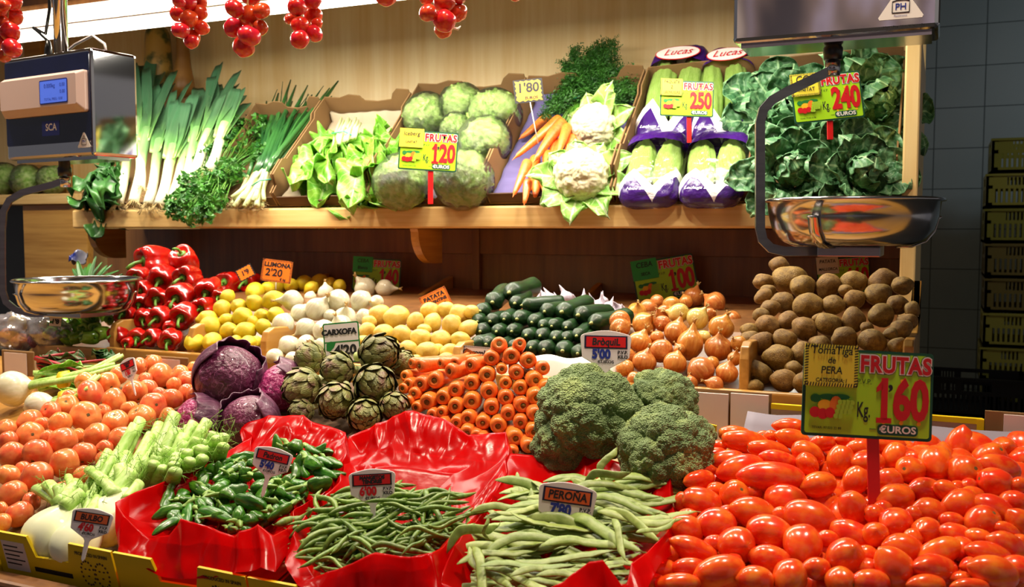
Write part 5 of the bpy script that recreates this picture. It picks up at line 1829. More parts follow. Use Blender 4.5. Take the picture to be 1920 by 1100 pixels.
def art_me(seed):
    rr = random.Random(seed)
    b = MB()
    b.blob(lambda d: Vector((d.x * 0.72, d.y * 0.72, d.z * 0.85)), 16, 10)
    rings = [(2.35, 6, 0.75, 0.62), (2.0, 8, 0.95, 0.70), (1.62, 8, 1.0, 0.72), (1.28, 8, 0.95, 0.66), (0.95, 7, 0.85, 0.56), (0.66, 6, 0.68, 0.44), (0.38, 5, 0.5, 0.32), (0.15, 4, 0.34, 0.22)]
    for ri, (th, n, L, W) in enumerate(rings):
        for k in range(n):
            a = 2 * pi * (k + 0.5 * (ri % 2)) / n + rr.uniform(-0.08, 0.08)
            d = Vector((sin(th) * cos(a), sin(th) * sin(a), cos(th)))
            tg = Vector((-cos(th) * cos(a), -cos(th) * sin(a), sin(th)))     # towards the tip
            y = (tg + d * (0.16 + 0.1 * rr.random() + (0.12 if ri < 3 else 0.0))).normalized()
            z = (d - y * d.dot(y)).normalized()
            base = Vector((d.x * 0.76, d.y * 0.76, d.z * 0.86)) - tg * L * 0.35
            M = Matrix.Translation(base) @ Matrix((y.cross(z), y, z)).transposed().to_4x4()
            l, w = L * rr.uniform(0.92, 1.08), W * rr.uniform(0.92, 1.08)

            def fn(s, t, l=l, w=w):
                x = t * 2 - 1
                wd = w * 0.5 * (0.75 + 0.35 * sin(min(1, s * 1.5) * pi / 2)) * (1 - s ** 3.2) ** 0.62
                if s > 0.999:
                    wd = 0.012
                return Vector((x * wd, l * s, 0.10 * l * sin(s * pi) - 0.30 * wd * x * x - 0.10 * l * s * s + 0.02))
            b.grid(fn, 9, 6, 0, M)
            b.grid(lambda s, t, fn=fn: fn(s, 1 - t) - Vector((0, 0, 0.035 * (1 - s * 0.6))), 9, 6, 0, M)
    return b.mesh('bracts', M_['arti'])


ams = [art_me(i) for i in range(3)]
AR = [(634, 692, 35, 1.52, (-0.75, 0.1, 0.75), 'green artichoke under the white price card, tip to the lemons'), (709, 664, 42, 1.55, (0.75, 0.12, 0.6), 'large purplish artichoke at the top of the pile'), (569, 726, 41, 1.50, (-0.75, -0.35, 0.6), 'green artichoke at the cabbage side, tip down'), (631, 750, 38, 1.46, (-0.2, -0.5, 0.85), 'artichoke in the middle of the bottom row, tip down to red cellophane'), (703, 720, 43, 1.49, (0.35, -0.25, 0.9), 'round purplish artichoke showing its open tip beside the carrots'), (684, 778, 36, 1.44, (0.2, -0.1, 1.0), 'dark artichoke at the bottom showing its whorl above the cellophane'), (583, 672, 32, 1.56, (-0.8, 0.5, 0.2), 'artichoke at the back beside the white onions'), (738, 760, 30, 1.47, (0.5, -0.3, 0.8), 'small dark artichoke low down beside the carrots'), (566, 770, 26, 1.47, (-0.7, -0.2, 0.6), 'small artichoke low down beside the red cabbage'), (752, 682, 30, 1.60, (0.6, 0.4, 0.5), 'pale artichoke at the back near the yellow potatoes')]
for i, (u, v, r, Y, ax, nm) in enumerate(AR):
    p = atY(u, v, Y)
    rad = r * dep(p) / FPX
    R = frame(cdir(*ax), RV, i)
    t = thing('artichoke', nm, 'artichoke', Matrix.Translation(p) @ R, 'artichokes')
    inst('bracts', ams[i % 3], t, Matrix.Diagonal((rad * 0.9, rad * 0.9, rad * 0.95, 1)))
    MB().tube([(0, 0, -rad * 0.6), (0, 0.001, -rad * 1.4)], [rad * 0.24, rad * 0.22], 10).obj('stalk', M_['palestem'], t)


# ---- broccoli
def brocmat():
    k = NT('broccoli_buds')
    co = k.coord()
    n = k.noise(co, 1.8, 3)
    base = k.ramp(n, [(0.34, '6e8852'), (0.55, '8ca468'), (0.74, 'b8cc7a')])
    vo = k.n('TexVoronoi')
    vo.inputs['Scale'].default_value = 26
    k.l(co, vo.inputs['Vector'])
    base = k.mix(k.math('MULTIPLY', k.math('LESS_THAN', vo.outputs['Distance'], 0.30), 0.35), base, 'a8bc90')
    base = k.mix(k.math('MULTIPLY', k.math('GREATER_THAN', vo.outputs['Distance'], 0.52), 0.3), base, '56703e')
    k.l(base, k.b.inputs['Base Color'])
    k.b.inputs['Roughness'].default_value = 0.7
    k.bump(k.math('SUBTRACT', 1.0, vo.outputs['Distance']), 0.6, 0.05)
    return k.m


M_['broc'] = brocmat()
bhm = [floret_head(i + 3, 240, 130, 2.3, 0.24, 15, 0.035, -0.45).mesh('head', M_['broc']) for i in range(2)]
BRC = [(1106, 778, 88, 1.42, (-0.1, 0.75, 0.75), 0.85, 'largest broccoli head, under the white price tag'), (1243, 750, 58, 1.50, (0.3, 0.8, 0.5), 0.85, 'broccoli head at the top beside the brown onions'), (1248, 850, 80, 1.36, (0.3, 0.35, 0.9), 0.9, 'broccoli head at the front beside the plum tomatoes'), (1052, 838, 50, 1.38, (-0.4, 0.2, 0.9), 0.85, 'small shaded broccoli head beside the carrots'), (1300, 822, 40, 1.44, (0.7, 0.5, 0.5), 0.9, 'small broccoli head near the yellow box corner')]
for i, (u, v, r, Y, ax, fl_, nm) in enumerate(BRC):
    p = atY(u, v, Y)
    rad = r * dep(p) / FPX * 1.02
    t = thing('broccoli', nm, 'broccoli', Matrix.Translation(p) @ frame(cdir(*ax), RV, i * 0.9), 'broccoli heads')
    inst('head', bhm[i % 2], t, Matrix.Diagonal((rad, rad, rad * fl_, 1)))
    MB().tube([(0, 0, -rad * 0.3), (0, 0, -rad * 1.0)], [rad * 0.3, rad * 0.22], 12).obj('stalk', M_['palestem'], t)
    if i == 1:
        leaf(rad * 0.55, rad * 0.34, 0.4, 0.3, 0.03, 8, 3, 0.4).obj('leaf', M_['savoy'], t, M=frame(Vector((-0.6, -0.6, 0.5)), Vector((0.7, -0.7, 0))) @ Matrix.Translation((0, -rad * 0.2, rad * 0.95)), solid=0.001)


# ---- fennel
def fennel(base, r, h, axis, stalks, label, seed):
    rr = random.Random(seed)
    if seed > 3:
        stalks = stalks + [(u + rr.uniform(-18, 14), v + rr.uniform(8, 34), hh + 0.006, sr * 0.95) for u, v, hh, sr in stalks]
    z = axis.normalized()
    R = frame(z, RV)
    t = thing('fennel_bulb', label, 'fennel', Matrix.Translation(base) @ R, 'fennel bulbs')
    Ri = (Matrix.Translation(base) @ R).inverted()
    pr = [(0, 1.0), (0.34, 0.98), (0.42, 0.8), (0.60, 0.5), (0.84, 0.2), (1.0, -0.15), (0.97, -0.45), (0.75, -0.75), (0.4, -0.9), (0, -0.92)]

    def mod(p, a, s):
        k = 1 + 0.10 * abs(cos(a * 2.5 + seed)) ** 0.6 * (1 if p.z < 0.9 else 0.3)
        return Vector((p.x * k * r, p.y * k * r * 0.8, p.z * h))
    MB().lathe(pr, 36, mod).obj('bulb', M_['fenb'], t, sub=1)
    fb = MB()
    for i, (u, v, hh, sr) in enumerate(stalks):
        e = Ri @ on(u, v, (FR[0], FR[1] + hh, FR[2]))
        a = 2 * pi * i / len(stalks) + 0.5
        s0 = Vector((0.45 * r * cos(a), 0.4 * r * sin(a), h * 0.55))
        m = (s0 + e) / 2 + Vector((0, 0, 0.006))
        q = [s0 * (1 - s) ** 2 + m * 2 * s * (1 - s) + e * s * s for s in [k / 5 for k in range(6)]]
        if seed > 3:
            ju, f_ = rr.uniform(-8, 8), 1.0
            while f_ > 0.3 and v + 84 * f_ > 945 - (u - 40 * f_ + ju - 218) * 0.455 - 14:
                f_ -= 0.05
            s0 = Ri @ on(u - 40 * f_ + ju, v + 84 * f_, (FR[0], FR[1] - 0.006, FR[2]))
            q = [s0 * (1 - k / 5) + e * (k / 5) for k in range(6)]
        MB().tube(q, [sr * 1.7, sr * 1.6, sr * 1.5, sr * 1.4, sr * 1.35, sr * 1.3], 10, flat=0.7).obj('stalk', M_['fens'], t)
        for f in range(2):
            p0 = q[rr.randint(2, 5)]
            for w_ in range(2):
                d = Vector((rr.gauss(0, 1), rr.gauss(0, 1), rr.gauss(0.4, 1))).normalized()
                l = rr.uniform(0.02, 0.05)
                pm_ = p0 + d * l * 0.5 + Vector((rr.gauss(0, .004), rr.gauss(0, .004), 0))
                fb.tube([p0, pm_, p0 + d * l], [0.0006, 0.0005, 0.0003], 4)
                for g in range(7):
                    c = p0 + d * l * (0.3 + 0.1 * g)
                    e2 = Vector((rr.gauss(0, 1), rr.gauss(0, 1), rr.gauss(0, 1))).normalized() * rr.uniform(0.006, 0.016)
                    fb.tube([c, c + e2], [0.0004, 0.0002], 3)
    fb.obj('fronds', M_['fenf'], t)


def fpl(u, v, h=0.0):
    return on(u, v, (FR[0], FR[1] + h, FR[2]))


FAX = (fpl(330, 800, 0.02) - fpl(120, 960)).normalized()
ax0 = (Vector((0.1, 0.55, 0.55)))
fennel(fpl(104, 992, -0.005), 0.040, 0.052, ax0 + RV * 0.05, [(70, 915, .01, .0085), (90, 907, .02, .009), (110, 912, .03, .008), (146, 907, .02, .009), (155, 924, .03, .008), (128, 892, .02, .005)], 'white fennel bulb at the front corner of its crate', 1)
fennel(fpl(205, 968, -0.005), 0.038, 0.050, ax0 + RV * 0.1, [(168, 880, .02, .008), (228, 874, .03, .010), (247, 884, .03, .010), (190, 900, .03, .008), (262, 905, .02, .007)], 'white fennel bulb behind the lowest price tag', 2)
fennel(fpl(150, 1008, -0.005), 0.034, 0.048, ax0, [(150, 930, .02, .007), (172, 925, .02, .007), (185, 935, .02, .007)], 'pale fennel bulb lying low between the two front ones', 3)
fennel(fpl(248, 898, -0.035), 0.027, 0.05, ax0 + RV * 0.15, [(264, 786, .03, .008), (295, 855, .03, .008), (240, 850, .01, .007), (222, 848, .02, .007), (204, 845, .02, .006)], 'fennel bulb with the tallest upright cut stalk', 4)
fennel(fpl(292, 888, -0.035), 0.027, 0.05, ax0 + RV * 0.3, [(328, 776, .03, .009), (345, 815, .03, .008), (302, 845, .02, .008), (300, 795, .01, .008), (318, 838, .03, .008)], 'fennel bulb in the middle row with slanting stalks', 5)
fennel(fpl(326, 876, -0.035), 0.027, 0.05, ax0 + RV * 0.35, [(364, 793, .03, .008), (380, 826, .03, .009), (345, 846, .03, .008), (352, 800, .02, .006), (335, 855, .03, .009)], 'fennel bulb beside the red cellophane with fanned stalks', 6)
fennel(fpl(356, 866, -0.035), 0.027, 0.05, ax0 + RV * 0.4, [(389, 789, .03, .008), (405, 812, .03, .008), (420, 818, .03, .008), (372, 842, .03, .008), (398, 838, .02, .008)], 'fennel bulb farthest back below the red cabbages', 7)


# ---- crates under the front heaps
def front_crate(x0, x1, label, y0=0.972, y1=1.40, H=0.072, mark=True, tag_=True):
    w = x1 - x0
    z0 = base(y0) + 0.004
    al = math.atan(0.25)
    M = Matrix.Translation((x0, y0, z0)) @ Matrix.Rotation(al, 4, 'X')
    t = thing('cardboard_crate', label, 'crate', M, 'yellow printed crates along the counter')
    L = y1 - y0
    T = 0.004
    MB().box((0, T, 0), (w, L, T)).obj('bottom_panel', M_['card'], t, smooth=False)
    pol = [(0, 0), (w, 0), (w, H), (w * 0.66, H * 1.02), (w * 0.62, H * 0.58), (w * 0.34, H * 0.55), (w * 0.30, H), (0, H * 1.0)]
    mm = MB()
    n = len(pol)
    mm.add([(x, T * s, z) for s in (0, 1) for x, z in pol], [list(range(n)), list(range(n, 2 * n))[::-1]] + [[i, i + n, (i + 1) % n + n, (i + 1) % n] for i in range(n)])
    mm.obj('front_panel', M_['yellowbox'], t, smooth=False)
    MB().box((w * 0.31, -0.0008, H * 0.22), (w * 0.63, 0, H * 0.32)).obj('printed_band', M_['ink'], t, smooth=False)
    for xx in (0, w - T):
        MB().box((xx, T, T), (xx + T, L, H * 0.42)).obj('side_panel', M_['card'], t, smooth=False)
    MB().box((0, L - T, T), (w, L, H * 0.5)).obj('back_panel', M_['cardw'], t, smooth=False)
    if mark:
        Mf = Matrix.Translation((w * 0.83, -0.001, 0)) @ Matrix.Rotation(pi / 2, 4, 'X')
        o = txt('PRODUCED IN SPAIN', 0.0075, M_['ink'], t, 0, 0, 0, bold=0.0002, xs=0.85)
        o.matrix_basis = Matrix.Translation((w * 0.83, -0.0008, H * 0.84)) @ Matrix.Rotation(pi / 2, 4, 'X') @ Matrix.Diagonal((0.85, 1, 1, 1))
        b = MB()
        for cx_ in (-0.0135, 0.0135):
            for k in range(16):
                a = 2 * pi * k / 16
                b.ball((w * 0.83 + cx_ + 0.0125 * cos(a), -0.0002, H * 0.42 + 0.019 * sin(a)), 0.0021, 1, 0, (1, 0.4, 1))
            for dx, dz in ((-0.004, 0.006), (0.004, 0.006), (0, -0.005)):
                b.ball((w * 0.83 + cx_ + dx, -0.0002, H * 0.42 + dz), 0.0019, 1, 0, (1.3, 0.4, 0.8))
        b.obj('emblem', M_['cardd'], t)
    if tag_:
        MB().box((w * 0.06, -0.001, H * 0.16), (w * 0.26, 0, H * 0.82)).obj('paper_label', M_['cardw'], t, smooth=False)
        b = MB()
        for k in range(5):
            b.box((w * 0.075, -0.0016, H * (0.3 + 0.1 * k)), (w * (0.20 + 0.04 * (k % 2)), -0.001, H * (0.325 + 0.1 * k)))
        b.obj('label_lines', M_['ink'], t, smooth=False)
    return t


xb = [X_at(6, 1020, 0.972), X_at(228, 1060, 0.972), X_at(478, 1085, 0.972), X_at(800, 1095, 0.972), X_at(1165, 1095, 0.972), X_at(1900, 1095, 0.972)]
front_crate(xb[0], xb[1] - 0.002, 'yellow printed cardboard crate holding the fennel')
front_crate(xb[1] + 0.002, xb[2] - 0.002, 'yellow printed cardboard crate holding the green chilli peppers', tag_=False)
front_crate(xb[2] + 0.002, xb[3] - 0.002, 'yellow printed cardboard crate holding the thin green beans', mark=False)
front_crate(xb[3] + 0.002, xb[4] - 0.002, 'yellow printed cardboard crate holding the flat beans', mark=False, tag_=False)
front_crate(xb[0] - 0.26, xb[0] - 0.004, 'yellow printed cardboard crate at the far left end of the counter', mark=True)

# the tomato box: its tall white corners and low yellow-rimmed back
YT = 1.60
t = thing('tomato_box', 'white lined cardboard box with yellow rim holding the plum tomatoes', 'box', (0, YT, base(YT)))
xa, xc_, xd_, xe = X_at(1296, 770, YT), X_at(1440, 790, YT), X_at(1842, 810, YT), X_at(2010, 830, YT)


def zz(u, v, Y=YT):
    return atY(u, v, Y).z - base(YT)


MB().box((xa - 0.05, 0, 0), (xa + 0.062, 0.006, zz(1330, 737))).obj('corner_panel', M_['cardw'], t, smooth=False)
MB().box((xa + 0.066, 0.001, 0), (xc_, 0.006, zz(1400, 739))).obj('corner_panel', M_['cardw'], t, smooth=False)
MB().box((xa - 0.05, 0.007, 0), (xc_ + 0.004, 0.011, zz(1400, 736))).obj('corner_board', M_['card'], t, smooth=False)
MB().box((xc_ + 0.004, 0.004, 0), (xd_, 0.010, zz(1800, 792))).obj('back_panel', M_['cardw'], t, smooth=False)
MB().box((xc_ + 0.004, 0.002, zz(1800, 793)), (xd_, 0.012, zz(1800, 783))).obj('rim', M_['yellowbox'], t, smooth=False)
MB().box((xc_ + 0.002, 0.001, zz(1450, 812)), (xc_ + 0.012, 0.012, zz(1450, 783))).obj('rim', M_['yellowbox'], t, smooth=False)
MB().box((xd_ - 0.008, 0.001, 0), (xd_ + 0.002, 0.012, zz(1842, 787))).obj('rim', M_['yellowbox'], t, smooth=False)
MB().box((xd_ + 0.003, 0.0, 0), (xe, 0.006, zz(1880, 772))).obj('corner_board', M_['card'], t, smooth=False)
MB().box((xd_ + 0.028, -0.004, 0), (xe, -0.0005, zz(1880, 776))).obj('corner_panel', M_['cardw'], t, smooth=False)
def fnl(a, b):
    x, y = xa + 0.10 + a * (xe - xa - 0.10), 1.10 + b * 0.47
    return Vector((x, y, base(y) + 0.022 + 0.02 * noise.noise(Vector((x * 9, y * 9, 3))) + (0.045 * max(0, b - 0.75) / 0.25)))
tag(MB().grid(fnl, 30, 20).obj('paper_liner', M_['tissue'], solid=0.0015), 'grey crumpled paper liner under the plum tomatoes', 'paper')
yb_ = [(1308, 790), (1343, 798), (1340, 862), (1302, 850)]
t = thing('box_corner', 'yellow cardboard corner peeking out between broccoli and plum tomatoes', 'box', atY(1322, 830, 1.50))
pp = [atY(u, v, 1.5) - t.location for u, v in yb_]
mm = MB()
mm.add(pp + [p + Vector((0, 0.006, 0)) for p in pp], [[3, 2, 1, 0], [4, 5, 6, 7], [0, 1, 5, 4], [1, 2, 6, 5], [2, 3, 7, 6], [3, 0, 4, 7]])
mm.obj('corner_panel', M_['yellowbox'], t, smooth=False)
# grey-white box corners behind the round tomatoes
for (u0, u1, v0, Y, nm) in ((272, 352, 668, 1.62, 'pinkish white box flap behind the round tomatoes'), (2, 62, 657, 1.62, 'pinkish white box flap at the far left behind the big onion')):
    xa_, xb_2, zt2 = X_at(u0, v0, Y), X_at(u1, v0, Y), atY((u0 + u1) / 2, v0, Y).z
    t = thing('cardboard_flap', nm, 'box', (xa_, Y, base(Y)), 'box flaps behind the round tomatoes')
    MB().box((0, 0, 0), (xb_2 - xa_, 0.005, zt2 - base(Y))).obj('board', M_['card'], t, smooth=False, bevel=0.004)
    MB().box((0.012, -0.002, 0), (xb_2 - xa_ - 0.022, -0.0003, zt2 - base(Y) - 0.006)).obj('white_lining', M_['cardw'], t, smooth=False)
# a low tray carries the cabbages, artichokes and carrots
t = thing('produce_tray', 'low cardboard tray under the red cabbages, artichokes and carrots', 'tray', Matrix.Translation((X_at(330, 800, 1.42), 1.42, base(1.42) + 0.004)) @ Matrix.Rotation(math.atan(0.25), 4, 'X'))
MB().box((0, 0, 0), (X_at(1000, 800, 1.42) - X_at(330, 800, 1.42), 0.26, 0.020)).obj('bottom_panel', M_['cardd'], t, smooth=False)
# a shallow tray for the round tomatoes
x0, x1 = X_at(-60, 950, 1.0), X_at(150, 900, 1.0)
t = thing('tomato_tray', 'low cardboard tray under the round tomatoes', 'tray', Matrix.Translation((X_at(-40, 950, 1.0), 1.0, base(1.0) + 0.004)) @ Matrix.Rotation(math.atan(0.25), 4, 'X'))
xo = [o.matrix_basis.translation for o, *_ in RTO]
x0_, x1_, y1_ = min(q.x for q in xo) - 0.03 - t.matrix_basis.translation.x, xb[0] - 0.012 - t.matrix_basis.translation.x, (max(q.y for q in xo) - 0.98) * 1.03
MB().box((x0_, 0, 0.002), (x1_, y1_, 0.030)).obj('bottom_panel', M_['card'], t, smooth=False)


# ---- red cellophane
def cellophane():
    k = NT('red_cellophane')
    co = k.coord((1, 1, 1), False)
    bp = k.n('Bump')
    bp.inputs['Strength'].default_value = 0.35
    bp.inputs['Distance'].default_value = 0.006
    k.l(k.math('ADD', k.noise(co, 14, 2), k.math('MULTIPLY', k.noise(co, 70, 3), 0.15)), bp.inputs['Height'])
    k.l(bp.outputs[0], k.b.inputs['Normal'])
    k.b.inputs['Base Color'].default_value = lin('d60508')
    k.b.inputs['Roughness'].default_value = 0.2
    k.b.inputs['Specular IOR Level'].default_value = 0.2
    tl = k.n('BsdfTranslucent')
    tl.inputs['Color'].default_value = lin('e60c10')
    tr = k.n('BsdfTransparent')
    tr.inputs['Color'].default_value = lin('e01014')
    m1, m2 = k.n('MixShader'), k.n('MixShader')
    m1.inputs[0].default_value = 0.35
    m2.inputs[0].default_value = 0.26
    k.l(k.b.outputs[0], m1.inputs[1])
    k.l(tl.outputs[0], m1.inputs[2])
    k.l(m1.outputs[0], m2.inputs[1])
    k.l(tr.outputs[0], m2.inputs[2])
    k.l(m2.outputs[0], k.out.inputs[0])
    return k.m


M_['cello'] = cellophane()


def sheet(label, rim, drape, seed):
    """rim: (u, v, Y) round the crate, drape: {rim index: (u, v, Y)} where the sheet hangs down outside"""
    R = [atY(*q) for q in rim]
    c = sum(R, Vector()) / len(R)
    n = len(R)
    inner, outer = [], []
    for i, p in enumerate(R):
        q = c + (p - c) * (0.66 if p.y < c.y + 0.03 else 0.46)
        q.z = min(FR[1] + FR[2] * (q.y - FR[0]) - 0.016, p.z - 0.004)
        inner.append(q)
        if i in drape:
            outer.append(atY(*drape[i]))
        else:
            d = p - c
            d.z = 0
            d.normalize()
            outer.append(p + d * 0.010 + Vector((0, 0, -0.022)))
    cen = Vector((c.x, c.y, FR[1] + FR[2] * (c.y - FR[0]) - 0.05))

    def cr(P, s):                              # closed polyline with mildly rounded corners
        f = s * n
        i = int(f) % n
        t_ = f - int(f)
        t_ = t_ * t_ * (3 - 2 * t_) * 0.5 + t_ * 0.5
        return P[i] * (1 - t_) + P[(i + 1) % n] * t_

    def fn(a, b):
        I, Rm, O = cr(inner, a), cr(R, a), cr(outer, a)
        if b < 0.25:
            p = cen * (1 - b / 0.25) + I * (b / 0.25)
            p.z = cen.z + (I.z - cen.z) * (b / 0.25)
            return p
        if b < 0.68:
            t_ = (b - 0.25) / 0.43
            p = I * (1 - t_) + Rm * t_
            p.z += -0.012 * sin(t_ * pi)
        else:
            t_ = (b - 0.68) / 0.32
            p = Rm * (1 - t_) + O * t_
        k = min(1, (b - 0.25) / 0.2)
        q = p * 16 + Vector((seed, 0, 0))
        cm = Vector((noise.noise(q), noise.noise(q + Vector((9, 0, 0))), noise.noise(q + Vector((0, 9, 0)))))
        g = Vector((p.x * 22 + p.z * 9, p.y * 9 - p.z * 7, p.z * 14 + seed))
        fold = 0.5 - abs(noise.noise(g)) * 1.6
        f2 = abs(noise.noise(Vector((p.x * 40 + p.y * 26, p.y * 12, p.z * 30 + seed))))
        return p + cm * 0.006 * k + Vector((0, -0.55, 0.25)) * (fold * 0.020 + f2 * 0.008) * k
    o = MB().grid(fn, 220, 60).obj('red_cellophane', M_['cello'])
    tag(o, label, 'cellophane', 'red cellophane sheets lining crates')


sheet('red cellophane sheet lining the crate of green chilli peppers', [(218, 945, 1.03), (300, 908, 1.12), (380, 872, 1.2), (425, 850, 1.27), (474, 818, 1.33), (452, 797, 1.37), (500, 780, 1.38), (570, 776, 1.38), (592, 792, 1.38), (650, 812, 1.36), (648, 845, 1.31), (638, 885, 1.25), (600, 932, 1.18), (558, 955, 1.12), (545, 988, 1.05), (520, 1002, 1.01), (490, 983, 1.0), (440, 1004, .995), (390, 986, .995), (345, 974, .995), (322, 1006, .995), (285, 1012, 1.0), (248, 978, 1.01)],
      {0: (222, 1000, 1.0), 22: (226, 1030, .985), 21: (238, 1055, .967), 20: (305, 1080, .96), 19: (345, 1089, .96), 18: (400, 1088, .96), 17: (445, 1072, .96), 16: (490, 1060, .96), 15: (520, 1072, .965)}, 1.0)
sheet('red cellophane sheet lining the crate of thin green beans', [(552, 1002, 1.04), (578, 962, 1.10), (622, 917, 1.18), (652, 882, 1.26), (645, 850, 1.33), (655, 822, 1.37), (700, 800, 1.38), (740, 778, 1.38), (775, 769, 1.38), (830, 785, 1.38), (852, 797, 1.38), (885, 817, 1.38), (950, 806, 1.38), (955, 850, 1.34), (945, 885, 1.28), (920, 935, 1.22), (890, 985, 1.14), (845, 1012, 1.07), (815, 1040, 1.01), (775, 1046, .99), (705, 1036, .985), (640, 1058, .98), (590, 1084, .98), (566, 1046, 1.01)],
      {23: (540, 1065, .968), 22: (560, 1098, .96), 21: (620, 1130, .955), 20: (700, 1140, .955), 19: (780, 1140, .955), 18: (830, 1130, .96)}, 5.0)
sheet('red cellophane sheet lining the crate of flat beans', [(852, 1022, 1.05), (895, 962, 1.17), (940, 902, 1.27), (958, 850, 1.34), (1035, 858, 1.37), (1075, 868, 1.37), (1098, 852, 1.37), (1180, 866, 1.36), (1206, 888, 1.36), (1218, 867, 1.35), (1256, 880, 1.32), (1264, 962, 1.24), (1245, 1000, 1.14), (1215, 1034, 1.08), (1182, 1052, 1.03), (1172, 1092, 1.0), (1158, 1092, .99), (1130, 1048, .985), (1105, 1052, .985), (1060, 1090, .98), (1000, 1112, .975), (900, 1118, .98), (832, 1098, .99)],
      {13: (1230, 1075, 1.04), 14: (1215, 1105, 1.01), 15: (1200, 1130, .98), 16: (1160, 1150, .96), 17: (1130, 1150, .955), 18: (1090, 1150, .955), 19: (1050, 1150, .955), 20: (1000, 1160, .955), 21: (900, 1160, .955), 22: (830, 1140, .96)}, 9.0)

# ---- small green chilli peppers
PD = [(375, 680, 70, 800, 45), (340, 790, 75, 950, 35), (240, 520, 160, 690, 45), (640, 590, 420, 470, 42), (430, 650, 400, 860, 45), (500, 710, 820, 810, 50), (500, 760, 500, 850, 36), (320, 620, 440, 600, 36), (520, 610, 640, 700, 32), (560, 620, 650, 650, 32), (600, 560, 780, 460, 46), (720, 570, 960, 500, 52), (690, 590, 850, 620, 46), (1130, 700, 835, 600, 62), (720, 690, 800, 760, 46), (880, 830, 870, 710, 54), (900, 600, 1010, 610, 46), (1180, 480, 1090, 620, 55), (1370, 660, 1140, 810, 44), (1270, 530, 1450, 630, 42), (1240, 640, 1310, 640, 46), (1010, 400, 1230, 440, 50), (780, 370, 640, 440, 44), (830, 290, 680, 380, 34), (940, 290, 780, 360, 34), (780, 400, 850, 400, 42), (880, 400, 990, 400, 40), (900, 330, 990, 340, 38), (940, 280, 1000, 270, 34), (1110, 500, 1000, 480, 60), (1340, 120, 1450, 150, 52), (1290, 140, 1390, 210, 38), (1500, 130, 1620, 190, 42), (1450, 180, 1540, 260, 42), (1500, 250, 1630, 320, 52), (1600, 240, 1740, 300, 42), (1670, 240, 1830, 310, 38), (1380, 430, 1390, 260, 46), (1560, 370, 1780, 420, 44), (1480, 330, 1510, 410, 38), (1360, 480, 1480, 440, 56), (1500, 500, 1740, 440, 66), (1270, 470, 1330, 430, 44), (780, 890, 860, 900, 34), (890, 900, 990, 890, 34), (900, 830, 1060, 800, 48), (560, 500, 630, 480, 38), (1400, 220, 1460, 220, 28), (620, 780, 760, 760, 40), (1000, 740, 1100, 800, 44), (560, 700, 480, 620, 36), (1180, 720, 1260, 690, 40), (1420, 560, 1480, 520, 36), (1100, 320, 1200, 260, 40), (1060, 560, 1160, 640, 40), (300, 740, 360, 860, 40), (240, 820, 320, 720, 40), (1220, 560, 1330, 590, 40)]


def pad_me(seed):
    rr = random.Random(seed)
    bx = rr.uniform(-0.14, 0.14) + (0.22 if seed == 2 else 0)
    o = Vector((seed, 2, 2))
    q, R = [], [0.22, 0.66, 0.84, 0.96, 1.0, 1.0, 0.97, 0.91, 0.82, 0.70, 0.50, 0.18]
    n = len(R)
    b = MB()
    vs = []
    for i in range(n):
        s = i / (n - 1)
        q.append(Vector((bx * sin(s * pi) * 1.0, 0, s if i else 0.03)))
    # unit length along z, unit half width handled by non-uniform scale
    pts = q
    for i, p in enumerate(pts):
        for j in range(14):
            a = 2 * pi * j / 14
            k = R[i] * (1 + 0.14 * cos(3 * a + seed) + 0.22 * noise.noise(Vector((cos(a) * 1.1, sin(a) * 1.1, p.z * 4)) + o))
            vs.append(Vector((p.x * 2.2 + cos(a) * k, sin(a) * k, p.z)))
    fs = [[i * 14 + j, i * 14 + (j + 1) % 14, (i + 1) * 14 + (j + 1) % 14, (i + 1) * 14 + j] for i in range(n - 1) for j in range(14)]
    fs += [list(range(14))[::-1], [(n - 1) * 14 + j for j in range(14)]]
    b.add(vs, fs)
    return b.mesh('pepper_body', M_['padron'])


pdm = [pad_me(i) for i in range(5)]
pds = MB().tube([(0, 0, 0.02), (0.05, 0, -0.06), (0.25, 0, -0.22), (0.5, 0.1, -0.42)], [0.5, 0.26, 0.20, 0.22], 8).mesh('stem', M_['padstem'])
out = []
for i, (xa_, ya_, xb2, yb2, hw) in enumerate(PD):
    rr = random.Random(i + 300)
    u0, v0, u1, v1 = 270 + xa_ / 4.923, 810 + ya_ / 4.923, 270 + xb2 / 4.923, 810 + yb2 / 4.923
    hh = rr.uniform(-0.002, 0.008) + (0.006 if hw > 48 else 0)
    a, b = fpl(u0, v0, hh), fpl(u1, v1, hh + rr.uniform(-0.004, 0.004))
    w_ = hw / 4.923 * dep(a) / FPX * 1.2
    L = (b - a).length
    if L < w_ * 3.0:                            # seen end on: it points into the heap
        b = b + Vector((0, 0.02, -0.03)).normalized() * (w_ * 3.0 - L)
        L = (b - a).length
    zd = (b - a).normalized()
    M = Matrix.Translation(a) @ frame(zd, Vector((0, 0, 1)) if abs(zd.z) < 0.9 else RV, rr.uniform(0, 6)) @ Matrix.Diagonal((w_, w_, L, 1))
    o = inst('green_chilli', pdm[i % 5], None, M)
    inst('stem', pds, o, Matrix.Diagonal((1.25, 1.25, w_ / L * 4.2, 1)))
    out.append((o, (u0 + u1) / 2, (v0 + v1) / 2, 9))
rr = random.Random(12)
PDP = [(300, 975), (330, 915), (400, 880), (470, 850), (540, 830), (635, 860), (630, 890), (560, 935), (520, 975), (440, 990), (350, 965)]


def inside(poly, x, y):
    c = False
    for i in range(len(poly)):
        x0, y0 = poly[i]
        x1, y1 = poly[i - 1]
        if (y0 > y) != (y1 > y) and x < (x1 - x0) * (y - y0) / (y1 - y0) + x0:
            c = not c
    return c


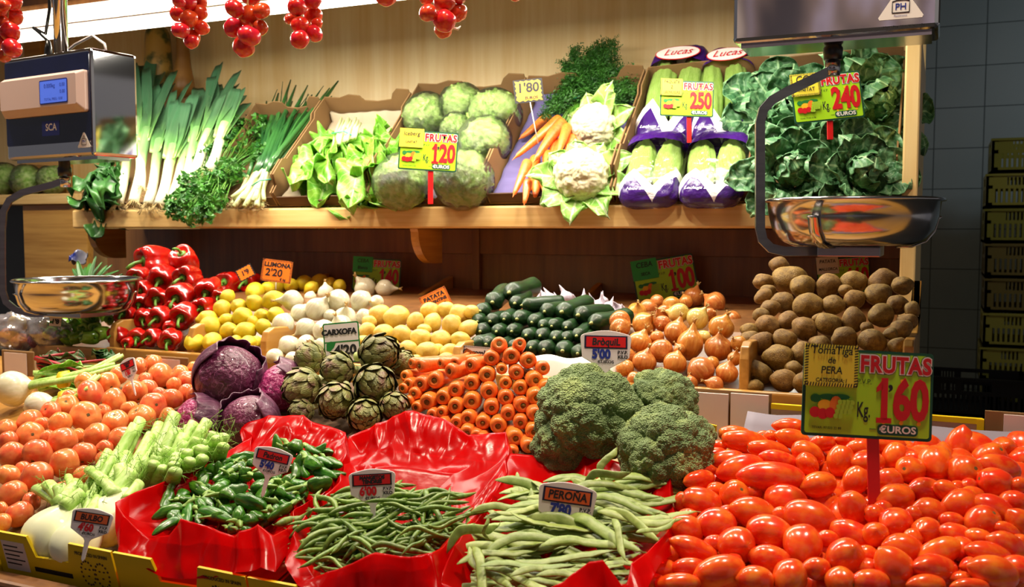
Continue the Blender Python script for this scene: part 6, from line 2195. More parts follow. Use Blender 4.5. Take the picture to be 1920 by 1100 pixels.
k = 0
while k < 60:
    u, v = rr.uniform(295, 640), rr.uniform(825, 995)
    if inside(PDP, u, v):
        k += 1
        a = fpl(u, v, -0.020 + 0.010 * (k % 2))
        d = Vector((rr.gauss(0, 1), rr.gauss(0, 1), rr.gauss(0, 0.3) + 0.2)).normalized()
        w_ = 0.0095
        o = inst('green_chilli', pdm[k % 5], None, Matrix.Translation(a - d * 0.02) @ frame(d, Vector((0, 0, 1)) if abs(d.z) < 0.9 else RV, k) @ Matrix.Diagonal((w_, w_, 0.048, 1)))
        inst('stem', pds, o, Matrix.Diagonal((1, 1, 0.6, 1)))
        tag(o, 'green chilli pepper half buried in its heap in red cellophane', 'pepper', 'green chillies half buried in the heap')
label_rows(out, 'green chilli pepper in the red cellophane crate, %s, %s', 'green chilli peppers in the crate', 1.6, 'pepper')


# ---- thin green beans and flat beans


def bean_me(seed):
    rr = random.Random(seed)
    c1, c2 = rr.uniform(-0.16, 0.16), rr.uniform(-0.05, 0.05)
    n = 14
    q = [(c1 * sin(pi * i / n) + c2 * sin(2 * pi * i / n), 0.010 * sin(i * 0.7 + seed), i / n - 0.5) for i in range(n + 1)]
    R = [0.25, 0.6, 0.85, 1, 1.05, 0.95, 1.05, 0.95, 1.05, 0.95, 1, 0.9, 0.75, 0.5, 0.12]
    b = MB()
    b.tube(q, [0.041 * r for r in R], 8)
    b.tube([q[0], (q[0][0] + 0.02, 0, -0.56)], [0.008, 0.006], 5)
    return b.mesh('green_bean', M_['bean'])


bnm = [bean_me(i) for i in range(8)]
BP_ = [(552, 1002), (610, 935), (680, 910), (760, 915), (835, 930), (872, 962), (862, 1000), (790, 1040), (700, 1045), (640, 1068), (595, 1078), (568, 1045)]
BL = [(640, 985, 118, 35), (615, 1010, 125, 48), (690, 1005, 130, -25), (745, 1035, 120, -8), (660, 955, 90, 25), (720, 965, 105, 22), (735, 1015, 60, 85), (700, 990, 100, 30), (765, 985, 90, -20), (820, 955, 90, 12), (838, 930, 60, -75), (790, 1005, 85, 8), (600, 1040, 90, 60), (625, 1060, 80, -30), (690, 1030, 110, -30), (755, 955, 85, -15), (795, 930, 70, 25), (580, 975, 75, 25), (655, 1015, 85, 62), (840, 975, 80, 35), (710, 1040, 95, -12), (775, 1025, 70, 70), (725, 940, 80, 15)]
rr = random.Random(77)
beans = []
while len(beans) < 215:
    u, v = rr.uniform(545, 875), rr.uniform(905, 1080)
    if inside(BP_, u, v):
        beans.append((u, v, rr.uniform(75, 115), rr.gauss(20, 38)))
out = []
for i, (u, v, l, g) in enumerate(beans + BL):
    top = i >= 215
    h = (0.018 + 0.0007 * (i - 215)) if top else -0.014 + 0.030 * i / 215
    p = fpl(u, v, h)
    ln = l * dep(p) / FPX
    ga = radians(g)
    d = (RV * cos(ga) + (Vector((0, 1, 0.3)).normalized() * 1.15) * sin(ga) + Vector((0, 0, rr.gauss(0, 0.10)))).normalized()
    M = Matrix.Translation(p) @ frame(d, Vector((0, 0, 1)), rr.uniform(0, 6.3)) @ Matrix.Diagonal((ln * 0.9 if ln < 0.08 else 0.075, ln * 0.9 if ln < 0.08 else 0.075, ln, 1)) @ Matrix.Diagonal((1.35, 1.35, 1, 1))
    o = inst('green_bean', bnm[i % 8], None, M)
    if top:
        out.append((o, u, v, 12))
    else:
        tag(o, 'thin green bean tangled in the heap in red cellophane', 'bean', 'thin green beans in the heap')
label_rows(out, 'thin green bean lying on top of the bean heap, %s, %s', 'thin green beans on top of the heap', 1.6, 'bean')
p0, p1 = fpl(516, 982, 0.02), fpl(585, 957, 0.024)
d = (p1 - p0)
tag(inst('green_bean', bnm[1], None, Matrix.Translation((p0 + p1) / 2) @ frame(d, Vector((0, 0, 1)), 1.0) @ Matrix.Diagonal((0.14, 0.14, d.length * 1.05, 1))), 'thick pale green bean lying across the cellophane ridge beside the chillies', 'bean')


def flat_me(seed):
    rr = random.Random(seed)
    c1, c2 = rr.uniform(-0.14, 0.14), rr.uniform(-0.06, 0.06)
    n = 20
    b = MB()
    vs = []
    for i in range(n + 1):
        s = i / n
        wd = 0.060 * min(1, s * 7 + 0.08) ** 0.7 * min(1, (1 - s) * 4 + 0.03) ** 0.75
        th = 0.016 * min(1, s * 6 + 0.1) * min(1, (1 - s) * 5 + 0.1) * (1 + 0.25 * sin(s * 40))
        cx_ = c1 * sin(pi * s) + c2 * sin(2 * pi * s)
        cz = 0.012 * sin(s * 9 + seed) + 0.05 * rr.uniform(0.9, 1.1) * sin(pi * s) * (seed % 3 - 1)
        for j in range(10):
            a = 2 * pi * j / 10
            vs.append(Vector((cx_ + cos(a) * wd + 0.004 * sin(s * 23), cz + sin(a) * th, s - 0.5)))
    fs = [[i * 10 + j, i * 10 + (j + 1) % 10, (i + 1) * 10 + (j + 1) % 10, (i + 1) * 10 + j] for i in range(n) for j in range(10)]
    fs += [list(range(10))[::-1], [n * 10 + j for j in range(10)]]
    b.add(vs, fs)
    b.tube([(0, 0, 0.49), (0.02 * (seed % 3 - 1), 0, 0.53), (0.05 * (seed % 3 - 1), 0, 0.56)], [0.006, 0.004, 0.002], 5)
    return b.mesh('flat_bean', M_['flat'])


flm = [flat_me(i) for i in range(7)]
FP = [(905, 1000), (960, 940), (1015, 925), (1120, 905), (1190, 900), (1245, 950), (1245, 985), (1205, 1025), (1170, 1045), (1160, 1100), (1060, 1108), (880, 1112), (850, 1085), (890, 1050)]
FB = [(1120, 1000, 215, -33), (1080, 1000, 225, -20), (1010, 985, 180, -8), (985, 1005, 200, -14), (1000, 1030, 190, 10), (955, 1020, 170, 8), (1060, 1040, 190, 4), (930, 1045, 150, 15), (1105, 1020, 180, 5), (1180, 985, 150, -35), (1200, 965, 160, -6), (1150, 955, 160, -15), (1050, 975, 190, -5), (920, 1065, 160, -40), (900, 1080, 170, -55), (965, 1085, 170, -22), (1030, 1070, 150, 12), (1090, 1060, 110, 20), (1130, 925, 150, 20), (1180, 915, 120, -10), (985, 950, 120, 15), (1160, 1010, 130, -60), (990, 1060, 180, 5), (1080, 1085, 150, -5), (1230, 985, 90, 30), (1140, 1075, 90, 50)]
rr = random.Random(5)
fb = []
while len(fb) < 110:
    u, v = rr.uniform(850, 1250), rr.uniform(900, 1110)
    if inside(FP, u, v):
        fb.append((u, v, rr.uniform(130, 190), rr.gauss(-2, 20)))
out = []
for i, (u, v, l, g) in enumerate(fb + FB):
    top = i >= 110
    h = (0.016 + 0.0011 * (i - 110)) if top else -0.012 + 0.026 * i / 110
    p = fpl(u, v, h)
    ln = min(l * dep(p) / FPX, 0.15)
    ga = radians(g)
    d = (RV * cos(ga) + (Vector((0, 1, 0.3)).normalized() * 1.2) * sin(ga) + Vector((0, 0, rr.gauss(0, 0.06)))).normalized()
    nrm = (Vector((0, -0.5, 0.85)) + Vector((rr.gauss(0, 0.3), rr.gauss(0, 0.3), 0))).normalized()
    z = d
    y = (nrm - z * nrm.dot(z)).normalized()
    M = Matrix.Translation(p) @ Matrix((y.cross(z), y, z)).transposed().to_4x4() @ Matrix.Diagonal((ln * 0.95, ln, ln, 1))
    o = inst('flat_bean', flm[i % 7], None, M)
    if top:
        out.append((o, u, v, 12))
    else:
        tag(o, 'pale green flat bean layered in the heap in red cellophane', 'bean', 'flat beans in the heap')
label_rows(out, 'pale flat bean lying on top of its heap, %s, %s', 'flat beans on top of the heap', 1.6, 'bean')
for (u0, v0, u1, v1, h0, h1, nm) in ((838, 1036, 935, 985, 0.03, 0.035, 'dark flat bean hanging over the cellophane ridge'), (1135, 908, 1157, 838, 0.03, 0.06, 'flat bean standing upright at the back of its heap'), (918, 1010, 916, 966, 0.04, 0.07, 'short flat bean sticking up beside the cellophane ridge'), (1095, 918, 1182, 886, 0.03, 0.05, 'broad flat bean propped at the back of its heap')):
    a, b = fpl(u0, v0, h0), fpl(u1, v1, h1)
    d = b - a
    y = (-FV - d.normalized() * (-FV).dot(d.normalized())).normalized()
    z = d.normalized()
    tag(inst('flat_bean', flm[2], None, Matrix.Translation((a + b) / 2) @ Matrix((y.cross(z), y, z)).transposed().to_4x4() @ Matrix.Diagonal((min(0.11, d.length * 1.5), 0.10, d.length * 1.02, 1))), nm, 'bean')

# ---- far left of the counter: tied bulb onions, chard, bagged produce
BO = (0.99, 1.080, 0.27)
bo_me = onion_me(3, M_['wonion'], 0.5, 0.92)
for u, v, r, eu, ev, nm in ((24, 728, 34, 215, 694, 'large white bulb onion with taped green stalks'), (74, 760, 27, 170, 735, 'smaller white bulb onion in front of the taped one')):
    p = on(u, v, BO)
    rad = r * dep(p) / FPX
    e = on(eu, ev, (BO[0], BO[1] + 0.01, BO[2]))
    d = (e - p).normalized()
    t = thing('bulb_onion', nm, 'onion', p, 'white bulb onions')
    inst('bulb', bo_me, t, frame(d, Vector((0, 0, 1))) @ Matrix.Diagonal((rad, rad, rad, 1)))
    n = 5
    L = (e - p).length
    sx = d.cross(Vector((0, 0, 1))).normalized()
    for i in range(n):
        o1 = sx * (i - 2) * 0.006 + Vector((0, 0, 0.004 * (i % 2)))
        MB().tube([d * rad * 1.0 + o1 * 0.5, d * L * 0.45 + o1, d * L * 0.75 + o1 * 2.2, d * L * rr.uniform(1.0, 1.25) + o1 * 4 + Vector((0, 0, 0.015 * (i % 3)))], [0.010, 0.009, 0.008, 0.005], 8, flat=0.7).obj('stalk', M_['fens'], t)
    c = d * L * 0.5
    MB().tube([c - d * 0.010, c + d * 0.010], 0.021, 16, flat=0.7).obj('yellow_tape', M_['yellowbox'], t)
M_['redstem'] = pm('red_chard_stalk', '8c1020', 'b82030', scale=6, rough=0.35)
M_['chardd'] = leafmat('chard_leaf', '24421a', '46642a', 'a03040')
CPL = (1.62, 1.235, 0.2)
leafy('chard_bunch', 'bunch of chard with red stalks lying behind the round tomatoes', 'chard', [(130, 684), (175, 676), (210, 684), (150, 672), (228, 680), (120, 676), (190, 694), (165, 688), (240, 690)], 12, 0.12, 0.042, 21, 'chardd', (75, 694), 0.18, 0.02, plane=CPL, stems='redstem')
leafy('spinach_bunch', 'fresh green spinach leaves at the left end of the red peppers', 'spinach', [(182, 662), (200, 660), (215, 664), (190, 668), (222, 672), (205, 670)], 8, 0.05, 0.032, 22, 'chard', (196, 682), 0.10, 0.02, plane=(1.68, 1.245, 0.3))
leafy('celery_stalks', 'pale green celery stalks lying behind the bulb onions', 'celery', [(120, 708), (160, 700), (215, 690), (240, 700), (180, 715), (200, 705)], 10, 0.15, 0.03, 23, 'lettuce', (70, 722), 0.1, 0.02, plane=(1.5, 1.195, 0.2), stems='fens')
leafy('herb_bundle', 'dark green cut leaf bundle with blue wrapper behind the hanging pan', 'herbs', [(112, 492), (130, 486), (150, 484), (170, 486), (190, 488), (210, 492), (222, 500), (140, 490), (180, 492), (160, 488)], 95, 0.09, 0.017, 24, 'chard', (165, 560), 0.02, 0.0, plane=(2.3, 1.43, 0.6), arch=0.12)
o = atY(142, 482, 2.42)
t = thing('blue_wrapper', 'blue and clear plastic wrapper on top of the dark leaf bundle', 'wrapper', o)
MB().grid(lambda a, b: Vector(((a - 0.5) * 0.07, 0.02 * sin(a * 9) + 0.01 * b, (b - 0.5) * 0.035 + 0.01 * sin(a * 14 + b * 5))), 14, 8).obj('film', pm('blue_film', '1a2a7c', 'c8ccd8', scale=12, rough=0.2), t, solid=0.001)
M_['tomb'] = M_['tom']
for i, (u, v, r, items, nm) in enumerate(((28, 622, 46, (('round_tomato', 'tom', 10, 18, 17), ('round_tomato', 'tom', -14, 8, 16), ('lemon', 'lemon', 4, -16, 16)), 'clear plastic bag of mixed fruit at far left'), (92, 622, 40, (('onion', 'rcab', -22, 16, 17), ('onion', 'rcab', 14, 10, 13)), 'clear plastic bag with purple onions beside the green peppers'))):
    p = on(u, v, HP(1.30, 0.4))
    sc = dep(p) / FPX
    t = thing('plastic_bag', nm, 'bag', p, 'clear bags at the far left')
    o_ = Vector((i * 7, 1, 1))

    def fb_(d, o_=o_):
        k = 1 + 0.22 * noise.noise(d * 2.2 + o_) + 0.12 * abs(noise.noise(d * 6 + o_))
        return Vector((d.x * k * 1.15, d.y * k * 0.7, d.z * k * 0.8)) * r * sc
    MB().blob(fb_, 40, 26).obj('bag_film', film('bag_film_%d' % i, 'ece8ec', 0.4, 0.12, 0.62, 'c8c4cc'), t)
    for nm2, mt, dx, dy, rr_ in items:
        q = p + RV * dx * sc - UV * dy * sc
        M = Matrix.Translation(q) @ frame(cdir(0.3, 0.5, 0.6)) @ Matrix.Diagonal((rr_ * sc,) * 3 + (1,))
        if mt == 'tom':
            tag(inst('round_tomato', tmes[0], None, M), 'pale tomato inside the clear bag at far left, %s one' % ('lower' if dy > 12 else 'upper'), 'tomato')
        elif mt == 'lemon':
            tag(inst('lemon', lmes[0], None, M), 'yellow fruit inside the clear bag at far left', 'fruit')
        else:
            me = omes[0].copy()
            me.materials[0] = M_['rcab']
            tag(inst('purple_onion', me, None, M), 'purple onion inside the clear bag, %s' % ('the larger one' if rr_ > 15 else 'the smaller one'), 'onion')
# wrapped heads on the far-left shelf
for i, (u, v, r) in enumerate(((8, 336, 30), (52, 338, 30), (98, 336, 27))):
    p = atY(u, v, YL + 0.11)
    rad = r * dep(p) / FPX
    t = thing('wrapped_lettuce', 'film wrapped green lettuce on the far left shelf, %s' % ('leftmost', 'middle one', 'nearest the dark leafy bunch')[i], 'lettuce', Matrix.Translation(p) @ rnd_rot() @ Matrix.Diagonal((rad, rad, rad, 1)), 'wrapped lettuces on the far left shelf')
    inst('head', ice[i], t)
    inst('plastic_wrap', wr[i % 2], t)
# ================================================================== hanging scales
def rrect(w, h, r, n=5, cx=0.0, cy=0.0):
    q = []
    for sx, sy, a0 in ((1, 1, 0), (-1, 1, pi / 2), (-1, -1, pi), (1, -1, 1.5 * pi)):
        for i in range(n + 1):
            a = a0 + pi / 2 * i / n
            q.append((cx + sx * (w / 2 - r) + r * cos(a), cy + sy * (h / 2 - r) + r * sin(a)))
    return q


def ph_sticker(parent, x, y, z, s, M=None):    # white triangle with the weight sign
    B = M or Matrix.Identity(4)
    tri = [(-0.5, -0.36), (0.5, -0.36), (0.53, -0.30), (0.05, 0.42), (-0.05, 0.42), (-0.53, -0.30)]
    MB().prism([(a * s, b * s) for a, b in tri], 0, 0.0006).obj('sticker', M_['white'], parent, smooth=False, M=B @ Matrix.Translation((x, y, z)))
    k = MB()
    fr = [(-0.20, -0.20), (0.20, -0.20), (0.20, 0.08), (0.10, 0.11), (-0.10, 0.11), (-0.20, 0.08)]
    for i in range(6):
        a, b = Vector(fr[i] + (0,)) * s, Vector(fr[(i + 1) % 6] + (0,)) * s
        k.tube([a, b], 0.012 * s, 5)
    k.tube([Vector((0.07 * cos(t_), 0.18 + 0.07 * sin(t_), 0)) * s for t_ in [2 * pi * i / 14 for i in range(15)]], 0.012 * s, 5)
    k.obj('weight_sign', M_['ink'], parent, M=B @ Matrix.Translation((x, y, z + 0.0008)))
    for tx, sz, dy, mt, bo in (('PH', 0.22, -0.06, 'blueink', 0.004), ('Pesatronic', 0.075, -0.28, 'blueink', 0)):
        o = txt(tx, sz * s, M_[mt], parent, 0, 0, 0, bold=bo * s)
        o.matrix_basis = B @ Matrix.Translation((x, y + dy * s, z + 0.0012))


def pan_scale(label, d, pan_px, pan_r, conn, path, plate, box, lift=0.0, display=False, pole=None):
    pc = at(pan_px[0], pan_px[1], d)           # centre of the rim
    t = thing('hanging_scale', label, 'scale', pc, 'hanging market scales')
    P = lambda u, v, dd=d: at(u, v, dd) - pc
    R = pan_r
    prof = [(R, 0.002), (R + 0.004, -0.001), (R + 0.003, -0.004), (R - 0.004, -0.005), (R - 0.007, -0.03), (R - 0.013, -0.052), (R - 0.028, -0.072), (R - 0.05, -0.080), (0, -0.081), (0, -0.079), (R - 0.05, -0.078), (R - 0.029, -0.070), (R - 0.0145, -0.051), (R - 0.0085, -0.03), (R - 0.006, -0.004), (R - 0.003, 0.001)]
    b = MB()
    vs, fs, n = [], [], 64
    for r_, z_ in prof:
        for j in range(n):
            vs.append((r_ * cos(2 * pi * j / n), r_ * sin(2 * pi * j / n), z_))
    m_ = len(prof)
    for i in range(m_):
        for j in range(n):
            i2 = (i + 1) % m_
            fs.append([i * n + j, i2 * n + j, i2 * n + (j + 1) % n, i * n + (j + 1) % n])
    b.add(vs, fs)
    b.obj('pan', M_['steel'], t)
    ctr = P(conn[0], conn[1])
    MB().lathe([(0, 0.030), (0.013, 0.03), (0.014, 0.0), (0.017, -0.004), (0.016, -0.024), (0, -0.026)], 16).obj('connector', M_['black'], t, M=Matrix.Translation(ctr))
    MB().lathe([(0, 0.0), (0.013, 0.0), (0.013, -0.026), (0, -0.026)], 16).obj('ferrule', M_['steel'], t, M=Matrix.Translation(ctr + Vector((0, 0, -0.026))))
    pts = [P(*q) for q in path]
    xh = (pts[1] - pts[0]).cross(FV).normalized()
    MB().tube(pts, 0.0082 * 1.414, 4, flat=0.45, xh=xh).obj('arm', M_['brush'], t, smooth=False)
    a, c = P(*plate[0]), P(*plate[1])
    MB().box((a.x, -0.06, c.z), (c.x, 0.06, a.z - 0.001)).obj('plate', M_['brush'], t, smooth=False, bevel=0.002)
    for ang in (0.35, 2.8, -0.35 - pi / 2, -1.2 + pi):
        dr = Vector((cos(ang), sin(ang), 0))
        q = [dr * (R - 0.07) + Vector((0, 0, -0.0835)), dr * (R - 0.045) + Vector((0, 0, -0.083)), dr * (R - 0.022) + Vector((0, 0, -0.074)), dr * (R - 0.008) + Vector((0, 0, -0.056)), dr * (R - 0.002) + Vector((0, 0, -0.034)), dr * (R + 0.003) + Vector((0, 0, -0.030))]
        MB().tube(q, 0.010, 6, flat=0.2, xh=Vector((0, 0, 1)).cross(dr)).obj('prong', M_['steel'], t)
    x0, x1, y0, y1, z0, z1, yaw = box
    bw, bd, bh = x1 - x0, y1 - y0, z1 - z0
    Mb = Matrix.Translation(Vector((x1, y0, z0)) - pc) @ Matrix.Rotation(yaw, 4, 'Z') @ Matrix.Translation((-bw, 0, 0))
    body = MB().box((0, 0, 0), (bw, bd, bh)).obj('body', M_['chrome'], t, smooth=False, M=Mb, bevel=0.008)
    Mf = Mb @ Matrix.Rotation(pi / 2, 4, 'X')   # x right, y up, z out of the front face
    MB().box((0.012, bd * 0.15, -0.007), (bw - 0.012, bd * 0.85, 0.001)).obj('bottom_tray', M_['steel'], t, smooth=False, M=Mb)
    if display:
        MB().prism(rrect(bw - 0.010, bh - 0.045, 0.006, cx=bw / 2, cy=bh / 2 + 0.012), 0, 0.0015).obj('front_panel', pm('dark_blue_panel', '0a0e28', '10163c', scale=8, rough=0.08, coat=0.5), t, smooth=False, M=Mf)
        cy = bh * 0.60
        b = MB()
        w2, h2 = bw - 0.022, 0.098
        q0, q1 = rrect(w2, h2, 0.006, 3, bw / 2 + 0.0, cy), rrect(w2 - 0.022, h2 - 0.026, 0.004, 3, bw / 2, cy + 0.004)
        n = len(q0)
        b.add([(x, y, 0.0) for x, y in q0] + [(x, y, 0.010) for x, y in q0] + [(x, y, 0.026) for x, y in q1], [[i, (i + 1) % n, n + (i + 1) % n, n + i] for i in range(n)] + [[n + i, n + (i + 1) % n, 2 * n + (i + 1) % n, 2 * n + i] for i in range(n)] + [list(range(2 * n, 3 * n))])
        b.obj('display_housing', pm('pink_grey_plastic', 'c8b0a8', rough=0.4), t, smooth=False, M=Mf)
        lx, ly = bw - 0.108, cy + 0.002
        MB().prism(rrect(0.110, 0.058, 0.004, 3, lx, ly), 0.0262, 0.0268).obj('display_frame', M_['blueink'], t, smooth=False, M=Mf)
        MB().prism(rrect(0.104, 0.052, 0.002, 2, lx, ly), 0.0268, 0.0272).obj('screen', emit('lcd_blue', '4668d8', 0.55), t, smooth=False, M=Mf)
        for tx, dx, dy, sz in (('0.000kg', -0.014, 0.014, 0.014), ('0.00', 0.036, 0.014, 0.012), ('0.00', 0.036, -0.002, 0.012), ('TOTAL PREU  0.00', 0.0, -0.018, 0.009)):
            o = txt(tx, sz, M_['blueink'], t, 0, 0, 0, name='digits')
            o.matrix_basis = Mf @ Matrix.Translation((lx + dx, ly + dy, 0.0275))
        MB().prism(rrect(0.07, 0.036, 0.002, 2, bw - 0.16, 0.072), 0.0016, 0.002).obj('name_plate', M_['blueink'], t, smooth=False, M=Mf)
        o = txt('SCA', 0.024, M_['white'], t, 0, 0, 0, bold=0.0005)
        o.matrix_basis = Mf @ Matrix.Translation((bw - 0.158, 0.074, 0.0023))
        ph_sticker(t, bw - 0.030, 0.036, 0.002, 0.046, Mf)
    else:
        ph_sticker(t, bw - 0.060, 0.042, 0.001, 0.066, Mf)
        o = txt('Max 15kg  Min 100g  e=5g', 0.006, M_['ink'], t, 0, 0, 0)
        o.matrix_basis = Mf @ Matrix.Translation((bw - 0.055, 0.006, 0.001))
    top = Vector((pole[0], pole[1], z1)) - pc
    MB().tube([top - Vector((0, 0, 0.01)), Vector((top.x, top.y, 3.05 - pc.z))], 0.017, 16).obj('pole', M_['chrome'], t)
    return t, pc, Mb, bw, bd, bh


YR = 1.80
dR = dep(atY(1598, 374, YR))
b0, b1 = atY(1372, 80, 1.74), atY(1762, 50, 1.74)
pan_scale('steel hanging scale with round pan in front of the savoy cabbages', dR, (1598, 374), 0.149, (1562, 86),
          [(1563, 130), (1540, 141), (1475, 172), (1447, 188), (1431, 206), (1425, 230), (1425, 300), (1425, 380), (1425, 428), (1430, 450), (1445, 465), (1470, 471), (1545, 470)],
          ((1536, 460), (1655, 480)), (b0.x, b1.x, 1.745, 1.875, (b0.z + b1.z) / 2, (b0.z + b1.z) / 2 + 0.26, 0.0), pole=((b0.x + b1.x) / 2, 1.81))
YL_ = 1.77
dL = dep(atY(146, 523, YL_))
z0 = atY(175, 291, 1.70).z
q1 = atY(175, 291, 1.70)
t, pc, Mb, bw, bd, bh = pan_scale('steel hanging scale with blue display and round pan at far left', dL, (146, 523), 0.150, (121, 312),
          [(122, 338), (100, 346), (42, 361), (18, 375), (7, 396), (4, 430), (4, 500), (5, 545), (12, 566), (30, 581), (60, 588), (110, 588)],
          ((100, 577), (202, 592)), (q1.x - 0.35, q1.x, 1.70, 1.83, z0, z0 + 0.255, radians(-7)), display=True, pole=(atY(114, 60, 1.77).x, 1.77))
MB().tube([Mb @ Vector((bw - 0.03, bd * 0.5, bh)), Mb @ Vector((bw - 0.035, bd * 0.5, bh + 0.02)), Mb @ Vector((bw - 0.08, bd * 0.5, bh + 0.045)), Mb @ Vector((bw - 0.15, bd * 0.5, bh + 0.03)), Mb @ Vector((bw - 0.185, bd * 0.45, bh + 0.01)), Mb @ Vector((bw - 0.20, bd * 0.4, bh + 0.05)), Mb @ Vector((bw - 0.203, bd * 0.4, bh + 0.6))], 0.0035, 8).obj('cable', M_['whitep'], t)
MB().tube([Mb @ Vector((bw - 0.26, bd * 0.5, bh)), Mb @ Vector((bw - 0.262, bd * 0.5, bh + 0.05)), Mb @ Vector((bw - 0.30, bd * 0.4, bh + 0.085)), Mb @ Vector((bw - 0.23, bd * 0.3, bh + 0.06)), Mb @ Vector((bw - 0.21, bd * 0.3, bh + 0.12)), Mb @ Vector((bw - 0.21, bd * 0.3, bh + 0.6))], 0.004, 8).obj('cable', M_['black'], t)
MB().lathe([(0, 0.05), (0.005, 0.05), (0.009, 0.03), (0.011, 0.0), (0, 0)], 12).obj('cable_gland', M_['black'], t, M=Mb @ Matrix.Translation((bw - 0.26, bd * 0.5, bh)))

# ================================================================== strings of hanging tomatoes
BU = [([(335, 2, 13), (352, 6, 17), (334, 26, 16), (354, 35, 17), (375, 24, 15), (338, 57, 17), (378, 52, 15), (359, 70, 17), (359, 78, 14), (374, 3, 15), (348, -25, 17), (370, -22, 16), (335, -25, 15)], 2.2, 'string of red tomatoes hanging before the tube lamp, first one right of the leeks'),
      ([(440, 16, 19), (468, 30, 22), (438, 52, 19), (468, 67, 22), (457, 88, 21), (490, 20, 17), (488, 52, 15), (470, -6, 19), (442, -20, 18), (492, -18, 16)], 2.15, 'longest string of orange-red tomatoes, second from the lamp string towards the spring onions'),
      ([(557, 13, 18), (586, 0, 17), (587, 29, 18), (562, 47, 17), (546, 36, 13), (562, 74, 18), (589, 63, 17), (594, 44, 11), (560, -20, 17), (584, -30, 17)], 2.2, 'string of small tomatoes hanging above the spring onions'),
      ([(724, -7, 20), (742, -22, 18), (706, -25, 18)], 2.1, 'string of tomatoes whose lowest fruit just shows above the iceberg box'),
      ([(803, 24, 18), (833, 4, 21), (859, 24, 18), (833, 39, 22), (831, 56, 17), (800, -4, 14), (860, -8, 16), (835, -30, 20)], 2.05, 'string of bright red tomatoes with a white string end above the icebergs'),
      ([(968, -11, 15), (985, -28, 16)], 2.1, 'string of tomatoes barely showing above the yellow 1.80 card'),
      ([(6, 10, 13), (24, 4, 17), (24, 30, 19), (18, 60, 19), (3, 42, 15), (22, 90, 19), (2, 78, 14), (8, 104, 14), (0, 14, 16), (30, -22, 18)], 2.0, 'string of dusky tomatoes hanging at the far left before the scale')]
tvm = [tomato_me(i + 10, M_['tomv']) for i in range(3)]
for k, (L, d, nm) in enumerate(BU):
    c = at(sum(q[0] for q in L) / len(L), -60, d)
    t = thing('tomato_string', nm, 'tomatoes', c, 'strings of tomatoes hung from the canopy')
    its = settle([[u, v, r, d + 0.012 * ((i * 7) % 5 - 2)] for i, (u, v, r) in enumerate(L)], 0.92)
    for i, (p, r) in enumerate(its):
        rr = random.Random(k * 20 + i)
        inst('tomato', tvm[i % 3], t, Matrix.Translation(p - c) @ frame(cdir(rr.uniform(-0.6, 0.6), rr.uniform(0.2, 1), rr.uniform(-1, 0.3)), RV, i) @ Matrix.Diagonal((r, r, r, 1)))
    lo = max(L, key=lambda q: q[1])
    e = at(lo[0], lo[1], d + 0.01) - c
    MB().tube([Vector((0, 0.01, 3.05 - c.z)), Vector((0, 0.01, 0.05)), (Vector((0, 0.01, 0)) + e) * 0.5, e], 0.0022, 6).obj('string', M_['root'], t)
    if k == 4:
        q = at(848, 52, d) - c
        MB().tube([e, q, q + RV * 0.012 - UV * 0.003, q + RV * 0.018 + UV * 0.004], [0.002, 0.002, 0.004, 0.001], 6).obj('string_end', M_['white'], t)


# ================================================================== price cards
def face(p, roll, yaw=0.0, back=0.06):         # card frame: x right, y up, z to the shopper
    z = cdir(yaw, back, 1)
    y = (UV - z * UV.dot(z)).normalized()
    x = y.cross(z)
    return Matrix.Translation(p) @ Matrix((x, y, z)).transposed().to_4x4() @ Matrix.Rotation(radians(roll), 4, 'Z')


def disc(b, x, y, r, mi, z, n=14, sy=1.0):
    b.prism([(x + r * cos(2 * pi * i / n), y + r * sy * sin(2 * pi * i / n)) for i in range(n)], z, z + 0.0004, mi)


M_['fyel'] = pm('print_yellow', 'f2b81c', rough=0.5)
M_['forg'] = pm('print_orange', 'e87a1a', rough=0.5)
M_['fgrape'] = pm('print_grape', '9cc42c', rough=0.5)
M_['fgreen'] = pm('print_leaf', '1e7a34', rough=0.5)
M_['limeshade'] = M_['lime']
M_['greencard'] = pm('green_note_card', '28a048', rough=0.5)
M_['wnote'] = pm('white_note_card', 'd8d4cc', rough=0.5)
M_['ynote'] = pm('yellow_note_card', 'ecd83c', rough=0.5)
HAND = dict(shear=0.12)


def hatched(t, w, h, x, y, z, mat, n, edge):   # card with a black hatched border
    MB().box((x - w / 2, y - h / 2, z), (x + w / 2, y + h / 2, z + 0.0012)).obj('note_card', mat, t, smooth=False)
    b = MB()
    s = (w + h) * 2 / n
    for x0, x1, yy in ((x - w / 2, x + w / 2, y + h / 2 - edge), (x - w / 2, x + w / 2, y - h / 2)):
        k = x0
        while k < x1 - s * 0.5:
            b.add([(k, yy, z + 0.0015), (k + s * 0.42, yy, z + 0.0015), (k + s * 0.75, yy + edge, z + 0.0015), (k + s * 0.33, yy + edge, z + 0.0015)], [[0, 1, 2, 3]])
            k += s
    for y0, y1, xx in ((y - h / 2, y + h / 2, x - w / 2), (y - h / 2, y + h / 2, x + w / 2 - edge)):
        k = y0
        while k < y1 - s * 0.5:
            b.add([(xx, k, z + 0.0015), (xx + edge, k + s * 0.33, z + 0.0015), (xx + edge, k + s * 0.75, z + 0.0015), (xx, k + s * 0.42, z + 0.0015)], [[0, 1, 2, 3]])
            k += s
    b.obj('hatched_border', M_['ink'], t, smooth=False)


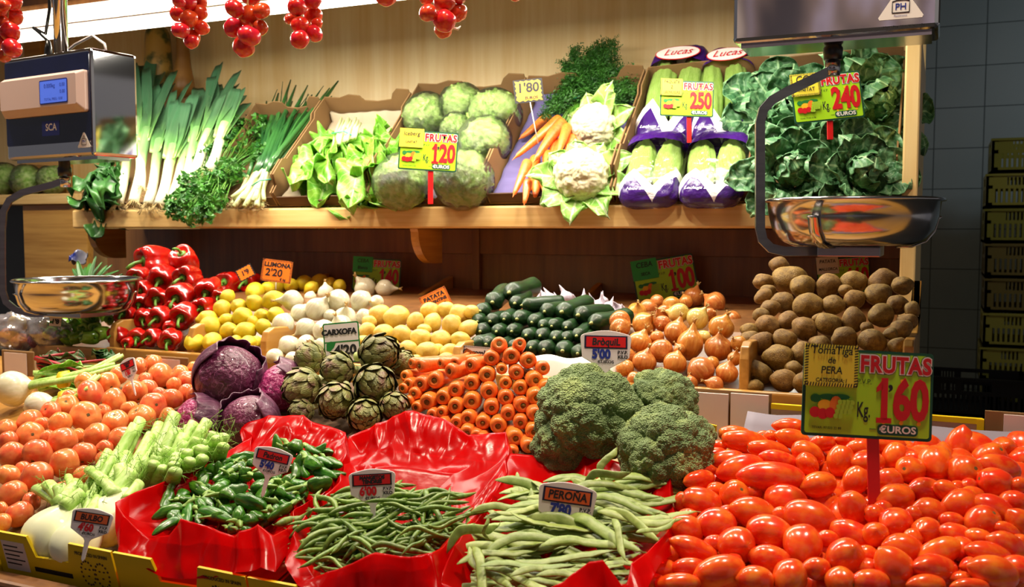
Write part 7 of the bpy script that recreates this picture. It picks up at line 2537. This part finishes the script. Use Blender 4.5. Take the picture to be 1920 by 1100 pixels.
def frutas(u, v, d, wpx, roll, price, note, label, stake_px=None, note_mat='ynote', hatch=False, yaw=0.0, sw=0.11):
    p = at(u, v, d)
    W = wpx * d / FPX
    t = thing('price_card', label, 'price card', face(p, roll, yaw), 'printed price cards on stakes')
    H = 0.675
    S = lambda a: a * W
    MB().prism([(x * W, y * W) for x, y in rrect(1, H, 0.03)], -0.002, 0).obj('card', M_['green_dk'], t, smooth=False)
    MB().prism([(x * W, y * W) for x, y in rrect(0.955, H - 0.045, 0.02)], 0, 0.0006).obj('panel', M_['lime'], t, smooth=False)
    for mt, bo, z in (('ink', 0.020, 0.0008), ('white', 0.0155, 0.0012), ('redink', 0.0065, 0.0018)):
        txt('FRUTAS', S(0.172), M_[mt], t, S(0.205), S(0.228), z, bold=S(bo), xs=0.86, name='heading', sp=1.08)
    txt('P.V.P.', S(0.055), M_['ink'], t, S(-0.03), S(0.095), 0.001, xs=0.9)
    for i, ch in enumerate(price):
        xx = S(0.125 + 0.135 * i)
        o = txt(ch, S(0.42), M_['redink'], t, xx, S(-0.045), 0.0016, xs=0.66, bold=S(0.017), name='price', ext=0.0004)
        if ch == '1':                          # foot and flag of the printed figure
            b = MB().box((xx - S(0.058), S(-0.212), 0.0012), (xx + S(0.058), S(-0.172), 0.002))
            b.obj('price_foot', M_['redink'], t, smooth=False)
            b = MB()
            b.prism([(xx - S(0.02), S(0.115)), (xx - S(0.062), S(0.055)), (xx - S(0.062), S(0.02)), (xx - S(0.01), S(0.05))], 0.0012, 0.002)
            b.obj('price_flag', M_['redink'], t, smooth=False)
    txt(',', S(0.2), M_['ink'], t, S(0.17), S(0.115), 0.0018, bold=S(0.004), name='price_mark')
    b = MB()
    for k in range(3):
        for yy in (0.115, -0.205):
            disc(b, S(0.125 + 0.135 * k), S(yy), S(0.016), 0, 0.001)
    b.obj('number_pegs', M_['fyel'], t, smooth=False)
    txt('Kg.', S(0.165), M_['ink'], t, S(-0.03), S(-0.125), 0.001, xs=0.5, bold=S(0.002))
    f = MB()
    for i, (x, y, r, mi, sy) in enumerate(((-0.30, -0.035, 0.075, 3, 0.3), (-0.40, -0.05, 0.04, 3, 0.8), (-0.21, -0.03, 0.07, 3, 0.3), (-0.33, -0.10, 0.055, 1, 0.8), (-0.245, -0.10, 0.05, 2, 1.5), (-0.405, -0.155, 0.042, 0, 1.0), (-0.345, -0.165, 0.042, 0, 1.0), (-0.29, -0.155, 0.040, 0, 1.0))):
        disc(f, S(x), S(y), S(r), mi, 0.0008 + 0.0003 * i, sy=sy)
    for i in range(14):
        disc(f, S(-0.215 + 0.030 * (i % 4) - 0.010 * (i // 4)), S(-0.07 - 0.036 * (i // 4)), S(0.020), 4, 0.0034)
    f.obj('fruit_picture', [M_['redink'], M_['fyel'], M_['forg'], M_['fgreen'], M_['fgrape']], t, smooth=False)
    MB().prism([(x * W, y * W) for x, y in rrect(0.31, 0.082, 0.03, cx=0.235, cy=-0.262)], 0.0008, 0.0012).obj('euro_plate', M_['green_dk'], t, smooth=False)
    txt('€UROS', S(0.075), M_['white'], t, S(0.235), S(-0.262), 0.0015, xs=1.15, bold=S(0.002))
    MB().box((S(0.02), S(-0.264), 0.0007), (S(0.07), S(-0.260), 0.001)).obj('line', M_['ink'], t, smooth=False)
    txt('TEVAR: 97.022 22 88', S(0.026), M_['ink'], t, S(-0.31), S(-0.272), 0.001)
    nw, nh, nx, ny = S(0.41), S(0.32), S(-0.295), S(0.205)
    if hatch:
        hatched(t, nw, nh, nx, ny, 0.003, M_[note_mat], 70, S(0.028))
    else:
        MB().box((nx - nw / 2, ny - nh / 2, 0.003), (nx + nw / 2, ny + nh / 2, 0.0042)).obj('note_card', M_[note_mat], t, smooth=False)
    n = len(note)
    for i, (s, sz) in enumerate(note):
        txt(s, S(sz), M_['ink'], t, nx, ny + nh * (0.5 - (i + 0.6) / (n + 0.2)), 0.0052, xs=0.9, bold=S(0.0012), name='handwriting', **HAND)
    if stake_px:
        L = (stake_px - v) * d / FPX
        sx = S(0.04)
        MB().box((sx - S(sw) / 2, -L, -0.006), (sx + S(sw) / 2, S(-H / 2 + 0.01), -0.0025)).obj('stake', M_['red'], t, smooth=False, M=Matrix.Rotation(radians(-roll), 4, 'Z'), bevel=0.001)
    return t


d1 = dep(on(1630, 940, (1.05, 1.12, 0.3)))
frutas(1627, 739, d1, 244, -3.2, '160', [('TomaTiga', 0.088), ('de', 0.07), ('PERA', 0.08), ('CATEGORIA: I', 0.042)], 'green and red price card reading 1.60 above the plum tomatoes', 945, hatch=True, sw=0.095)
frutas(803, 283, dep(on(806, 370, UPL(0.10))) - 0.02, 110, -3.5, '120', [('Iceberg', 0.105), ('UNITAT', 0.06)], 'green and red price card reading 1.20 in the iceberg box', 383, sw=0.09)
frutas(1288, 185, dep(on(1292, 262, UPL(0.13))), 100, -2.0, '250', [('PAQUETE', 0.075), ('2', 0.09), ('LECHUGAS', 0.068)], 'green and red price card reading 2.50 on the bagged lettuce hearts', 268, hatch=True, sw=0.085)
frutas(1551, 182, dep(on(1552, 250, UPL(0.17))), 132, 6.0, '240', [('COL', 0.15), ('UNITAT', 0.075)], 'green and red price card reading 2.40 among the savoy cabbages', 262, hatch=True, sw=0.085)
frutas(706, 515, dep(atY(706, 515, 2.62)), 90, -3.0, '140', [('CEBA', 0.11), ('Blanca', 0.09)], 'shaded price card reading 1.40 behind the white onions', 560, 'greencard')
frutas(1247, 523, dep(atY(1247, 523, 2.60)), 118, 10.0, '100', [('CEBA', 0.12), ('SECA', 0.07)], 'shaded price card reading 1.00 behind the brown onions', 580, 'greencard')
frutas(1582, 516, dep(atY(1582, 516, 2.60)), 100, 4.0, '110', [('PATATA', 0.09), ('MALLORCA', 0.075)], 'shaded price card behind the brown potatoes, half hidden by the scale arm', 560, 'wnote')


def small_card(u, v, d, wpx, hpx, roll, lines, label, mat='orange', border='hatch', stake=None, yaw=0.0, group='small handwritten price cards'):
    p = at(u, v, d)
    k = d / FPX
    w, h = wpx * k, hpx * k
    t = thing('price_tag', label, 'price card', face(p, roll, yaw), group)
    if border == 'hatch':
        hatched(t, w, h, 0, 0, 0, M_[mat], 74, 3.6 * k)
    elif border == 'dark':
        MB().box((-w / 2, -h / 2, -0.001), (w / 2, h / 2, 0)).obj('backing', M_['ink'], t, smooth=False)
        zg, n = [], 36
        for i in range(n):
            f = i / n * 4
            s, q = int(f), f - int(f)
            e = 0.90 if i % 2 else 0.80
            x, y = ((q * 2 - 1, -1), (1, q * 2 - 1), (1 - q * 2, 1), (-1, 1 - q * 2))[s]
            zg.append((x * w / 2 * e, y * h / 2 * e))
        MB().prism(zg, 0, 0.0008).obj('note_card', M_[mat], t, smooth=False)
    else:
        MB().prism([(x, y) for x, y in rrect(w, h, w * 0.06)], -0.001, 0).obj('border', M_['fgreen'], t, smooth=False)
        MB().prism([(x, y) for x, y in rrect(w * 0.93, h * 0.93, w * 0.04)], 0, 0.0005).obj('note_card', M_['whitep'], t, smooth=False)
        MB().box((-w * 0.47, h * 0.01, 0.0006), (w * 0.47, h * 0.04, 0.0009)).obj('rule', M_['fgreen'], t, smooth=False)
        MB().prism([(-w * 0.44, -h * 0.16), (-w * 0.34, -h * 0.20), (-w * 0.22, -h * 0.10), (-w * 0.16, h * 0.02), (-w * 0.30, h * 0.05), (-w * 0.42, h * 0.0)], 0.0006, 0.001).obj('green_mark', M_['fgreen'], t, smooth=False)
    for s, x, y, sz, bo in lines:
        txt(s, sz * k, M_['ink'], t, x * k, y * k, 0.0018, bold=bo * k, name='handwriting', shear=0.06)
    if stake:
        a = Vector((stake[0] - u, -(stake[1] - v), 0)) * k
        b = Vector((stake[2] - u, -(stake[3] - v), -10)) * k
        R = Matrix.Rotation(radians(-roll), 4, 'Z')
        MB().tube([a, b], 0.0016, 6).obj('stake', M_['wnote'], t, M=R)
    return t


small_card(991, 170, dep(on(1008, 268, UPL(0.09))), 55, 44, 6, [("1'80", -1, 5, 25, 0.8), ('EUROS', 4, -14, 8, 0.3)], 'yellow card reading 1.80 stuck among the bunched carrots', 'fyel', 'dark', (994, 192, 1009, 268))
small_card(519, 508, 2.72, 57, 42, -7, [('LLIMONA', 0, 11, 11.5, 0.5), ("2'20", -5, -4, 19, 0.4), ('€ kg', 13, -15, 6, 0.2)], 'orange card reading 2.20 above the lemons', 'orange', 'hatch', (518, 528, 515, 552))
small_card(818, 566, 2.66, 54, 42, 26, [('PATATA', 0, 11, 11, 0.5), ('ARGENTINE', 0, 1, 8, 0.4), ("1'50", 6, -11, 14, 0.4)], 'orange tilted card behind the yellow potatoes', 'orange', 'hatch', (818, 580, 822, 612))
small_card(460, 511, 2.88, 32, 24, 28, [("1'9", 0, 0, 13, 0.4)], 'small dim orange card lying on the shaded red peppers', 'orange', 'dark')
small_card(641, 642, dep(atY(641, 690, 1.60)), 68, 76, 5, [('CARXOFA', -4, 20, 14, 0.9), ("4'20", 5, -15, 25, 1.0), ('€', -22, -26, 14, 0.5)], 'white green-edged card reading 4.20 above the artichokes', 'whitep', 'green', (641, 678, 641, 715))
small_card(896, 661, dep(atY(896, 661, 1.775)) - 0.03, 56, 24, -5, [('Cogombre', 0, 0, 13, 0.5)], 'white card lettered by hand in front of the cucumbers behind carrots', 'wnote', 'none2' if False else 'hatch')
small_card(892, 676, dep(atY(892, 676, 1.775)) - 0.045, 54, 26, -28, [('TASTE UNICO', 0, 6, 7, 0.3)], 'orange and white slanted label below the cucumber card', 'orange', 'hatch')
small_card(104, 603, 2.45, 24, 18, -4, [("1'8", 0, 0, 12, 0.6)], 'tiny white price card above the light green peppers', 'whitep', 'green')


def tag_shape(w):
    q = [(-0.46, -0.16), (-0.10, -0.36), (-0.06, -0.42), (-0.045, -0.85), (0, -0.92), (0.045, -0.85), (0.06, -0.42), (0.10, -0.36), (0.46, -0.16), (0.50, 0.22), (0.485, 0.27), (0.44, 0.30)]
    q += [(0.44 - 0.88 * i / 10, 0.30 + 0.075 * sin(pi * i / 10)) for i in range(1, 10)]
    q += [(-0.44, 0.30), (-0.485, 0.27), (-0.50, 0.22)]
    return [(x * w, y * w) for x, y in q]


def kilo_tag(u, v, d, wpx, roll, word, price, label, ink='blueink', plate='redplate', yaw=0.0, two=None, xs=1.0):
    p = at(u, v, d)
    W = wpx * d / FPX
    t = thing('price_tag', label, 'price tag', face(p, roll, yaw, 0.15) @ Matrix.Diagonal((xs, 1, 1, 1)), 'white plastic price tags')
    MB().prism(tag_shape(W), -0.0025, 0).obj('tag', M_['whitep'], t, smooth=False, bevel=0.0008)
    MB().box((-0.42 * W, 0.02 * W, 0.0003), (0.42 * W, 0.27 * W, 0.0006)).obj('frame', M_['navy'] if ink == 'blueink' else M_['ink'], t, smooth=False)
    MB().box((-0.385 * W, 0.045 * W, 0.0006), (0.385 * W, 0.245 * W, 0.001)).obj('name_plate', M_[plate], t, smooth=False)
    if two:
        for s, y in zip(two, (0.19, 0.10)):
            txt(s, 0.105 * W, M_['ink'], t, 0, y * W, 0.0013, xs=0.95, bold=0.008 * W, name='handwriting', shear=0.05)
    else:
        txt(word, 0.19 * W, M_['ink'], t, 0, 0.145 * W, 0.0013, bold=0.006 * W, name='handwriting', shear=0.08, xs=0.9)
    txt(price, 0.25 * W, M_[ink], t, -0.09 * W, -0.10 * W, 0.001, xs=0.85, bold=0.013 * W, name='price')
    for s, y in (('P.V.P.', -0.055), ('KILO', -0.145)):
        txt(s, 0.088 * W, M_['ink'], t, 0.33 * W, y * W, 0.001, bold=0.004 * W)
    txt('€UROS', 0.082 * W, M_['ink'], t, 0.0, -0.245 * W, 0.001, bold=0.002 * W, xs=1.2)
    return t


M_['navy'] = pm('navy_ink', '141c3a', rough=0.4)
M_['redplate'] = pm('red_name_plate', 'd81c1c', rough=0.4)
M_['orgplate'] = pm('orange_name_plate', 'd8602c', rough=0.4)
kilo_tag(1136, 655, dep(atY(1136, 690, 1.45)), 96, -1.5, 'BròquiL', "5'00", 'white plastic tag reading 5.00 stuck in the broccoli')
kilo_tag(509, 866, dep(fpl(509, 890, 0.05)), 73, -14, 'Padron', "5'40", 'white plastic tag reading 5.40 in the green chillies', yaw=0.1)
kilo_tag(698, 912, dep(fpl(698, 935, 0.032)), 88, 3, '', "6'00", 'white plastic tag reading 6.00 in the thin green beans', 'redink', two=('MANGETOS', 'TENDRES'))
kilo_tag(1062, 946, dep(fpl(1062, 960, 0.028)), 110, -8, 'PEROÑA', "7'80", 'white plastic tag reading 7.80 sunk in the flat beans', 'blueink', 'orgplate')
kilo_tag(170, 982, dep(fpl(175, 1010, 0.0)) - 0.075, 76, -10, 'BULBO', "4'60", 'white plastic tag reading 4.60 in front of the fennel', 'redink', 'orgplate', yaw=0.1)
kilo_tag(241, 692, dep(on(243, 715, (0.99, 1.13, 0.27))), 58, 24, '', "1'80", 'white plastic tag turned edgeways in the round tomatoes', 'redink', 'redplate', yaw=-0.35, two=('TOMATE', 'PERA'), xs=0.62)
# the white paper lining that shows below the cucumbers
xa, xb2 = X_at(866, 690, 1.80), X_at(1150, 690, 1.80)
zt2 = atY(1060, 672, 1.80).z
tag(MB().grid(lambda a, b: Vector((xa + a * (xb2 - xa), 1.795 + 0.03 * b * b + 0.003 * noise.noise(Vector((a * 20, b * 4, 0))), 1.19 + b * (zt2 - 1.19) + 0.003 * sin(a * 25) * b)), 40, 8).obj('paper_lining', M_['white'], solid=0.0012), 'white paper lining folded up below the cucumbers', 'paper')
